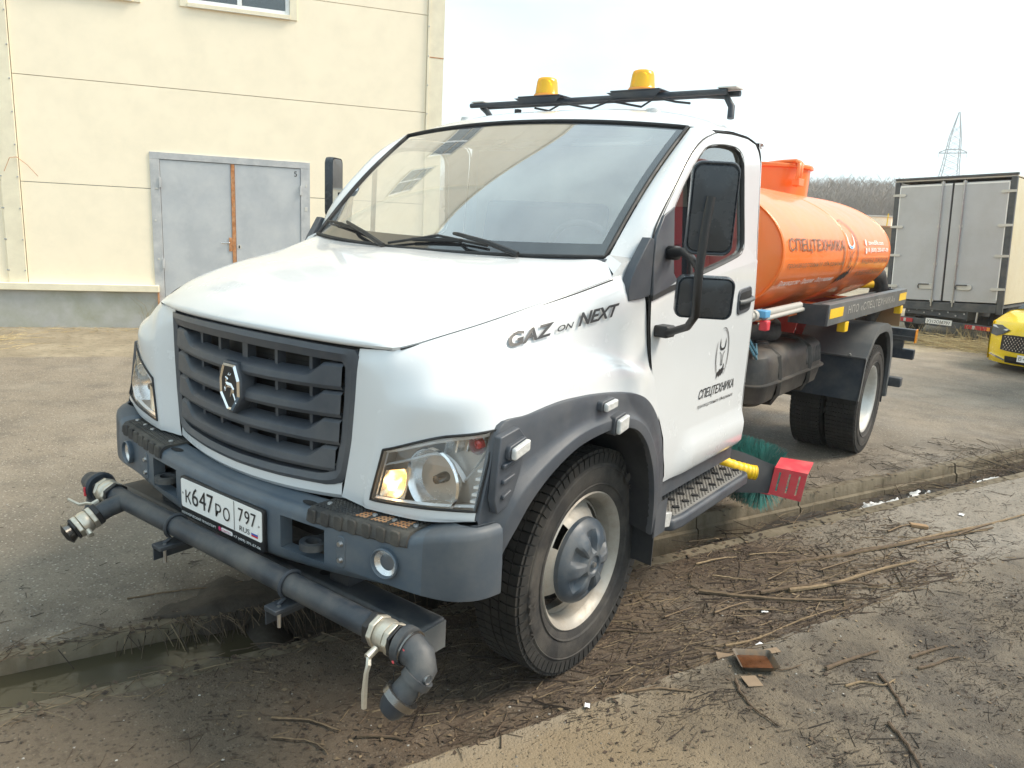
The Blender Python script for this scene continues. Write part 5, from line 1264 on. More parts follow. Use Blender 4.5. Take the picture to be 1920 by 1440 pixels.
for y in (3.25, 5.25):
    mk = yfin(MB().box(1.06, 1.12, y-.045, y+.045, 1.178, 1.255)).build('side_marker', 'yellow', ty, bevel=.008)
for sg in (-1,): MB().box(-1.124, -.87, 2.69, 5.35, 1.262, 1.40).build('tray_box', 'grey_steel', truck, bevel=.003)
# plastic water pipe with blue valve ahead of the tray
pp = empty('water_line', (.95, 2., 1.37)); pp.parent = truck; ppo = np.array([.95, 2., 1.37])
def qfin(mb): mb.v = [tuple(np.array(q)-ppo) for q in mb.v]; return mb
qfin(MB().tube([(.93, 1.62, 1.372), (.93, 2.69, 1.384)], .024, 12)).build('pipe', 'pipe_grey', pp, smooth=50)
qfin(MB().tube([(.965, 1.90, 1.352), (.955, 2.69, 1.360)], .015, 10)).build('pipe', 'pipe_grey', pp, smooth=50)
for y in (1.66, 1.78, 1.86): qfin(MB().tube([(.93, y, 1.373), (.93, y+.04, 1.3735)], .034, 12)).build('fitting', 'pipe_grey', pp, smooth=40)
qfin(MB().box(.92, .99, 1.84, 1.93, 1.36, 1.405)).build('valve_handle', 'blue_valve', pp, bevel=.006)
qfin(MB().box(.95, 1.0, 1.86, 1.92, 1.285, 1.345)).build('valve_body', 'guard_red', pp, bevel=.008)
for k in range(2): qfin(MB().tube([(.90, 1.70+.05*k, 1.30), (.97, 1.78+.05*k, 1.15), (.93, 1.95, 1.10+.03*k), (.85, 2.15, 1.16), (.78, 2.30, 1.14)], .008, 6)).build('hose', 'hose_blue', pp, smooth=50)
qfin(MB().tube([(.60,2.1,1.22),(.75,2.3,1.20),(.80,2.6,1.19),(.70,2.9,1.20)], .06, 12)).build('suction_hose', 'matt_black', pp, smooth=50)

# fuel tank
ft = empty('fuel_tank', (.7, 2.7, .68)); ft.parent = truck; fo_ = np.array([.7, 2.7, .68])
def ffin(mb): mb.v = [tuple(np.array(q)-fo_) for q in mb.v]; return mb
def ftsec(z, k):
    return [(a, b, z+.010*nz2(a*3, b*3, 2)) for a, b in rrect(.50, .965+k, 1.98-k, 3.36+k, .14+k*.5, 6)]
rows = [ftsec(z, k) for z, k in ((1.125,-.13),(1.118,-.06),(1.085,-.015),(1.03,.0),(.93,.008),(.926,.03),(.918,.03),(.914,.008),(.86,-.002),(.80,-.015),(.772,-.05),(.765,-.12))]
mb = MB(); mb.grid(rows, close_u=True); n_ = len(rows[0]); mb.f.append(tuple(range(n_))); mb.m.append(0); mb.f.append(tuple((len(rows)-1)*n_+i for i in range(n_-1, -1, -1))); mb.m.append(0)
ffin(mb).build('tank_body', 'fuel_tank', ft, smooth=38)
for y in (2.30, 2.95): ffin(MB().tube([(.52,y,1.13),(.88,y,1.128),(.955,y,1.08),(.975,y,.96),(.972,y,.84),(.94,y,.775),(.55,y,.755)], .018, 4)).build('tank_strap', 'fuel_tank', ft, smooth=30)
for k in range(9):
    y = 2.9+.04*k; ffin(MB().tube([(.90, y, 1.112), (.955, y, 1.06), (.972, y, .96)], .008, 5)).build('pressed_rib', 'fuel_tank', ft, smooth=40)
ffin(MB().lathe([(0,.0),(.0,.06),(.03,.06),(.035,.05),(.035,.0)], (.80, 2.35, 1.125), 'Z', 20)).build('filler_cap', 'black', ft, smooth=40)
ffin(MB().tube([(.80,2.35,1.15),(.70,2.2,1.20),(.60,1.9,1.15)], .012, 8)).build('fuel_line', 'black', ft, smooth=50)

# rear arches
def rear_arch(sg):
    e = empty('rear_fender', (sg*.85, 4.5, 1.)); e.parent = truck; off = np.array([sg*.85, 4.5, 1.])
    def f(mb): m2 = sided(mb, sg); m2.v = [tuple(np.array(q)-off) for q in m2.v]; return m2
    pr = [(3.945,.548),(3.985,.70),(4.025,.895),(4.12,.985),(4.26,1.09),(4.40,1.132),(4.66,1.136),(4.80,1.11),(4.93,1.04),(5.04,.92),(5.095,.80),(5.115,.62),(5.12,.42)]
    inn = [(3.995,.548),(4.035,.70),(4.075,.86),(4.15,.93),(4.28,1.025),(4.41,1.062),(4.65,1.066),(4.77,1.045),(4.88,.985),(4.98,.88),(5.03,.78),(5.05,.62),(5.055,.42)]
    f(MB().grid([[(.56, y, z), (1.128, y, z)] for y, z in pr[2:]])).build('fender_top', 'grey_steel', e, smooth=25)
    f(MB().grid([[(.56, y+.012, z), (1.118, y+.012, z)] for y, z in pr[:3]])).build('front_flap', 'dark_steel', e)
    f(MB().grid([[(1.128, *a), (1.130, *((np.array(a)+np.array(b))/2)), (1.126, *b), (1.09, *b)] for a, b in zip(pr, inn)])).build('fender_flange', 'grey_steel', e, smooth=25)
    f(MB().grid([[(.56, y, z), (1.10, y, z)] for y, z in inn])).build('fender_liner', 'matt_black', e, smooth=25)
    f(MB().tube([(.56, 4.02, .895), (1.128, 4.02, .895)], .010, 6)).build('fender_bead', 'grey_steel', e)
    for x in (.75, 1.0): f(MB().lathe([(-.004,.0),(-.004,.010),(.004,.012)], (x, 4.012, .91), 'Y', 8)).build('bolt', 'bolt', e)
    f(MB().box(.62, 1.09, 5.125, 5.137, .35, .72)).build('mud_flap', 'mudflap', e)
both(rear_arch)
# tail bracket, lamp board and side markers
tl_ = empty('tail_frame', (0, 5.6, .7)); tl_.parent = truck; tlo = np.array([0, 5.6, .7])
def lfin(mb): mb.v = [tuple(np.array(q)-tlo) for q in mb.v]; return mb
lfin(MB().box(-1.22, 1.215, 5.58, 5.66, .895, 1.01)).build('lamp_board', 'blue_steel', tl_, bevel=.006)
lfin(MB().box(1.2152, 1.226, 5.575, 5.665, .88, 1.012)).build('side_marker', 'amber', tl_, bevel=.003)
lfin(MB().box(1.0, 1.215, 5.565, 5.5795, .935, .942)).build('board_rib', 'grey_steel', tl_)
lfin(MB().box(.98, 1.12, 5.60, 5.66, .80, .895)).build('drop_bracket', 'blue_steel', tl_)
lfin(MB().box(-1.22, 1.225, 5.60, 5.68, .715, .812)).build('underrun_bar', 'blue_steel', tl_, bevel=.006)
lfin(MB().box(1.10, 1.23, 5.10, 5.20, .515, .60)).build('fender_step', 'blue_steel', tl_, bevel=.008)
for sg in (1, -1):
    lb = lfin(MB().box(sg*.75-.16, sg*.75+.16, 5.6605, 5.70, .905, 1.0)).build('tail_lamp', 'lamp_red', tl_, bevel=.01)
lfin(MB().tube([(.55, 4.9, 1.55), (.78, 5.12, 1.56), (.86, 5.28, 1.50), (.88, 5.36, 1.38), (.86, 5.38, 1.25), (.80, 5.32, 1.05)], .085, 16)).build('discharge_hose', 'rubber', tl_, smooth=50)
lfin(MB().tube([(.74, 5.08, 1.42), (.86, 5.16, 1.43)], .035, 12)).build('hose_coupling', 'yellow', tl_, smooth=40)
lfin(MB().tube([(.62, 4.75, 1.16), (.92, 4.75, 1.20), (.96, 4.75, 1.255)], .030, 10)).build('yellow_pipe', 'yellow', tl_, smooth=40)
lfin(MB().box(.70, 1.10, 5.36, 5.37, 1.05, 1.22)).build('amber_plate', 'shed_brown', tl_)

# ------------------------------------------------------------------ sweeping brush with red guard
br = empty('sweeping_brush', (.9, 2.2, .3)); br.parent = truck; bo = np.array([.9, 2.2, .3])
def kfin(mb): mb.v = [tuple(np.array(q)-bo) for q in mb.v]; return mb
A = np.array([1.00, 2.22, .300]); Bx = np.array([-.55, 2.75, .300]); ax = (Bx-A)/np.linalg.norm(Bx-A); up = np.array([0, 0, 1.]); sdv = np.cross(ax, up)
bb = MB()
for k in range(5200):
    h_ = random.random()**1.6*1.5; a0 = random.uniform(0, 2*math.pi); r_ = .225*random.uniform(.93, 1.02)
    d = math.cos(a0)*up+math.sin(a0)*sdv
    if A[2]+d[2]*r_ < .012: r_ = (A[2]-.012)/max(.2, -d[2])
    p0 = A+ax*(h_+.02)+d*.06; p1 = A+ax*(h_+random.uniform(-.05, .05))+d*r_
    pm = (p0+p1)/2+np.array([0, 0, random.uniform(-.006, .006)])
    w_ = np.cross(ax, d)*.0022
    bb.add([p0-w_, p0+w_, pm+w_, pm-w_, p1+w_*.7, p1-w_*.7], [(0, 1, 2, 3), (3, 2, 4, 5)])
tag(kfin(bb).build('bristles', 'teal_bristle', br), kind='stuff')
kfin(MB().tube([tuple(A-ax*.01), tuple(A+ax*1.5)], .09, 20)).build('brush_core', 'matt_black', br, smooth=40)
# dark curtain between sill and guard
cu = [[(.80,1.62,.60),(.80,1.66,.44),(.84,1.70,.30)],[(.92,1.84,.545),(.95,1.80,.40),(.97,1.80,.30)],[(1.05,1.98,.475),(1.07,1.96,.38),(1.08,1.95,.285)],[(1.12,2.02,.45),(1.11,2.0,.36),(1.095,2.0,.272)]]
kfin(MB().grid(crgrid(cu, 4, 4))).build('rubber_curtain', 'mudflap', br, smooth=50)
# guard: slotted side plate and flange, three upright slots
def gp(a, b): return np.array([1.112+.182*a, 1.99+.055*a, .272+.178*b-.018*a*(1-b)-.012*a*b])
U_ = [0, .17, .235, .47, .535, .77, .835, 1.0]; V_l = [0, .16, .86, 1.0]
gd = MB(); Gf = np.array([[gp(u-.10*(1-v), v) for u in U_] for v in V_l]); Gb = Gf+np.array([-.004, .008, 0])
sks = lambda i, j: i == 1 and j in (1, 3, 5)
gd.grid(Gf, skip=sks); gd.grid(Gb, skip=sks)
for j in (1, 3, 5):
    lp = [Gf[1, j], Gf[1, j+1], Gf[2, j+1], Gf[2, j], Gf[1, j]]; lq = [Gb[1, j], Gb[1, j+1], Gb[2, j+1], Gb[2, j], Gb[1, j]]; gd.grid([lp, lq])
ol = [Gf[0, 0], Gf[0, -1], Gf[-1, -1], Gf[-1, 0], Gf[0, 0]]; gd.grid([ol, [q+np.array([-.004, .008, 0]) for q in ol]])
kfin(gd).build('guard_plate', 'guard_red', br)
tp = MB(); q0, q1 = gp(0, 1), gp(1, 1)
tp.grid([[q0, q1], [q0+np.array([-.03,.20,.012]), q1+np.array([-.03,.22,.016])]]); tp.grid([[q0+np.array([0,.003,-.006]), q1+np.array([0,.003,-.006])], [q0+np.array([-.03,.20,.004]), q1+np.array([-.03,.22,.008])]])
kfin(tp).build('guard_top', 'guard_red', br)
kfin(MB().tube([tuple(gp(-.05, 0)), tuple(gp(-.05, 0)+np.array([-.15,-.06,.02]))], .008, 6)).build('guard_edge', 'guard_red', br)
# yellow corrugated hose
pts = [(.80,1.62,.565),(.85,1.66,.525),(.92,1.71,.488),(.98,1.755,.462),(1.03,1.79,.448),(1.055,1.81,.444)]
cpt = cr(np.array(pts), 9); rad = [.026+.016*min(1, i/30)+(.003 if i % 4 < 2 else 0) for i in range(len(cpt))]
kfin(MB().tube([tuple(q) for q in cpt], rad, 14)).build('yellow_hose', 'yellow', br, smooth=70)
# ------------------------------------------------------------------ warehouse
AZ = R(35); WP = np.array([-9.3, 2.05, 0.]); WD = np.array([math.sin(AZ), math.cos(AZ), 0]); WN = np.array([math.cos(AZ), -math.sin(AZ), 0]); WH = 14.2
bl = empty('warehouse', tuple(WP), 0, 'cream panelled industrial building with a grey double steel door', 'building')
def W(s, z, o=0.): return tuple(WD*s+WN*o+np.array([0, 0, z]))
def wbox(mb, s0, s1, z0, z1, o0, o1):
    mb.add([W(s, z, o) for o in (o0, o1) for z in (z0, z1) for s in (s0, s1)], [(0,1,3,2),(4,6,7,5),(0,4,5,1),(1,5,7,3),(3,7,6,2),(2,6,4,0)]); return mb
DS0, DS1, DZ1 = 1.50, 3.70, 2.515                                      # door opening
zl = [.62, 2.005, 3.39, 4.79, 6.19, 7.6, 9.0, 10.4, 11.8, 13.2, WH]
WINS = [(1.97, 3.53, 4.475, 5.9), (-.08, 1.48, 4.455, 5.9), (-4.6, -3.0, 4.475, 5.9), (1.97, 3.53, 8.2, 9.6), (-.08, 1.48, 8.2, 9.6), (-4.6, -3.0, 8.2, 9.6)]
def panel(s0, s1, z0, z1):
    wbox(MB(), s0+.004, s1-.004, z0+.004, z1-.004, -.12, 0).build('panel', 'cream_panel', bl, bevel=.003, seg=1)
for b0, b1 in ((-13.0, -7.2), (-7.1, -1.0+.66), (-.12, 5.44)):
    for z0, z1 in zip(zl[:-1], zl[1:]):
        cuts = []
        if b0 == -.12 and z0 < 2.5: cuts.append((DS0, DS1, 0, DZ1))
        for w_ in WINS:
            if b0-.5 <= w_[0] and w_[1] <= b1+.5 and z0 < w_[3] and z1 > w_[2]: cuts.append(w_)
        if not cuts: panel(b0, b1, z0, z1); continue
        ss = sorted(set([b0+.004, b1-.004]+[min(max(q, b0+.004), b1-.004) for c in cuts for q in c[:2]])); zq_ = sorted(set([z0+.004, z1-.004]+[q for c in cuts for q in c[2:] if z0 < q < z1]))
        pm_ = MB()
        for sa, sb_ in zip(ss[:-1], ss[1:]):
            for za, zb_ in zip(zq_[:-1], zq_[1:]):
                sm_, zm_ = (sa+sb_)/2, (za+zb_)/2
                if any(c[0] < sm_ < c[1] and c[2] < zm_ < c[3] for c in cuts): continue
                pm_.add([W(sa, za), W(sb_, za), W(sb_, zb_), W(sa, zb_)], [(0, 1, 2, 3)])
        for q in (z0+.004, z1-.004): pm_.add([W(b0+.004, q), W(b1-.004, q), W(b1-.004, q, -.1), W(b0+.004, q, -.1)], [(0, 1, 2, 3)])
        pm_.build('panel', 'cream_panel', bl)
# backing wall, far sides and roof
wbox(MB(), -13.0, 5.60, .30, WH, -.30, -.14).build('backing_wall', 'matt_black', bl)
MB().add([W(5.70, .5, -.02), W(5.70, .5, -14), W(5.70, WH, -14), W(5.70, WH, -.02)], [(0, 1, 2, 3)]).build('end_wall', 'cream_panel', bl)
MB().add([W(-13.1, WH+.05, .05), W(5.75, WH+.05, .05), W(5.75, WH+.6, -7), W(-13.1, WH+.6, -7)], [(0, 1, 2, 3)]).build('roof', 'galv_trim', bl)
wbox(MB(), -13.1, 5.76, WH, WH+.16, -.12, .05).build('parapet_flashing', 'cream_trim', bl)
# pilaster strips with screw rows
for s0, s1 in ((-.345, -.125), (-7.3, -7.08), (5.44, 5.475)):
    wbox(MB(), s0, s1, .625, WH, -.05, .035).build('cover_strip', 'cream_trim', bl, bevel=.004)
wbox(MB(), 5.4752, 5.70, .5, WH, -.05, .022).build('corner_trim', 'cream_trim', bl, bevel=.004)
wbox(MB(), 5.476, 5.7005, 4.19, 4.205, .0222, .025).build('trim_lap', 'rust', bl)
scr = MB().lathe([(0,.011),(.006,.009),(.009,.0)], (0, 0, 0), 'Z', 8)
M_ = Matrix.Rotation(R(90), 3, 'Y'); zq = Vector(WN); scr.v = [tuple(zq.to_track_quat('Z', 'Y') @ Vector(q)) for q in scr.v]
sm0 = scr.build('screw', 'bolt', bl); sm0.location = W(-.140, .8, .036)
for z in np.arange(.8, 5.4, .42):
    for s_, o_ in ((-.140, .036), (-.335, .036), (5.457, .036), (-.36, .001)):
        if (s_, z) == (-.140, .8): continue
        c = sm0.copy(); COL.objects.link(c); c.parent = bl; c.location = W(s_, z+.05*(s_ > 1), o_)
# base flashing ledge and plinth
for s0, s1 in ((-13, 1.555), (3.71, 5.72)):
    wbox(MB(), s0, s1, .535, .632, -.02, .10).build('ledge_flashing', 'cream_trim', bl, bevel=.006)
    wbox(MB(), s0, s1-.02, -.3, .534, -.10, .03).build('plinth', 'plinth', bl)
wbox(MB(), 1.53, 1.552, -.1, .53, .03, .06).build('rust_post', 'rust', bl)
wbox(MB(), -13.0, 5.6, -.3, .60, -.30, -.101).build('footing', 'plinth', bl)
# steel door: frame, two leaves
dr = empty('double_door', W(2.6, 0, 0)); dr.parent = bl; dro = np.array(W(2.6, 0, 0))
def dbox(nm, mat, s0, s1, z0, z1, o0, o1, par=None, bevel=.002):
    mb = wbox(MB(), s0, s1, z0, z1, o0, o1); mb.v = [tuple(np.array(q)-dro) for q in mb.v]; return mb.build(nm, mat, par or dr, bevel=bevel)
dbox('door_jamb', 'door_frame', DS0, DS0+.125, .04, DZ1-.095, -.10, .022)
dbox('door_jamb', 'door_frame', DS1-.135, DS1, .04, DZ1-.095, -.10, .022)
dbox('door_head', 'door_frame', DS0, DS1, DZ1-.093, DZ1, -.10, .022)
lv = dbox('door_leaf', 'door_grey', DS0+.130, 2.575, .06, DZ1-.10, -.06, .008)
lv2 = dbox('door_leaf', 'door_grey', 2.632, DS1-.140, .06, DZ1-.10, -.06, .010)
dbox('rusty_edge', 'rust', 2.578, 2.628, .06, DZ1-.10, -.06, .020)
for z in (2.10, .95, .25):
    dbox('hinge', 'door_frame', DS0+.112, DS0+.140, z-.07, z+.07, .0225, .045); dbox('hinge', 'door_frame', DS1-.150, DS1-.122, z-.07, z+.07, .0225, .045)
lk = dbox('lock_plate', 'rust', 2.530, 2.576, 1.16, 1.36, .0085, .022)
dbox('lever_handle', 'chrome', 2.42, 2.545, 1.272, 1.292, .035, .05, lk, .006)
dbox('latch_plate', 'galv_trim', 2.645, 2.70, 1.20, 1.26, .0105, .014)
dbox('latch_hole', 'matt_black', 2.662, 2.682, 1.21, 1.25, .0142, .015)
v, f = text2d('5', ht=.075); MB().add([tuple(np.array(W(3.47+a, 2.30+b, .0125))-dro) for a, b, c in v], f).build('door_number', 'ink', dr)
for s_, z, w_, h_ in ((1.52, .35, .012, .025), (1.55, 1.0, .012, .012), (1.53, 1.55, .014, .014), (1.56, 2.0, .02, .012), (3.62, 1.8, .02, .03), (3.63, 2.15, .012, .02)):
    dbox('weld_patch', 'galv_trim', s_, s_+w_*2, z, z+h_*2, .0222, .026)
# windows
for s0, s1, z0, z1 in WINS:
    we = empty('window', W((s0+s1)/2, z0, 0)); we.parent = bl; weo = np.array(W((s0+s1)/2, z0, 0))
    def wb(nm, mat, *a):
        mb = wbox(MB(), *a); mb.v = [tuple(np.array(q)-weo) for q in mb.v]; return mb.build(nm, mat, we, bevel=.003)
    for a in ((s0, s0+.10, z0, z1), (s1-.10, s1, z0, z1), (s0+.1001, s1-.1001, z1-.1, z1)): wb('surround', 'cream_trim', *a, -.10, .02)
    wb('window_sill', 'cream_trim', s0+.1001, s1-.1001, z0, z0+.055, -.10, .045); wb('sill_edge', 'galv_trim', s0+.1, s1-.1, z0-.002, z0+.008, .0455, .05)
    for a in ((s0+.101, s0+.16, z0+.056, z1-.101), (s1-.16, s1-.101, z0+.056, z1-.101), (s0+.161, s1-.161, z0+.056, z0+.115), (s0+.161, s1-.161, z1-.16, z1-.101), ((s0+s1)/2-.03, (s0+s1)/2+.03, z0+.116, z1-.161)): wb('sash', 'pvc', *a, -.08, -.02)
    wb('pane', 'pane', s0+.161, s1-.161, z0+.116, z1-.161, -.06, -.05)
# stray wires and weeds
for s0, pts in ((-.13, [(-.13,2.32,.05),(-.20,2.30,.10),(-.27,2.12,.12)]), (-.13, [(-.13,2.32,.05),(0,2.22,.08),(.12,2.08,.10)])):
    MB().tube([W(*q) for q in pts], .004, 4).build('stray_wire', 'rust', bl)

# ------------------------------------------------------------------ box truck
bt = empty('box_truck', (.29, 14.1, 0), R(-9), 'parked box truck seen from behind with grey double rear doors', 'truck')
def B(nm, mat, x0, x1, y0, y1, z0, z1, par=None, bevel=.006): return MB().box(x0, x1, y0, y1, z0, z1).build(nm, mat, par or bt, bevel=bevel)
TL = -.045                                                            # the box leans a little on its springs
bxp = empty('cargo_box', (0, 0, .70)); bxp.parent = bt; bxp.rotation_euler = (0, R(-3.4), 0)
def C(nm, mat, *a, **k): return B(nm, mat, *a, par=bxp, **k)
HW, HH = 1.03, 2.30
C('box_side_wall', 'box_side', HW-.03, HW, .06, 4.2, .02, HH-.02); C('box_side_wall', 'box_side', -HW, -HW+.03, .06, 4.2, .02, HH-.02)
C('box_roof', 'galv_trim', -HW, HW, .0, 4.2, HH, HH+.03); C('box_front_wall', 'box_side', -HW+.031, HW-.031, 4.15, 4.2, .02, HH-.02); C('box_floor', 'truck_frame', -HW+.031, HW-.031, .06, 4.14, -.06, .0)
C('rear_post', 'truck_frame', -HW, -HW+.085, -.02, .055, -.10, HH-.001); C('rear_post', 'truck_frame', HW-.10, HW, -.02, .055, -.16, HH-.001)
C('rear_header', 'truck_frame', -HW-.01, HW+.01, -.035, .05, HH+.031, HH+.07); C('rear_sill', 'truck_frame', -HW+.086, HW-.101, -.02, .055, -.14, .02)
for a, b in ((-HW+.092, -.012), (.020, HW-.107)):
    d_ = C('rear_door', 'box_grey', a, b, -.012, .03, .045, HH-.06)
    MB().box(a+.005, b-.005, -.0135, -.0125, HH-.10, HH-.075).build('door_bead', 'plate_white', d_)
    MB().box(*( (a, a+.018) if a < 0 else (b-.018, b) ), -.0135, -.0125, .10, HH-.10).build('door_bead', 'plate_white', d_)
    rx = -.17 if a < 0 else .20
    MB().cyl((rx, -.04, -.06), (rx, -.04, HH-.02), .014, 10).build('lock_rod', 'bolt', d_)
    for z in (.02, .72, 1.42, HH-.08): MB().box(rx-.03, rx+.03, -.035, -.0125, z, z+.05).build('rod_keeper', 'galv_trim', d_)
    hx = -.30 if a < 0 else .36
    MB().prism(rrect(hx-.14, hx+.14, .26, .37, .05), lambda p, q, r: (p, -.013-r, q), 0, .022).build('door_latch', 'galv_trim', d_, bevel=.006)
    MB().tube([(hx-.12, -.05, .275), (hx-.135, -.05, .315), (hx-.12, -.05, .355), (hx+.06, -.05, .355)], .012, 6).build('latch_handle', 'truck_frame', d_)
    for z in (.30, .90, 1.45, 2.05):
        sx = -1 if a < 0 else 1; e_ = a if a < 0 else b
        MB().prism([(e_+sx*.11, z-.02), (e_-sx*.10, z-.028), (e_-sx*.13, z), (e_-sx*.10, z+.028), (e_+sx*.11, z+.02)], lambda p, q, r: (p, -.022-r, q), 0, .014).build('hinge', 'galv_trim', d_)
B('door_gasket', 'rubber_trim', -.010, .018, -.008, .02, .045, HH-.06, par=bxp)
B('frame_rail', 'truck_frame', -.45, -.37, .1, 6, .40, .58); B('frame_rail', 'truck_frame', .37, .45, .1, 6, .40, .58)
B('rear_cross', 'truck_frame', -.62, .48, .02, .08, .44, .60)
for k in range(8): MB().lathe([(0,.0),(0,.014),(.01,.016)], (-.56+.14*k, .008, .49+.05*(k % 2)), 'Y', 8).build('bolt', 'bolt', bt)
B('bumper_bar', 'truck_frame', -.95, 1.0, -.10, -.04, .265, .375)
for a, b in ((-.86, -.42), (.50, .92)):
    lw = (b-a); l_ = B('tail_lamp', 'lamp_red', a, b, -.125, -.1002, .285, .36, bevel=.004)
    q0 = a if a < 0 else b-.13*lw; MB().box(q0+.003, q0+.13*lw, -.128, -.1255, .29, .355).build('lamp_amber', 'amber', l_)
    q1 = a+.62*lw if a < 0 else a+.30*lw; MB().box(q1, q1+.10*lw, -.128, -.1255, .29, .355).build('lamp_clear', 'lamp_white', l_)
npb = B('number_plate', 'plate_white', -.19, .27, -.115, -.1002, .30, .40, bevel=0)
v, f = text2d('У312ОМ797', .41, .062); MB().add([(-.165+a, -.1165, .318+b) for a, b, c in v], f).build('plate_characters', 'ink', npb)
for x in (-.75, .78):
    for y in (1.1, 4.8):
        w_ = empty('wheel', (x, y, .36)); w_.parent = bt
        MB().lathe([(-.12,.2),(-.13,.33),(-.10,.36),(.10,.36),(.13,.33),(.12,.2)], (0, 0, 0), 'X', 32).build('tyre', 'rubber', w_, smooth=40)
        MB().lathe([(.10,.21),(.02,.18),(.05,.08),(.05,0)], (0, 0, 0), 'X', 24).build('rim', 'rim_silver', w_, smooth=40)
        if y < 2: MB().lathe([(-.10,.21),(-.02,.18),(-.05,.08),(-.05,0)], (0, 0, 0), 'X', 24).build('rim_inner', 'rim_silver', w_, smooth=40)
B('rear_axle', 'truck_frame', -.7, .7, 1.0, 1.2, .28, .44)
B('tow_hook', 'bolt', .62, .65, .0, .03, .40, .66); B('side_skirt_lamp', 'amber', 1.0, 1.04, .5, .56, .52, .58)
# cab of the box truck
B('driver_cab', 'plate_white', -.98, .98, 4.6, 6.3, .45, 1.95, bevel=.12)

# ------------------------------------------------------------------ yellow car (only its front corner is in view)
tx = empty('yellow_car', (2.12, 10.75, 0), R(-14), 'bright yellow car with studded dark grille at the right edge', 'car'); tx.scale = (.86, .86, .86)
def plan(x): return .34*(abs(x)/.94)**3.6
def zp(z): return float(np.interp(z, [.12, .20, .30, .45, .62, .74, .82, .87], [.10, .045, .02, .0, .0, .02, .06, .12]))
def fc(x, z, d=0.): return (x, plan(x)+zp(z)-d, z)
zs_ = [.12, .16, .20, .25, .30, .38, .45, .54, .62, .68, .74, .79, .83, .87]; xs_ = np.linspace(-.94, .94, 41)
def zt_(x): return 1-.055*(abs(x)/.94)**3
body_ = MB().grid([[fc(x, z*zt_(x)) for x in xs_] for z in zs_])
hd_ = []
for k in np.linspace(0, 1, 10):
    row = []
    for x in xs_:
        f0 = np.array(fc(x, .87*zt_(x))); f1 = np.array([x*.93, 1.20-.10*(x/.94)**2, 1.03-.035*(x/.94)**2]); q = f0*(1-k)+f1*k; q[2] += .055*math.sin(math.pi*min(1, k*1.0))*(1-.5*abs(x/.94)); row.append(q)
    hd_.append(row)
body_.grid(hd_)
arch = lambda y, z: (y-.98)**2+(z-.33)**2 < .37**2 or (y-3.68)**2+(z-.33)**2 < .37**2
ysd = np.linspace(.34, 4.5, 60); zsd = np.linspace(0, 1, 16)
for sg in (1, -1):
    Gs = np.array([[(sg*(.94+.02*math.sin(math.pi*q))*(1-.10*max(0, (y-3.6)/.9)**2), y, .15+((np.interp(y, [.34, 1.1, 3.6, 4.5], [.82, .985, 1.02, .95]))-.15)*q) for q in zsd] for y in ysd])
    body_.grid(Gs, skip=lambda i, j: arch(Gs[i, j, 1], Gs[i, j, 2]) and j < 12)
body_.grid([[(x*.93, y, z) for x in np.linspace(-1, 1, 9)] for y, z in ((4.5, .15), (4.6, .6), (4.48, .98))])
body_.grid([[(x*w_, y, z-.05*x*x) for x in np.linspace(-1, 1, 9)] for y, z, w_ in ((1.88, 1.53, .62), (2.3, 1.62, .64), (3.3, 1.62, .64), (4.0, 1.48, .60))])
body_.build('car_body', 'car_yellow', tx, smooth=40)
MB().grid([[(x*w_, y-.08*x*x, z) for x in np.linspace(-1, 1, 9)] for y, z, w_ in ((1.20, 1.03, .84), (1.88, 1.53, .62))]).build('windscreen', 'pane', tx)
MB().grid([[(x*w_, y, z) for x in np.linspace(-1, 1, 5)] for y, z, w_ in ((4.48, .98, .84), (4.0, 1.47, .60))]).build('rear_window', 'pane', tx)
for sg in (1, -1): MB().add([(sg*.90, 1.25, 1.0), (sg*.92, 4.3, 1.02), (sg*.60, 4.0, 1.45), (sg*.64, 3.3, 1.57), (sg*.64, 2.3, 1.57), (sg*.62, 1.9, 1.49)], [(0, 1, 2, 3, 4, 5)]).build('side_window', 'pane', tx)
gl_ = MB().grid([[fc(x, z, .022 if 0 < i < 3 else -.01) for i, z in enumerate((.345+.06*max(0, abs(x)-.45), .355+.06*max(0, abs(x)-.45), .635-.12*max(0, abs(x)-.5), .645-.12*max(0, abs(x)-.5)))] for x in np.linspace(-.68, .68, 33)])
gl_.build('car_grille', 'black', tx, smooth=30)
stu = MB()
for r_ in range(7):
    for c_i in range(24):
        x = -.62+.054*c_i+(.027 if r_ % 2 else 0); z = .385+.036*r_
        if abs(x) < .64-.5*max(0, .42-z): stu.obox(fc(x, z, .026), (.006, 0, 0), (0, .004, 0), (0, 0, .012))
tag(stu.build('grille_studs', 'chrome', tx), kind='stuff')
for sg in (1, -1):
    MB().prism([(sg*.56,.715),(sg*.68,.63),(sg*.80,.585),(sg*.93,.60),(sg*.935,.765),(sg*.74,.785)], lambda a, b, d: fc(a, b, d), -.03, .030).build('car_headlamp', 'truck_frame', tx, bevel=.006)
    MB().prism([(sg*.58,.725),(sg*.92,.768),(sg*.92,.735),(sg*.62,.700)], lambda a, b, d: fc(a, b, d), .0302, .036).build('lamp_strip', 'lamp_white', tx)
    MB().prism([(sg*.58,.205),(sg*.75,.245),(sg*.90,.265),(sg*.915,.24),(sg*.76,.215),(sg*.60,.175)], lambda a, b, d: fc(a, b, d), .0, .03).build('intake_trim', 'chrome', tx)
MB().grid([[fc(x, z, .02) for z in (.15, .20, .27)] for x in np.linspace(-.58, .58, 15)]).build('lower_intake', 'black', tx)
pn_ = MB().prism(rrect(-.36, .16, .205, .32, .01), lambda a, b, d: (a, -.008-d, b), .0, .014).build('number_plate', 'plate_white', tx)
v, f = text2d('В', .045, .06); MB().add([(-.335+a, -.0235, .235+b) for a, b, c in v], f).build('plate_characters', 'ink', pn_)
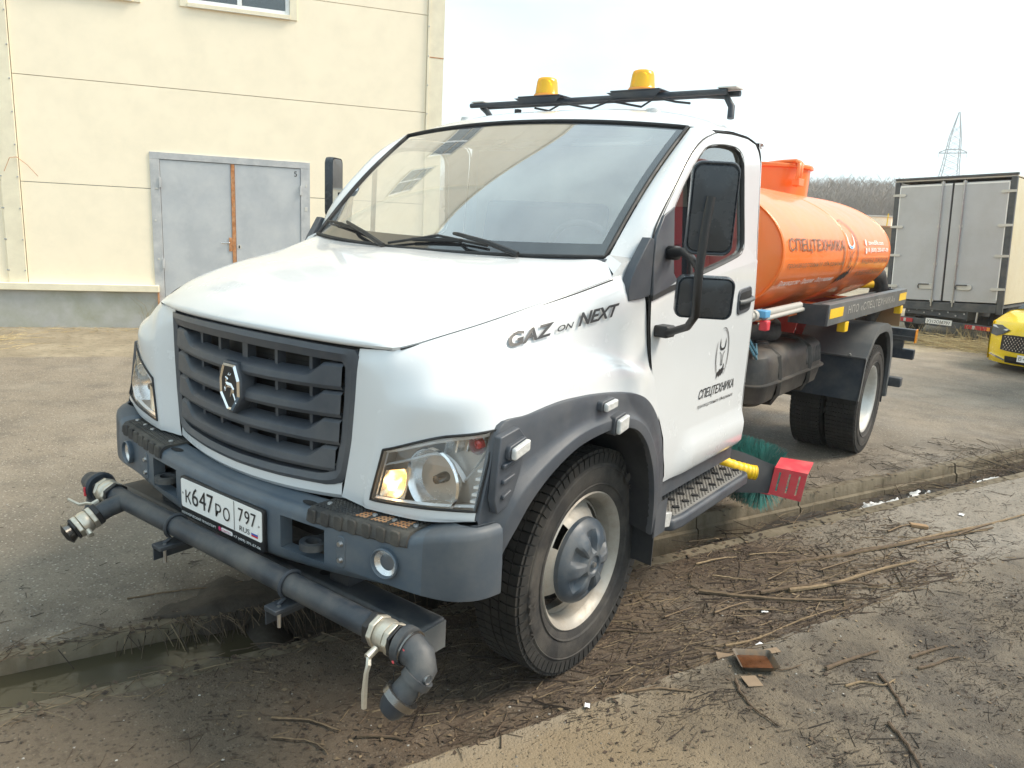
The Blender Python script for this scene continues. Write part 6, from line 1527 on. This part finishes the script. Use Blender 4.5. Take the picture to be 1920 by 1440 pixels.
v, f = text2d('419МЕ', .25, .07); MB().add([(-.27+a, -.0235, .232+b) for a, b, c in v], f).build('plate_characters', 'ink', pn_)
for sg in (1, -1):
    for y in (.98, 3.68):
        w_ = empty('wheel', (sg*.83, y, .335)); w_.parent = tx
        sided(MB().lathe([(-.10,.22),(-.11,.31),(-.08,.335),(.08,.335),(.11,.31),(.10,.22)], (0, 0, 0), 'X', 36), sg).build('tyre', 'rubber', w_, smooth=40)
        sided(MB().lathe([(.09,.225),(.08,.21),(.05,.10),(.06,0)], (0, 0, 0), 'X', 30), sg).build('rim', 'rim_rear', w_, smooth=40)
MB().box(-.8, .8, .35, 4.3, .15, .50).build('underbody', 'matt_black', tx)

# ------------------------------------------------------------------ red tipper truck, right of the frame: shows as a reflection in the driver's window
dp = empty('tipper_truck', (4.9, 9.2, 0), R(-8), 'red steel tipper body with a yellow stripe, mirrored in the driver window', 'truck')
def Dx(nm, mat, *a, bevel=.01): return MB().box(*a).build(nm, mat, dp, bevel=bevel)
Dx('body_side', 'dump_red', -1.9, 2.6, 0, .06, 1.38, 3.38); Dx('body_side', 'dump_red', -1.9, 2.6, 2.3, 2.36, 1.38, 3.38)
Dx('body_end', 'dump_red', -1.9, -1.84, .061, 2.299, 1.38, 3.38); Dx('body_end', 'dump_red', 2.54, 2.6, .061, 2.299, 1.38, 3.38); Dx('body_floor', 'dump_red', -1.84, 2.54, .061, 2.299, 1.39, 1.45)
for k in range(7): Dx('body_rib', 'dump_red', -1.88+.72*k, -1.78+.72*k, -.07, -.001, 1.40, 3.33)
Dx('top_rail', 'dump_red', -1.95, 2.65, -.08, .08, 3.381, 3.46); Dx('mid_rail', 'dump_red', -1.9, 2.6, -.05, -.001, 2.2, 2.28)
Dx('yellow_stripe', 'yellow', -1.9, 2.6, -.03, .05, 1.20, 1.32)
Dx('chassis_rail', 'truck_frame', -1.9, 4.6, .6, 1.7, .75, 1.15)
Dx('tipper_cab', 'dump_red', 2.9, 4.6, .0, 2.3, .8, 2.9, bevel=.1)
for x in (-1.0, .2, 3.8):
    for y in (.2, 2.1):
        w_ = empty('wheel', (x, y, .5)); w_.parent = dp
        MB().lathe([(-.14,.28),(-.15,.46),(-.12,.5),(.12,.5),(.15,.46),(.14,.28)], (0, 0, 0), 'Y', 32).build('tyre', 'rubber', w_, smooth=40)
        MB().lathe([(-.10,.29),(-.03,.25),(-.06,.1),(-.06,0)], (0, 0, 0), 'Y', 24).build('rim', 'rim_silver', w_, smooth=40)

# ------------------------------------------------------------------ far things: lattice tower, sheds, wooded hill
py_ = empty('lattice_tower', (-.1425*300+2.44, 297, 0), 0, 'grey lattice power pylon rising behind the box truck', 'pylon')
tw = lambda z: float(np.interp(z, [0, 27, 36, 43], [5.2, 2.3, 1.6, .15]))
legs = [(sx, sy) for sx in (-1, 1) for sy in (-1, 1)]
for sx, sy in legs: MB().tube([(sx*tw(z), sy*tw(z), z) for z in (0, 27, 36, 44)], .14, 5).build('tower_leg', 'tower_steel', py_)
zz = [0, 7, 13, 18, 22, 25, 27, 29, 31, 33, 35, 37, 39.5]
for a, b in zip(zz[:-1], zz[1:]):
    for sx, sy, ex, ey in ((-1,-1,1,-1), (1,-1,-1,-1), (-1,1,1,1), (-1,-1,-1,1), (1,-1,1,1)):
        MB().tube([(sx*tw(a), sy*tw(a), a), (ex*tw(b), ey*tw(b), b)], .065, 4).build('lattice_brace', 'tower_steel', py_)
for z, l_ in ((22, 5.2), (31, 4.2)):
    MB().tube([(-l_, 0, z+.2), (-2, 0, z+1.2), (2, 0, z+1.2), (l_, 0, z+.2)], .16, 4).build('cross_arm', 'tower_steel', py_); MB().tube([(-l_, 0, z), (l_, 0, z)], .16, 4).build('cross_arm', 'tower_steel', py_)
    for sx in (-1, 1): MB().tube([(sx*l_, 0, z), (sx*l_*1.0, 0, z-1.6)], .12, 5).build('insulator', 'plate_white', py_)
sh = empty('site_cabin', (-10.55, 57, 0), R(8), 'cream site cabin behind the rear of the orange tank', 'cabin')
MB().box(-1.4, 1.4, 0, 5, 0, 3.35).build('cabin_wall', 'cream_panel', sh, bevel=.04); MB().box(-1.5, 1.5, -.1, 5.1, 3.351, 3.45).build('cabin_roof', 'galv_trim', sh)
MB().box(-.5, .5, -.02, -.001, 1.2, 2.2).build('cabin_window', 'pane', sh)
s2 = empty('brown_shed', (-8.55, 54, 0), R(4), 'brown sheet-metal shed beside the grey box truck doors', 'shed')
MB().box(-1.35, 1.2, 0, 6, 0, 2.6).build('shed_wall', 'shed_brown', s2); MB().box(-1.4, 1.25, -.1, 6.1, 2.601, 2.7).build('shed_roof', 'rust', s2)
for k in range(9): MB().box(-1.3+.28*k, -1.24+.28*k, -.03, -.001, .05, 2.55).build('shed_rib', 'shed_brown', s2)
MB().box(-.3, -.22, -.06, .0, 2.71, 3.5).build('shed_post', 'yellow', s2)

# wooded hill: bare birch and alder crowns, a few firs (reads as one mass)
hill = MB(); HR = []
def hz(x, y): d = math.hypot(x, y); return max(0, (d-120)*.06)+1.5*nz2(x, y, .02)*(d > 130)
for i in range(46):
    a = R(-75+i*3.2); row = [(d*math.sin(a), d*math.cos(a), hz(d*math.sin(a), d*math.cos(a))-.3) for d in (110, 120, 140, 170, 210, 260, 330)]; HR.append(row)
simple('leaf_litter', (.15, .115, .08), .95, var=.3, vscale=.3)
tag(hill.grid(HR).build('wooded_hill', 'leaf_litter', smooth=60), kind='structure')
wood = MB(); fir = MB()
def limb3(mb, p0, p1, r0, r1):
    p0, p1 = np.array(p0), np.array(p1); d = p1-p0; n1 = np.cross(d, [0, 0, 1.]); n1 = n1/max(1e-6, np.linalg.norm(n1)); n2 = np.cross(d, n1); n2 /= max(1e-6, np.linalg.norm(n2))
    vs = []
    for p, r_ in ((p0, r0), (p1, r1)): vs += [p+n1*r_, p-n1*r_*.5+n2*r_*.87, p-n1*r_*.5-n2*r_*.87]
    mb.add(vs, [(0, 1, 4, 3), (1, 2, 5, 4), (2, 0, 3, 5)])
def bare_tree(x, y, H, thick, mb):
    z0 = hz(x, y)-.5; topx, topy = x+random.uniform(-.6, .6), y+random.uniform(-.6, .6)
    limb3(mb, (x, y, z0), ((x+topx)/2, (y+topy)/2, z0+H*.5), thick, thick*.7); limb3(mb, ((x+topx)/2, (y+topy)/2, z0+H*.5), (topx, topy, z0+H), thick*.7, thick*.12)
    nb = 20
    for k in range(nb):
        f_ = random.uniform(.30, .95); bx0 = x+(topx-x)*f_; by0 = y+(topy-y)*f_; bz0 = z0+H*f_
        a = random.uniform(0, 6.283); ln = H*random.uniform(.10, .24)*(1.15-f_*.7)
        e_ = (bx0+math.cos(a)*ln, by0+math.sin(a)*ln, bz0+ln*random.uniform(.7, 1.5)); limb3(mb, (bx0, by0, bz0), e_, thick*.28, thick*.08)
        for q in range(4):
            g = random.uniform(.3, 1.); m0 = np.array([bx0, by0, bz0])*(1-g)+np.array(e_)*g; a2 = a+random.uniform(-1.2, 1.2); l2 = ln*random.uniform(.35, .7)
            limb3(mb, m0, m0+np.array([math.cos(a2)*l2, math.sin(a2)*l2, l2*random.uniform(.3, 1.3)]), thick*.13, thick*.05)
def fir_tree(x, y, H, mb):
    z0 = hz(x, y)-.5
    limb3(mb, (x, y, z0), (x, y, z0+H), .25, .04)
    for k in range(46):
        f_ = random.uniform(.12, .98); r_ = H*.17*(1-f_)+.15; a = random.uniform(0, 6.283); z = z0+H*f_
        w_ = r_*.35; d = np.array([math.cos(a), math.sin(a), 0]); s_ = np.array([-d[1], d[0], 0]); p0 = np.array([x, y, z])
        mb.add([p0, p0+d*r_*.6+s_*w_-np.array([0, 0, r_*.15]), p0+d*r_-np.array([0, 0, r_*.45]), p0+d*r_*.6-s_*w_-np.array([0, 0, r_*.15])], [(0, 1, 2, 3)])
for k in range(1150):
    a = R(random.uniform(-17, -7)) if k < 760 else R(random.uniform(-62, -2)); d = 122+random.random()**1.3*130
    x, y = 2.4+d*math.sin(a), -2.6+d*math.cos(a)
    bare_tree(x, y, random.uniform(7., 10.5), random.uniform(.11, .20), wood)
for k in range(44):
    a = R(random.uniform(-60, -4)); d = random.uniform(160, 250); fir_tree(2.4+d*math.sin(a), -2.6+d*math.cos(a), random.uniform(9, 12), fir)
tag(wood.build('bare_wood', 'wood_far'), 'far-off bare winter wood on the hill behind the yard', 'woodland', kind='stuff')
tag(fir.build('fir_wood', 'wood_evergreen'), 'scattered dark firs within the far bare wood', 'woodland', kind='stuff')
# ------------------------------------------------------------------ debris on the ground
def gz(x, y): s, t = w2g(x, y); return ground_z(s, t)
def twig(mb, x, y, ln, ang, r_, lift=.004, bend=.15, seg=3, zfix=None, slope=0., n=3):
    pts = []; dx, dy = math.cos(ang), math.sin(ang); b = random.uniform(-bend, bend)
    for k in range(seg+1):
        q = k/seg-.5; px = x+dx*ln*q-dy*b*ln*(q*q-.1); py = y+dy*ln*q+dx*b*ln*(q*q-.1)
        z = (gz(px, py) if zfix is None else zfix)+lift+slope*ln*q+random.uniform(0, .3)*r_
        pts.append((px, py, z))
    mb.tube(pts, [r_*(1-.45*k/seg) for k in range(seg+1)], n, cap=True)
DA = math.atan2(GD[1], GD[0])
def scatter(mb, N_, s0, s1, t0, t1, l0, l1, r0, r1, spread, dens=None):
    c = 0; tries = 0
    while c < N_ and tries < N_*12:
        tries += 1
        s, t = random.uniform(s0, s1), random.uniform(t0, t1)
        if -.42 < t < .03: continue
        if dens and random.random() > dens(s, t): continue
        ln = l0+(l1-l0)*random.random()**2.2; x, y, _ = g2w(s, t)
        twig(mb, x, y, ln, DA+random.gauss(0, spread), random.uniform(r0, r1)*(.6+.6*ln/l1), lift=random.uniform(-.002, .005), seg=2 if ln < .08 else 3)
        c += 1
lit = MB()
scatter(lit, 2600, 1.25, 5.2, .05, .97, .02, .20, .0012, .0038, .55, lambda s, t: min(1, .25+.75*(nz2(s, t, 1.6, 3)+.55))*(1 if t > .25 else .5)*(1 if s < 4.2 else .45))
scatter(lit, 2600, .9, 5.0, .04, .97, .008, .05, .0010, .0028, .8)
scatter(lit, 620, 1.9, 4.6, .50, .97, .08, .34, .0018, .0045, .40)
scatter(lit, 500, -.6, 1.6, .05, 1.0, .015, .12, .001, .003, .9)
for k in range(2600):                                              # leaf and bark flakes pressed into the mud
    s, t = random.uniform(.6, 5.0), random.uniform(.04, .98)
    if k % 4 == 0: s, t = random.uniform(1.8, 4.8), random.uniform(.98, 1.9)
    x, y, _ = g2w(s, t); a = random.uniform(0, 6.28); r_ = random.uniform(.004, .014); e_ = random.uniform(.35, .8); z = gz(x, y)+random.uniform(.001, .005)
    lit.add([(x+math.cos(a+q)*r_*(1 if i % 2 else e_), y+math.sin(a+q)*r_*(1 if i % 2 else e_), z+random.uniform(-.002, .005)) for i, q in enumerate((0, 1.4, 3.1, 4.6))], [(0, 1, 2), (0, 2, 3)])
tag(lit.build('twig_litter', 'twigs', smooth=50), 'dense brown twig litter on the muddy strip beside the front wheel', 'twigs', kind='stuff')
soot = MB()
scatter(soot, 5200, 1.6, 5.0, .98, 2.1, .006, .045, .0008, .0022, .45, lambda s, t: max(0.02, min(1, nz2(s, t, 2.2, 8)*2.6+.35+.6*nz2(s, t, 7, 8))))
scatter(soot, 420, 1.7, 4.6, .98, 2.0, .03, .13, .0010, .0028, .35, lambda s, t: max(0.05, min(1, nz2(s, t, 2.2, 8)*2.2+.4)))
scatter(soot, 350, -1., 2.2, .98, 1.9, .01, .06, .0009, .0022, .7, lambda s, t: max(.15, nz2(s, t, 2.5, 8)+.3))
scatter(soot, 700, .8, 7.5, -1.0, -.44, .015, .12, .001, .003, .6, lambda s, t: (1 if t > -.62 else .25)*max(.1, nz2(s, t, 1.3, 4)+.5))
scatter(soot, 260, 6.0, 7.6, -.95, -.45, .02, .16, .001, .003, .6, lambda s, t: max(0, nz2(s, t, 2.1, 14)+.45))
scatter(soot, 600, 3.0, 6.6, .05, .9, .015, .12, .001, .003, .5, lambda s, t: max(.1, nz2(s, t, 1.9, 24)+.35))
scatter(soot, 300, -2., 1.2, -3.5, -.45, .01, .07, .001, .0025, 1.2, lambda s, t: .4 if t < -1.2 else 1)
tag(soot.build('dark_litter', 'twigs_dark', smooth=50), 'fine dark plant litter strewn over the concrete slab', 'litter', kind='stuff')
# tangle of stalks hanging into the channel, and rubbish on its floor
tang = MB()
for k in range(210):
    s = random.gauss(1.05, .30); t0 = -.40+random.uniform(-.08, .06); p0 = np.array(g2w(s, t0, .012)); p2 = np.array(g2w(s+random.uniform(-.12, .15), random.uniform(-.36, -.16), random.uniform(-.26, -.14))); pm = (p0+p2)/2+np.array([*(GN*random.uniform(.0, .06)), random.uniform(.0, .07)])
    c = cr([p0, pm, p2], 3); tang.tube([tuple(q) for q in c], [.0026*(1-.5*i/len(c)) for i in range(len(c))], 3)
for k in range(230):
    s = random.uniform(.7, 3.0); t = random.uniform(-.36, -.03); x, y, _ = g2w(s, t); twig(tang, x, y, random.uniform(.08, .5), DA+random.gauss(0, .7), random.uniform(.0015, .0045), zfix=-.24+random.uniform(0, .16), slope=random.uniform(-.35, .35), bend=.4)
for k in range(420):
    s = random.uniform(3.6, 8.0); t = random.uniform(-.33, -.05); x, y, _ = g2w(s, t); twig(tang, x, y, random.uniform(.06, .4), DA+random.gauss(0, .5), random.uniform(.0015, .0045), zfix=-.20+random.uniform(0, .13), slope=random.uniform(-.25, .25), bend=.4)
for k in range(60):
    s = random.gauss(7.3, .35); t = random.uniform(-.45, .0); x, y, _ = g2w(s, t); twig(tang, x, y, random.uniform(.3, .9), DA+random.gauss(0, .9), random.uniform(.002, .004), zfix=-.02, slope=random.uniform(-.3, .3), bend=.7, seg=5)
for k in range(520):                                               # dirt and stalks lying over both lips
    s = random.uniform(-1.2, 2.6); t = random.choice([random.gauss(-.41, .05), random.gauss(.02, .045)]); x, y, _ = g2w(s, t)
    twig(tang, x, y, random.uniform(.02, .16), DA+random.gauss(0, .7), random.uniform(.001, .003), zfix=.004, slope=random.uniform(-.1, .1), bend=.4, seg=2)
for k in range(900):
    s = random.uniform(-1.4, 7); t = random.choice([random.gauss(-.41, .045), random.gauss(.025, .035)]); x, y, _ = g2w(s, t); a = random.uniform(0, 6.28); r_ = random.uniform(.004, .018)
    tang.add([(x+math.cos(a+q)*r_, y+math.sin(a+q)*r_*.8, .006+random.uniform(0, .006)) for q in (0, 1.4, 3.1, 4.6)], [(0, 1, 2), (0, 2, 3)])
fill = MB(); 
fill.grid([[g2w(s, t, -.235+.05*nz2(s, t, 4, 31)+.10*max(0, min(1, (s-3)/2))+.19*math.exp(-((s-1.0)/.16)**2)) for t in np.linspace(-.36, -.03, 9)] for s in np.linspace(.78, 11, 160)])
simple('silt', (.028, .023, .017), .85, var=.35, vscale=9, bumps=.5, bscale=40)
tag(tang.build('channel_tangle', 'twigs', smooth=50), 'tangle of dry stalks hanging into the drainage channel', 'stalks', kind='stuff')
tag(fill.build('channel_silt', 'silt', smooth=60), kind='structure')
# dirty ice and foam left in the channel
ice = MB()
for s0, s1, w_ in ((5.0, 6.0, .16), (3.9, 4.3, .10), (6.55, 7.05, .12)):
    ns, ntt = int((s1-s0)/.012), 16; G_ = np.array([[g2w(q, -.02-w_*j/ntt, -.022+.035*nz2(q, j*.012, 9, 41)+.022*nz2(q, j*.012, 31, 42)-.05*(j/16)) for j in range(ntt+1)] for q in np.linspace(s0, s1, ns)])
    def keep(i, j): return nz2(s0+i*.012, j*.012, 7, 43)+.5*nz2(s0+i*.012, j*.012, 24, 44)-.35*abs(2*i/ns-1)-.25*abs(2*j/16-1)+.22 < 0
    ice.grid(G_, skip=keep)
tag(ice.build('dirty_ice', 'ice', smooth=60), 'white dirty ice lumps lying in the channel at right', 'ice', kind='stuff')
# pebbles and grit
peb = MB()
def pebble(mb, x, y, r_, z):
    vs = [(x+r_*random.uniform(.7, 1.2)*a, y+r_*random.uniform(.7, 1.2)*b, z+r_*.6*random.uniform(.6, 1.1)*c) for a, b, c in ((1,0,0),(0,1,0),(-1,0,0),(0,-1,0),(0,0,1),(0,0,-1))]
    mb.add(vs, [(0,1,4),(1,2,4),(2,3,4),(3,0,4),(1,0,5),(2,1,5),(3,2,5),(0,3,5)])
for k in range(4200):
    if k < 3400: s, t = random.uniform(-2.5, 3.0), -.5-random.random()**1.3*5.0
    else: s, t = random.uniform(-.8, 5), random.uniform(.05, 2.0)
    x, y, _ = g2w(s, t); pebble(peb, x, y, .0015+.0055*random.random()**3, gz(x, y)+.001)
tag(peb.build('grit', 'pebbles'), 'loose grit and small stones on the yard surface', 'gravel', kind='stuff')

# branches one can pick out, each its own thing
def branch(pts, r_, label, mat='branch_bark', forks=(), group=None, lift=.008, nm='branch'):
    mb = MB(); P_ = cr(np.array([(x, y, gz(x, y)+lift+(z_[0] if z_ else 0)) for x, y, *z_ in pts]), 4); o0 = np.array([P_[0][0], P_[0][1], P_[0][2]])
    k = len(P_); mb.tube([tuple(q-o0+np.array([random.uniform(-.002, .002)]*3)) for q in P_], [r_*(1-.55*i/k)*(1+.08*math.sin(i*2.3)) for i in range(k)], 6)
    for i, dx, dy, dz, rr in forks:
        q = P_[int(i*(k-1))]-o0; mb.tube([tuple(q), tuple(q+np.array([dx*.5, dy*.5, dz*.7])), tuple(q+np.array([dx, dy, dz]))], [r_*rr, r_*rr*.8, r_*rr*.4], 5)
    o = mb.build(nm, mat, smooth=50); o.location = tuple(o0); tag(o, label, 'branch', group or 'fallen branches'); return o
branch([(1.30,1.62),(1.55,2.02),(1.86,2.55),(2.10,3.02),(2.22,3.22)], .013, 'longest fallen branch, running to the right edge along the mud strip', forks=((.7,.16,.30,.03,.8), (.8,.10,.08,.02,.6)))
branch([(1.78,2.45),(1.98,2.86),(2.20,3.30),(2.44,3.86)], .011, 'pale split branch overlapping the tip of the longest branch', mat='pale_wood')
branch([(1.46,1.32),(1.62,1.55),(1.78,1.95),(1.92,2.20)], .013, 'thick pale stick lying in the densest twig litter', mat='pale_wood', lift=.014)
branch([(1.10,.98),(1.30,1.08),(1.52,1.24),(1.72,1.42)], .012, 'dark straight stick at the middle of the mud strip', lift=.012, forks=((.3,.10,.12,.02,.6),))
branch([(1.36,1.16),(1.50,1.40),(1.70,1.62),(1.84,1.72)], .010, 'reddish brown branch ending at the slab edge', lift=.02)
branch([(.93,.30),(1.00,.36),(1.08,.41),(1.14,.49)], .006, 'thin curved twig just behind the front wheel tread')
branch([(1.41,.56),(1.50,.74),(1.60,1.05),(1.70,1.26)], .006, 'long pale twig pointing at the rusty pan along the slab edge', mat='pale_wood')
branch([(1.26,-.10),(1.33,.0),(1.40,.05),(1.46,.09)], .007, 'slim stick crossing from mud on to the bare slab', lift=.006, forks=((.3,.02,.06,.0,.5),))
branch([(.62,-.93),(.66,-.90),(.71,-.85),(.76,-.83)], .008, 'short dark stick lying below the spray nozzle')
branch([(1.83,.62),(1.88,.74),(1.94,.86),(1.975,.93)], .009, 'thick brown stick lying on a damp slab patch right of the pan', lift=.010)
branch([(1.93,.55),(1.98,.63),(2.05,.66),(2.08,.74)], .006, 'curved pale stick just in front of the thick brown stick', mat='pale_wood')
branch([(2.02,.74),(2.08,.66),(2.13,.58),(2.17,.50)], .007, 'dark stick slanting away from the curved pale stick')
branch([(2.10,.98),(2.14,1.06),(2.18,1.14),(2.215,1.20)], .008, 'upper of two short sticks near the right edge of the slab')
branch([(2.14,.90),(2.19,.98),(2.23,1.07),(2.27,1.13)], .007, 'lower of two short sticks near the right edge of the slab')
branch([(2.12,.40),(2.16,.36),(2.22,.28),(2.27,.20)], .008, 'brown stick with a pale tip on the slab, bottom right corner')
branch([(1.56,.28),(1.62,.20),(1.70,.14),(1.80,.10)], .006, 'long dark stick lying in front of the rusty pan')
branch([(1.62,.42),(1.66,.47),(1.70,.50),(1.74,.58)], .005, 'small bent stick right of the rusty pan')
branch([(-.55,-1.62,-.03),(-.35,-1.25,.02),(-.20,-1.00,.03),(-.02,-.70,.0)], .006, 'long arched stalk lying along the channel at far left', mat='pale_wood', lift=.02)
branch([(-.60,-1.45,-.06),(-.44,-1.26,-.02),(-.36,-1.10,-.05)], .005, 'pale stalk bridging the water at the left edge', mat='pale_wood', lift=.5)
branch([(-.92,-.98),(-.84,-.80),(-.72,-.62),(-.68,-.52)], .005, 'thin bowed twig on the asphalt before the channel tangle', lift=.006, forks=((.9,.06,-.10,.0,.7),))
branch([(.30,-1.06),(.42,-.98),(.55,-.95)], .007, 'straight brown stick at the bottom left on the mud')
branch([(.40,-1.13),(.52,-1.05),(.62,-1.06)], .005, 'thin stick crossing below the straight brown stick')
for i, (x, y, a, ln) in enumerate(((1.02,1.42,1.1,.30),(1.22,1.72,.9,.26),(1.58,1.86,1.2,.34),(1.18,1.26,.5,.22),(1.36,1.50,1.4,.28),(1.64,2.2,1.0,.30),(1.30,.92,1.2,.24),(1.44,1.02,.7,.26),(1.12,.70,1.3,.22),(1.75,2.75,1.15,.3),(1.0,1.95,1.2,.25),(1.95,2.6,1.1,.3))):
    dx, dy = math.cos(a)*ln/2, math.sin(a)*ln/2
    branch([(x-dx, y-dy), (x, y+.01), (x+dx, y+dy)], random.uniform(.004, .0075), 'loose brown stick among the twig litter on the mud strip', mat=random.choice(['branch_bark', 'branch_bark', 'pale_wood']), group='loose sticks in the litter', lift=.012, nm='stick')

# rusty pan with puddle, cardboard scraps, litter
pan = empty('rusty_pan', (1.585, .452, gz(1.585, .452)), R(38), 'small rusty square pan holding brown water on the slab edge', 'pan')
rows = []
for z, k in ((.004, .060), (.030, .078), (.034, .084), (.031, .080), (.008, .062)): rows.append([(a, b*.86, z+.003*nz2(a*30, b*30)) for a, b in rrect(-k, k, -k, k, .012)])
MB().grid(rows, close_u=True).build('pan_wall', 'pan_steel', pan, smooth=40)
pm_ = MB().add([(a, b*.86, .014) for a, b in rrect(-.066, .066, -.066, .066, .012)], [tuple(range(20))]); pm_.build('pan_water', 'rust_water', pan)
for (x, y, rz, hx, hy, lb) in ((1.618, .318, .9, .035, .032, 'square cardboard scrap in front of the rusty pan'), (1.46, .455, .6, .045, .026, 'dirty cardboard scrap left of the rusty pan'), (1.60, .60, 1.1, .05, .016, 'torn cardboard strip behind the rusty pan')):
    o = MB().obox((0, 0, .004), (hx, 0, 0), (0, hy, .001), (0, 0, .0016)).build('cardboard_scrap', 'cardboard'); o.location = (x, y, gz(x, y)+.003); o.rotation_euler = (R(3), R(4), rz); tag(o, lb, 'cardboard', 'cardboard scraps')
for (x, y, r_, lb) in ((1.435,1.02,.012,'white paper scrap among the sticks on the mud'), (1.535,.66,.013,'white crumpled scrap just behind the rusty pan'), (1.19,-.28,.010,'tiny white scrap on the tan slab near the bottom edge'), (2.02,3.36,.016,'white scrap beside the pale split branch')):
    mb = MB(); mb.grid([[(r_*a*1.4, r_*b, .006+r_*.5*nz2(a*2, b*2, 1, x*9)) for a in np.linspace(-1, 1, 5)] for b in np.linspace(-1, 1, 5)]); o = mb.build('paper_scrap', 'litter_white', smooth=30); o.location = (x, y, gz(x, y)+.006); o.rotation_euler = (0, 0, x*7); tag(o, lb, 'litter', 'white litter scraps')
br_ = MB().obox((0, 0, .014), (.05, .02, 0), (-.01, .018, 0), (0, 0, .012)).build('brick_shard', 'shed_brown', bevel=.005); br_.location = (1.83, 2.86, gz(1.83, 2.86)); tag(br_, 'curled brown bark piece lying alone on the concrete at right', 'bark')
# dry grass at the foot of the warehouse and rubbish behind the yard
dry = MB()
for k in range(900):
    s = random.gauss(-1.15, .55); o = random.uniform(.9, 1.75); q = WP+WD*s+WN*o; ln = random.uniform(.12, .4)
    twig(dry, q[0], q[1], ln, random.uniform(0, 6.28), .0028, lift=random.uniform(0, .08), bend=.5, zfix=.0)
for k in range(260):
    s = random.uniform(-4, 1.4); o = random.uniform(.05, .5); q = WP+WD*s+WN*o; twig(dry, q[0], q[1], random.uniform(.05, .3), random.uniform(0, 6.28), .002, lift=.01, bend=.5, zfix=.0, slope=random.uniform(-.4, .4))
tag(dry.build('dry_grass', 'straw'), 'straw-coloured dry grass heap by the building plinth', 'grass', kind='stuff')
weed = MB()
for k in range(40):
    s = random.uniform(1.35, 1.9); q = WP+WD*s+WN*random.uniform(.1, .5); a = random.uniform(0, 6.28); h_ = random.uniform(.2, .55)
    weed.tube([(q[0], q[1], 0), (q[0]+math.cos(a)*h_*.2, q[1]+math.sin(a)*h_*.2, h_*.7), (q[0]+math.cos(a)*h_*.6, q[1]+math.sin(a)*h_*.6, h_)], [.003, .002, .001], 3)
tag(weed.build('dry_weeds', 'straw'), 'thin dry weeds beside the door jamb of the building', 'weeds', kind='stuff')
heap = MB()
for k in range(900):
    x = random.uniform(-1.6, 3.0); y = 13.1+random.gauss(0, .30); twig(heap, x, y, random.uniform(.15, .9), random.uniform(-.6, .6), random.uniform(.003, .008), lift=.01+random.random()**2*.16, bend=.6, zfix=.0, slope=random.uniform(-.2, .2))
for k in range(160):
    x = random.uniform(-.2, 1.5); y = 13.5+random.gauss(0, .25); a = random.uniform(-.5, .5); h_ = random.uniform(.15, .4); heap.tube([(x, y, 0), (x+a*h_*.5, y, h_*.6), (x+a*h_*1.2, y, h_)], [.004, .003, .002], 3)
tag(heap.build('brush_heap', 'straw'), 'heap of dry stalks and rubbish below the box truck bumper', 'brushwood', kind='stuff')
rp_ = MB(); rp_.tube([(-.15+.24*math.cos(t)*(1+.1*t/6), 12.98+.13*math.sin(t)*(1+.1*t/6), .06+.02*math.sin(t*3)) for t in np.linspace(0, 13, 40)], .018, 6)
tag(rp_.build('coiled_rope', 'pipe_grey', smooth=50), 'dirty pale coil of rope in the brushwood below the box truck', 'rope')
# ------------------------------------------------------------------ thin winter haze over the yard and the far wood
hm, ht, hp = _new('haze_air'); ht.nodes.remove(hp); pv = ht.nodes.new('ShaderNodeVolumePrincipled')
pv.inputs['Color'].default_value = (.93, .96, 1., 1); pv.inputs['Density'].default_value = .0009; pv.inputs['Anisotropy'].default_value = .2
ht.links.new(pv.outputs[0], ht.nodes['Material Output'].inputs['Volume'])
hz_ = MB().box(-505, 505, -505, 505, -3, 52).build('haze', 'haze_air'); tag(hz_, 'thin pale winter haze filling the air over the yard', 'haze', kind='stuff')
